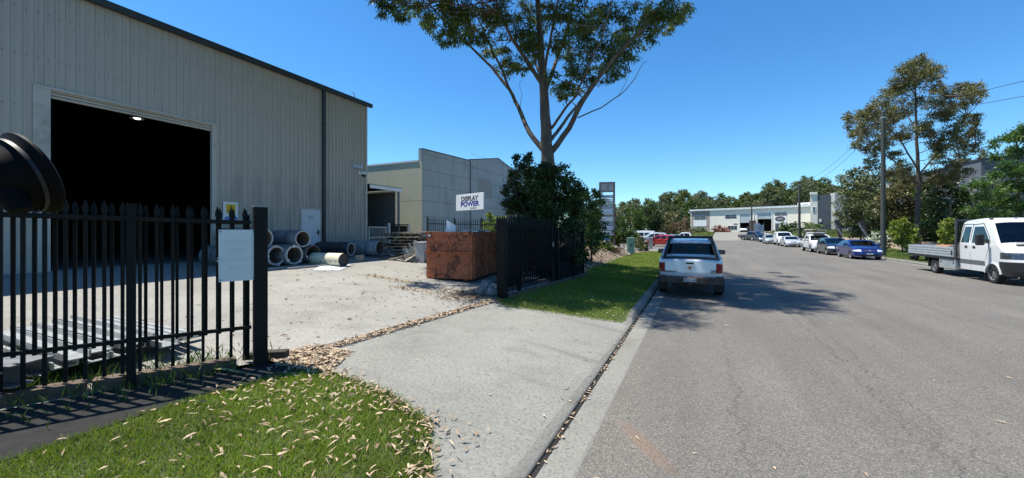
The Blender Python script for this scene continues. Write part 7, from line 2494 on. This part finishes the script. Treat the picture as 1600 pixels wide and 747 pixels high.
# ---- the silver ute ahead, seen from behind
def silver_ute():
    pt = paint("silver_paint", (0.60, 0.62, 0.65), 0.32, 0.2)
    sp = ute_spec(pt, 1.20)
    sp.update(W=1.94, belt=1.20, tumble=0.22)
    sp['top'] = [(-2.58, 0.62), (-2.64, 0.66), (-2.66, 0.80), (-2.64, 1.16), (-2.60, 1.21), (-1.02, 1.21), (-0.98, 1.26), (-0.84, 1.70), (-0.66, 1.79), (-0.1, 1.83), (0.35, 1.81), (0.58, 1.74), (1.28, 1.23), (1.42, 1.16), (2.2, 1.06), (2.48, 0.97), (2.6, 0.78), (2.63, 0.52), (2.56, 0.38)]
    sp['sill'] = 0.46
    sp['regions'] = [W_("side_window", [(1.12, 1.22), (0.62, 1.62), (0.22, 1.69), (0.22, 1.22)]), W_("side_window", [(0.14, 1.22), (0.14, 1.69), (-0.6, 1.67), (-0.72, 1.22)]),
                 R_("windscreen", (0.5, 1.29), (0, 0.88), (1.25, 1.72), CLEAR), R_("rear_window", (-1.05, -0.8), (0, 0.88), (1.285, 1.665), CLEAR),
                 R_("tonneau", (-2.55, -1.05), (0, 0.92), (1.2, 1.22), PLASTIC),
                 R_("headlight", (2.15, 2.7), (0.55, 1.01), (0.82, 0.98), LAMP, wrap=True, split=True), R_("grille", (2.3, 2.7), (0, 0.5), (0.72, 0.92), PLASTIC),
                 R_("tail_light", (-2.75, -2.42), (0.83, 1.01), (0.80, 1.13), TAIL, wrap=True, split=True), R_("tailgate", (-2.75, -2.59), (0, 0.815), (0.74, 1.205), None)]
    sp['seams'] = [[(0.18, 0.5), (0.18, 1.2)], [(1.1, 0.5), (1.15, 0.9), (1.12, 1.19)], [(-0.72, 1.2), (-0.72, 0.5)], [(-1.0, 0.5), (-1.0, 1.2)]]
    sp['mirror'] = (0.95, 1.18)
    sp['mirror_mat'] = PLASTIC
    root = make_car("parked_ute", "silver dual cab ute with black sports bar parked at the kerb ahead, seen from behind", "ute", (-0.19, 15.9, 0.0), math.radians(90.4), sp)
    tg = next(o for o in root.children if o.name.startswith("tailgate"))
    # rear bumper with step
    bp = MB()
    bp.box(-2.80, -0.88, 0.46, -2.66, 0.88, 0.68)
    bp.box(-2.68, -0.93, 0.44, -2.30, -0.70, 0.70).box(-2.68, 0.70, 0.44, -2.30, 0.93, 0.70)
    part("rear_bumper", bp, M("brown_bumper", (0.075, 0.051, 0.041), 0.8, var=0.35, scale=4), root, bevel=0.025)  # bumper in a mottled dark brown
    part("tow_bar", MB().box(-2.86, -0.05, 0.42, -2.5, 0.05, 0.50).box(-2.6, -0.5, 0.36, -2.5, 0.5, 0.45), PLASTIC, root)
    part("spare_wheel", MB().lathe([(0.0, 0.40), (0.34, 0.40), (0.37, 0.45), (0.37, 0.56), (0.34, 0.62), (0, 0.62)], 20, Matrix.Translation((-2.1, 0, 0))), TYRE, root, smooth=40)
    part("muffler", MB().tube([(-2.5, 0.55, 0.5), (-1.9, 0.5, 0.5)], 0.07, 10), PLASTIC, root)
    for s in (-1, 1):
        part("mud_flap", MB().box(-2.06, s * 0.85 - 0.14, 0.16, -2.04, s * 0.85 + 0.14, 0.55), PLASTIC, root)
    number_plate(root, -2.815, 0.585, -1, "DDG 64B")
    # tailgate handle, emblem, names
    part("handle", MB().box(-2.672, -0.11, 1.06, -2.655, 0.11, 1.115), PLASTIC, tg, bevel=0.01)
    ex, ez = -2.668, 0.95
    m = Matrix.Translation((ex, 0, ez)) @ Matrix.Rotation(math.radians(-90), 4, 'Y')
    em = MB().lathe([(0.058, 0.0), (0.075, 0.0), (0.075, 0.014), (0.058, 0.014)], 24, m, True)
    part("emblem", em, CHROME, tg, smooth=40)
    part("emblem_back", MB().lathe([(0.0, 0.004), (0.058, 0.004)], 24, m), PLASTIC, tg)
    st = MB()
    def stroke(a, b):
        st.beam((ex - 0.010, a[0], ez + a[1]), (ex - 0.010, b[0], ez + b[1]), 0.013, 0.010)
    stroke((0.024, 0.058), (0.0, 0.006)); stroke((-0.024, 0.058), (0.0, 0.006))
    stroke((0.052, 0.030), (0.024, -0.052)); stroke((0.024, -0.052), (0.0, 0.0)); stroke((0.0, 0.0), (-0.024, -0.052)); stroke((-0.024, -0.052), (-0.052, 0.030))
    part("emblem_letters", st, CHROME, tg)
    rot = (math.radians(90), 0, math.radians(-90))
    text("lettering", "AMAROK", 0.062, PLASTIC, tg, (-2.668, 0.56, 0.815), rot, 0.003, sx=1.35, bold=0.002)
    text("lettering", "TDI400", 0.05, PLASTIC, tg, (-2.668, -0.66, 0.875), rot, 0.003, bold=0.002)
    text("lettering", "4MOTION", 0.045, PLASTIC, tg, (-2.668, -0.66, 0.815), rot, 0.003, bold=0.002)
    for s in (-1, 1):
        part("amber_lens", MB().box(-2.628, s * 0.865 - 0.05, 0.83, -2.612, s * 0.865 + 0.05, 0.865), AMBER, root)
    # sports bar: two broad legs and a cross member behind the cab
    for s in (-1, 1):
        part("sports_bar_leg", MB().add([(-1.65, s * 0.86, 1.20), (-1.25, s * 0.86, 1.20), (-1.02, s * 0.70, 1.86), (-1.14, s * 0.70, 1.88),
             (-1.65, s * 0.76, 1.20), (-1.25, s * 0.76, 1.20), (-1.02, s * 0.60, 1.86), (-1.14, s * 0.60, 1.88)],
             [(0, 1, 2, 3), (7, 6, 5, 4), (0, 4, 5, 1), (1, 5, 6, 2), (2, 6, 7, 3), (3, 7, 4, 0)]), PLASTIC, root)
    part("sports_bar", MB().box(-1.16, -0.70, 1.845, -0.98, 0.70, 1.93), PLASTIC, root, bevel=0.02)
    for s in (-1, 1):
        part("roof_rail", MB().beam((-0.9, s * 0.62, 1.81), (0.4, s * 0.62, 1.85), 0.04, 0.04), PLASTIC, root)
silver_ute()

FRONT = math.radians(-90)
def parked():
    make_car("parked_sedan", "glossy blue sedan parked across the street by the tall power pole", "car", (11.32, 38.4, 0), FRONT, sedan_spec(paint("blue_paint", (0.009, 0.022, 0.135), 0.25, 0.2, 0.7)))
    h = hatch_spec(paint("navy_paint", (0.012, 0.020, 0.032), 0.2, 0.1, 0.9))
    make_car("parked_hatchback", "dark navy hatchback parked right behind the blue sedan", "car", (11.15, 43.6, 0), FRONT, h)
    u = ute_spec(paint("white_ute_paint", (0.68, 0.69, 0.69)))
    r = make_car("parked_ute", "white dual cab ute with roof load parked behind the dark hatchback", "ute", (11.15, 48.8, 0), FRONT, u)
    for x in (-0.5, 0.3):
        part("roof_rack", MB().box(x, -0.62, 1.74, x + 0.06, 0.62, 1.86), PLASTIC, r)
    ld = solid("wrapped_load", MB().box(10.65, 47.9, 1.865, 11.55, 50.6, 1.98), M("load_pale", (0.5, 0.5, 0.47), 0.8, var=0.2), "pale flat load strapped on the white ute's roof rack", "load", origin=(11.1, 49.2, 1.87))
    t = ute_spec(paint("beige_paint", (0.46, 0.42, 0.35)))
    r2 = make_car("parked_ute", "beige work ute with ladder rack parked between the white ute and silver sedan", "ute", (12.75, 56.2, gz(12.9, 56.2)), FRONT, t)
    for y in (-0.75, 0.75):
        for x in (-2.4, -1.1, 0.5):
            part("rack_post", MB().box(x, y - 0.03, 1.1 if x < 0 else 1.7, x + 0.05, y + 0.03, 2.05), GALV, r2)
        part("rack_rail", MB().box(-2.5, y - 0.03, 2.05, 1.0, y + 0.03, 2.1), GALV, r2)
    solid("timber_load", MB().box(12.1, 54.6, 2.23, 12.8, 58.6, 2.34).box(12.85, 54.8, 2.23, 13.3, 58.0, 2.3), M("load_tan", (0.42, 0.34, 0.24), 0.8, var=0.2), "tan boards on the beige ute's ladder rack", "load", origin=(12.7, 56.5, 2.22))
    silver = paint("pale_silver_paint", (0.50, 0.52, 0.54), 0.28, 0.3)
    s = sedan_spec(silver)
    make_car("parked_sedan", "silver sedan parked in front of the white wagon near the second power pole", "car", (11.4, 62.6, 0), FRONT, s)
    make_car("parked_wagon", "white tall wagon parked just behind the silver sedan", "car", (11.55, 68.0, 0.02), FRONT, suv_spec(paint("white_wagon_paint", (0.70, 0.71, 0.72)))).scale = (1.12, 1.08, 1.15)
    make_car("parked_hatchback", "pale teal grey hatchback in the gap beside the white wagon", "car", (11.0, 75.6, 0), FRONT, hatch_spec(paint("teal_grey_paint", (0.30, 0.36, 0.36), 0.3, 0.2)))
    make_car("parked_hatchback", "small silver hatchback parked near the street's end", "car", (10.2, 75.3, 0), math.radians(-96), hatch_spec(silver)) if False else None
    make_car("parked_sedan", "pale silver sedan parked near the street's end before the tenant board", "car", (P(1207, 361, 63.5).x, P(1207, 361, 63.5).y + 2.2, 0), math.radians(-93), sedan_spec(silver))
    q = P(1192, 361, 70)
    make_car("parked_hatchback", "small dark blue hatchback behind the pale silver sedan at the street's end", "car", (q.x, q.y + 2, 0), math.radians(-80), hatch_spec(paint("dusk_blue_paint", (0.05, 0.07, 0.11), 0.25, 0.2)))
    q = P(1178, 361, 74)
    make_car("parked_ute", "dark grey dual cab ute parked side on at the street's end", "ute", (q.x, q.y, gz(q.x, q.y)), math.radians(-38), ute_spec(paint("grey_paint", (0.10, 0.105, 0.125), 0.3, 0.3)))
    p = P(1166, 361, 98)
    p2 = online(1166, FW, FE)
    make_car("parked_wagon", "white car facing out of the left far roller door", "car", (p2[0] - 0.2, p2[1] + 2.2, 1.87), math.radians(-100), hatch_spec(paint("white_hatch_paint", (0.72, 0.73, 0.73))))
    # side car park on the left
    q = onground(1033, 50)
    make_car("parked_hatchback", "red hatchback in the side car park beyond the grey service pillar", "car", (q.x, q.y, q.z), math.radians(168), hatch_spec(paint("red_paint", (0.42, 0.022, 0.014), 0.25, 0.0, 0.8)))
    q = onground(1000, 62)
    vs = van_spec(paint("white_van_paint", (0.70, 0.71, 0.71)))
    make_car("parked_van", "white van side on in the side car park before the trees", "van", tuple(q), math.radians(172), vs)
    q = onground(1018, 58)
    make_car("parked_wagon", "white wagon in the side car park between van and red hatchback", "car", tuple(q), math.radians(200), suv_spec(MATS["white_wagon_paint"]))
    q = onground(1048, 62)
    make_car("parked_sedan", "silver blue sedan in the side car park behind the red hatchback", "car", tuple(q), math.radians(150), sedan_spec(paint("silver_blue_paint", (0.22, 0.27, 0.33), 0.28, 0.3)))
    q = onground(1070, 66)
    make_car("parked_ute", "white ute in the side car park showing above the silver ute's roof", "ute", tuple(q), math.radians(185), ute_spec(MATS["white_ute_paint"]))
    q = onground(1097, 36)
    make_car("parked_sedan", "silver sedan parked further along the kerb ahead of the silver ute", "car", (-0.05, 33.2, 0), math.radians(90), sedan_spec(silver))
    q = onground(957, 42.5)
    make_car("parked_wagon", "black wagon parked on the side driveway under the pylon sign", "car", (q.x - 0.3, q.y + 0.3, q.z), math.radians(-75), suv_spec(paint("black_car_paint", (0.010, 0.011, 0.014), 0.2, 0.0, 0.8)))

def van_spec(pt):
    return dict(W=1.75, belt=1.15, sill=0.30, arch=0.37, r=0.33, axles=(-1.35, 1.25), paint=pt, cab=(0.1, 2.05), mirror=(1.6, 1.1), plate_z=0.5, rows=1, tumble=0.12,
        zc=(0.5, 0.7, 0.9, 1.15, 1.4, 1.7),
        top=[(-2.3, 0.35), (-2.35, 0.7), (-2.34, 1.3), (-2.25, 1.85), (-2.1, 1.95), (-1.0, 1.99), (0.4, 1.98), (1.0, 1.93), (1.3, 1.83), (1.98, 1.15), (2.15, 1.0), (2.28, 0.75), (2.3, 0.5), (2.24, 0.30)],
        regions=[W_("side_window", [(1.75, 1.17), (1.25, 1.68), (0.75, 1.72), (0.75, 1.17)]), W_("side_window", [(0.55, 1.2), (0.55, 1.72), (-0.8, 1.72), (-0.8, 1.2)], DEEPTINT), W_("side_window", [(-0.95, 1.2), (-0.95, 1.72), (-2.0, 1.70), (-2.05, 1.2)], DEEPTINT),
                 R_("windscreen", (1.2, 2.05), (0, 0.88), (1.2, 1.80), TINT), R_("rear_window", (-2.5, -2.2), (0, 0.8), (1.25, 1.8), DEEPTINT),
                 R_("headlight", (1.95, 2.4), (0.6, 1.01), (0.72, 0.92), LAMP, wrap=True, split=True), R_("grille", (2.1, 2.4), (0, 0.5), (0.72, 0.82), PLASTIC), R_("tail_light", (-2.45, -2.2), (0.82, 1.01), (0.8, 1.3), TAIL, wrap=True, split=True)],
        seams=[[(0.68, 0.36), (0.68, 1.75)], [(1.7, 0.4), (1.78, 1.15)], [(-0.88, 0.36), (-0.88, 1.8)]], handles=((0.85, -0.7), 1.02))
parked()

# ---- the white dual cab tray truck on the right
def tray_truck():
    wp = paint("truck_white", (0.66, 0.67, 0.67), 0.3, 0.0, 0.5)
    root = thing("tray_truck", "white dual cab truck with an aluminium dropside tray parked across the street", "truck", (11.70, 28.9, 0), FRONT)
    W = 1.98
    AX = (2.5, 6.68)
    sp = dict(W=W, belt=1.62, sill=0.42, arch=0.44, r=0.36, axles=(6.68,), paint=wp, tumble=0.16, crown=0.07, ends=0.05, rf=0.34, rr=0.02,
        zc=(0.6, 0.85, 1.1, 1.35, 1.62, 1.85, 2.1, 2.35),
        top=[(4.46, 0.42), (4.43, 0.8), (4.43, 1.6), (4.47, 2.35), (4.56, 2.54), (4.76, 2.61), (5.4, 2.66), (5.95, 2.64), (6.25, 2.57), (6.42, 2.44), (7.02, 1.58), (7.16, 1.50), (7.42, 1.38), (7.60, 1.20), (7.70, 0.92), (7.72, 0.55), (7.66, 0.34)],
        regions=[W_("rear_side_window", [(5.22, 1.66), (5.20, 2.36), (4.72, 2.36), (4.60, 1.66)], DEEPTINT), W_("front_side_window", [(6.52, 1.66), (6.42, 1.86), (5.98, 2.36), (5.40, 2.36), (5.40, 1.66)], TINT),
                 R_("windscreen", (6.3, 7.05), (0, 0.90), (1.66, 2.46), TINT),
                 R_("side_moulding", (4.4, 6.24), (0.99, 1.01), (0.66, 0.86), M("moulding_grey", (0.12, 0.125, 0.13), 0.55), wrap=True, split=True),
                 R_("headlight", (7.12, 7.8), (0.55, 1.01), (1.0, 1.26), M("dark_lamp_lens", (0.05, 0.06, 0.07), 0.15, 0.2, var=0.5, scale=9, spec=0.8, coat=1.0), wrap=True, split=True),
                 R_("front_bumper", (7.05, 7.8), (0, 1.01), (0.30, 0.90), PLASTIC, wrap=True), R_("grille", (7.4, 7.8), (0, 0.50), (0.96, 1.22), PLASTIC)],
        seams=[])
    made, hwat = car_shell(root, sp)
    outline_seams(root, hwat, [[(5.31, 0.48), (5.31, 2.38), (5.95, 2.42), (6.46, 1.86), (6.56, 1.62), (6.30, 0.95)], [(5.31, 2.40), (4.64, 2.40), (4.52, 1.62), (4.50, 0.5)]])
    handles(root, hwat, (5.05, 5.58), 1.42, PLASTIC)
    for x in (5.10, 5.63):
        for s in (-1, 1):
            part("handle_cup", MB().lathe([(0.0, 0.0), (0.065, 0.0), (0.055, 0.008), (0, 0.009)], 14, Matrix.Translation((x - 0.06, s * (hwat(x, 1.42) + 0.001), 1.42)) @ Matrix.Rotation(math.radians(-90 * s), 4, 'X')), M("cup_dark", (0.04, 0.04, 0.04), 0.5), root)
    for s in (-1, 1):
        hw = hwat(6.3, 1.65)
        arm = part("mirror_arm", MB().beam((6.45, s * hw, 1.68), (6.62, s * (hw + 0.22), 1.72), 0.06, 0.12), PLASTIC, root)
        part("mirror", MB().box(6.55, s * (hw + 0.32) - 0.12, 1.52, 6.70, s * (hw + 0.32) + 0.12, 1.98), PLASTIC, root, bevel=0.035)
    part("dashboard", MB().box(6.35, -0.85, 1.2, 6.95, 0.85, 1.58), SEAT, root)
    st = part("steering_wheel", MB().lathe([(0.17, -0.015), (0.2, -0.015), (0.2, 0.015), (0.17, 0.015)], 18, Matrix.Translation((6.2, -0.45, 1.68)) @ Matrix.Rotation(math.radians(-65), 4, 'Y'), True), PLASTIC, root)
    for x in (5.65, 4.75):
        for y in (-0.5, 0.5):
            part("seat", MB().box(x - 0.12, y - 0.26, 0.9, x + 0.08, y + 0.26, 1.75).box(x - 0.1, y - 0.14, 1.8, x, y + 0.14, 2.0), SEAT, root, kind='stuff')
    part("cab_floor", MB().box(4.5, -0.75, 0.48, 6.2, 0.75, 0.62), UNDER, root)
    part("wiper", MB().beam((7.03, -0.5, 1.63), (7.0, 0.2, 1.64), 0.02, 0.02), PLASTIC, root)
    part("bonnet_vent", MB().add([(7.06, -0.55, 1.585), (7.06, 0.55, 1.585), (7.16, 0.55, 1.535), (7.16, -0.55, 1.535)], [(0, 3, 2, 1)]), PLASTIC, root)
    part("roof_lamp", MB().box(6.02, -0.08, 2.64, 6.14, 0.0, 2.68), PLASTIC, root)
    part("roof_lamp", MB().box(6.02, -0.75, 2.57, 6.12, -0.67, 2.63), PLASTIC, root)
    # front wing flare
    fl = MB()
    for k in range(12):
        a0, a1 = math.radians(5 + 170 * k / 12), math.radians(5 + 170 * (k + 1) / 12)
        for s in (-1, 1):
            fl.beam((6.68 + 0.455 * math.cos(a0), s * 0.965, 0.36 + 0.455 * math.sin(a0)), (6.68 + 0.455 * math.cos(a1), s * 0.965, 0.36 + 0.455 * math.sin(a1)), 0.06, 0.05)
    part("arch_flare", fl, wp, root, kind='stuff')
    steelrim = M("steel_wheel", (0.20, 0.20, 0.21), 0.45, 0.5)
    for s in (-1, 1):
        wheel(root, AX[1], s * 0.86, 0.36, 0.22, steelrim, 8)
        wheel(root, AX[0], s * 0.86, 0.36, 0.22, steelrim, 8)
    part("front_mud_flap", MB().box(6.18, -0.97, 0.16, 6.20, -0.70, 0.5), PLASTIC, root)
    # chassis and tray
    for y in (-0.4, 0.4):
        part("chassis_rail", MB().box(0.3, y - 0.05, 0.56, 6.3, y + 0.05, 0.78), UNDER, root)
    alu = M("tray_aluminium", (0.52, 0.55, 0.55), 0.38, 0.55, var=0.08, scale=3)
    part("tray_floor", MB().box(0.02, -0.98, 0.84, 4.22, 0.98, 0.90), alu, root)
    part("tray_edge", MB().box(0.0, -1.03, 0.78, 4.24, -0.985, 0.88), PLASTIC, root)
    part("tray_edge", MB().box(0.0, 0.985, 0.78, 4.24, 1.03, 0.88), PLASTIC, root)
    for s in (-1, 1):
        side = part("dropside", MB().box(0.05, s * 1.005 - 0.012, 0.90, 4.20, s * 1.005 + 0.012, 1.36), alu, root)
        for i in range(4):
            z = 0.905 + i * 0.117
            q = MB().box(0.06, s * 1.018 - (0.014 if s < 0 else 0), z, 4.19, s * 1.018 + (0.014 if s > 0 else 0), z + 0.075)
            part("rib", q, alu, side, bevel=0.006)
        part("latch", MB().box(4.05, s * 1.035 - 0.015, 0.98, 4.12, s * 1.035 + 0.015, 1.2), PLASTIC, side)
    tg = part("tailboard", MB().box(0.02, -0.99, 0.90, 0.045, 0.99, 1.36), alu, root)
    for i in range(4):
        part("rib", MB().box(0.005, -0.97, 0.905 + i * 0.117, 0.019, 0.97, 0.98 + i * 0.117), alu, tg)
    hb = M("headboard_steel", (0.06, 0.063, 0.066), 0.6)
    for y in (-1.0, 0.94):
        part("headboard_post", MB().box(4.24, y, 0.80, 4.31, y + 0.06, 2.64), hb, root)
    part("headboard_rail", MB().box(4.242, -0.938, 2.56, 4.308, 0.938, 2.63), hb, root)
    part("headboard_rail", MB().box(4.242, -0.938, 1.5, 4.308, 0.938, 1.56), hb, root)
    mm = MB().box(4.26, -0.006, 0.9, 4.272, 0.006, 2.56)
    me = mesh_from("mesh_bar", mm.v, mm.f, hb)
    for i in range(30):
        sameparts(me, "mesh_bar", root, (0, -0.92 + i * 0.0634, 0))
    bx = part("tool_box", MB().box(2.98, -1.0, 0.34, 4.28, -0.62, 0.78), M("toolbox_steel", (0.40, 0.42, 0.43), 0.4, 0.4, var=0.1), root, bevel=0.012)
    for x in (3.12, 4.12):
        part("latch", MB().box(x, -1.012, 0.60, x + 0.07, -1.0, 0.68), PLASTIC, bx)
    part("mudguard", MB().lathe([(0.43, -0.14), (0.45, -0.14), (0.45, 0.14), (0.43, 0.14)], 20, Matrix.Translation((2.5, -0.86, 0.36)) @ Matrix.Rotation(math.radians(90), 4, 'X'), True) if False else MB().box(1.98, -0.99, 0.30, 2.0, -0.72, 0.78), PLASTIC, root)
    for s in (-1, 1):
        tl = part("tail_light_box", MB().box(-0.02, s * 0.80 - 0.16, 0.52, 0.10, s * 0.80 + 0.16, 0.70), PLASTIC, root)
        part("tail_lens", MB().box(-0.03, s * 0.80 - 0.14, 0.56, -0.021, s * 0.80 + 0.14, 0.67), TAIL, tl)
        part("bracket", MB().box(0.1, s * 0.80 - 0.05, 0.60, 0.5, s * 0.80 + 0.05, 0.84), PLASTIC, tl)
    part("rear_bar", MB().box(0.02, -0.75, 0.46, 0.09, 0.75, 0.54), PLASTIC, root)
    # load
    b = WM[root]
    ob = thing("tan_offcut", "tan bowed board standing arched on the truck's tray", "board", tuple(b @ Vector((2.2, -0.3, 0.9))), 0.4)
    tb_ = MB()
    for k in range(8):
        a0, a1 = math.pi * (0.12 + 0.76 * k / 8), math.pi * (0.12 + 0.76 * (k + 1) / 8)
        tb_.beam((0.55 * math.cos(a0), 0, 0.72 * math.sin(a0) - 0.22), (0.55 * math.cos(a1), 0, 0.72 * math.sin(a1) - 0.22), 0.9, 0.02)
    part("board", tb_, M("tan_board", (0.30, 0.14, 0.085), 0.7, var=0.2), ob, smooth=60)
    ob2 = thing("black_tarp", "dark tarpaulin lump on the truck's tray against the headboard", "tarpaulin", tuple(b @ Vector((3.3, -0.2, 0.9))), 0.1)
    part("lump", MB().lathe([(0.0, 0.56), (0.3, 0.55), (0.6, 0.45), (0.75, 0.2), (0.8, 0.01)], 14), M("tarp_black", (0.02, 0.02, 0.02), 0.7), ob2, smooth=60)
tray_truck()
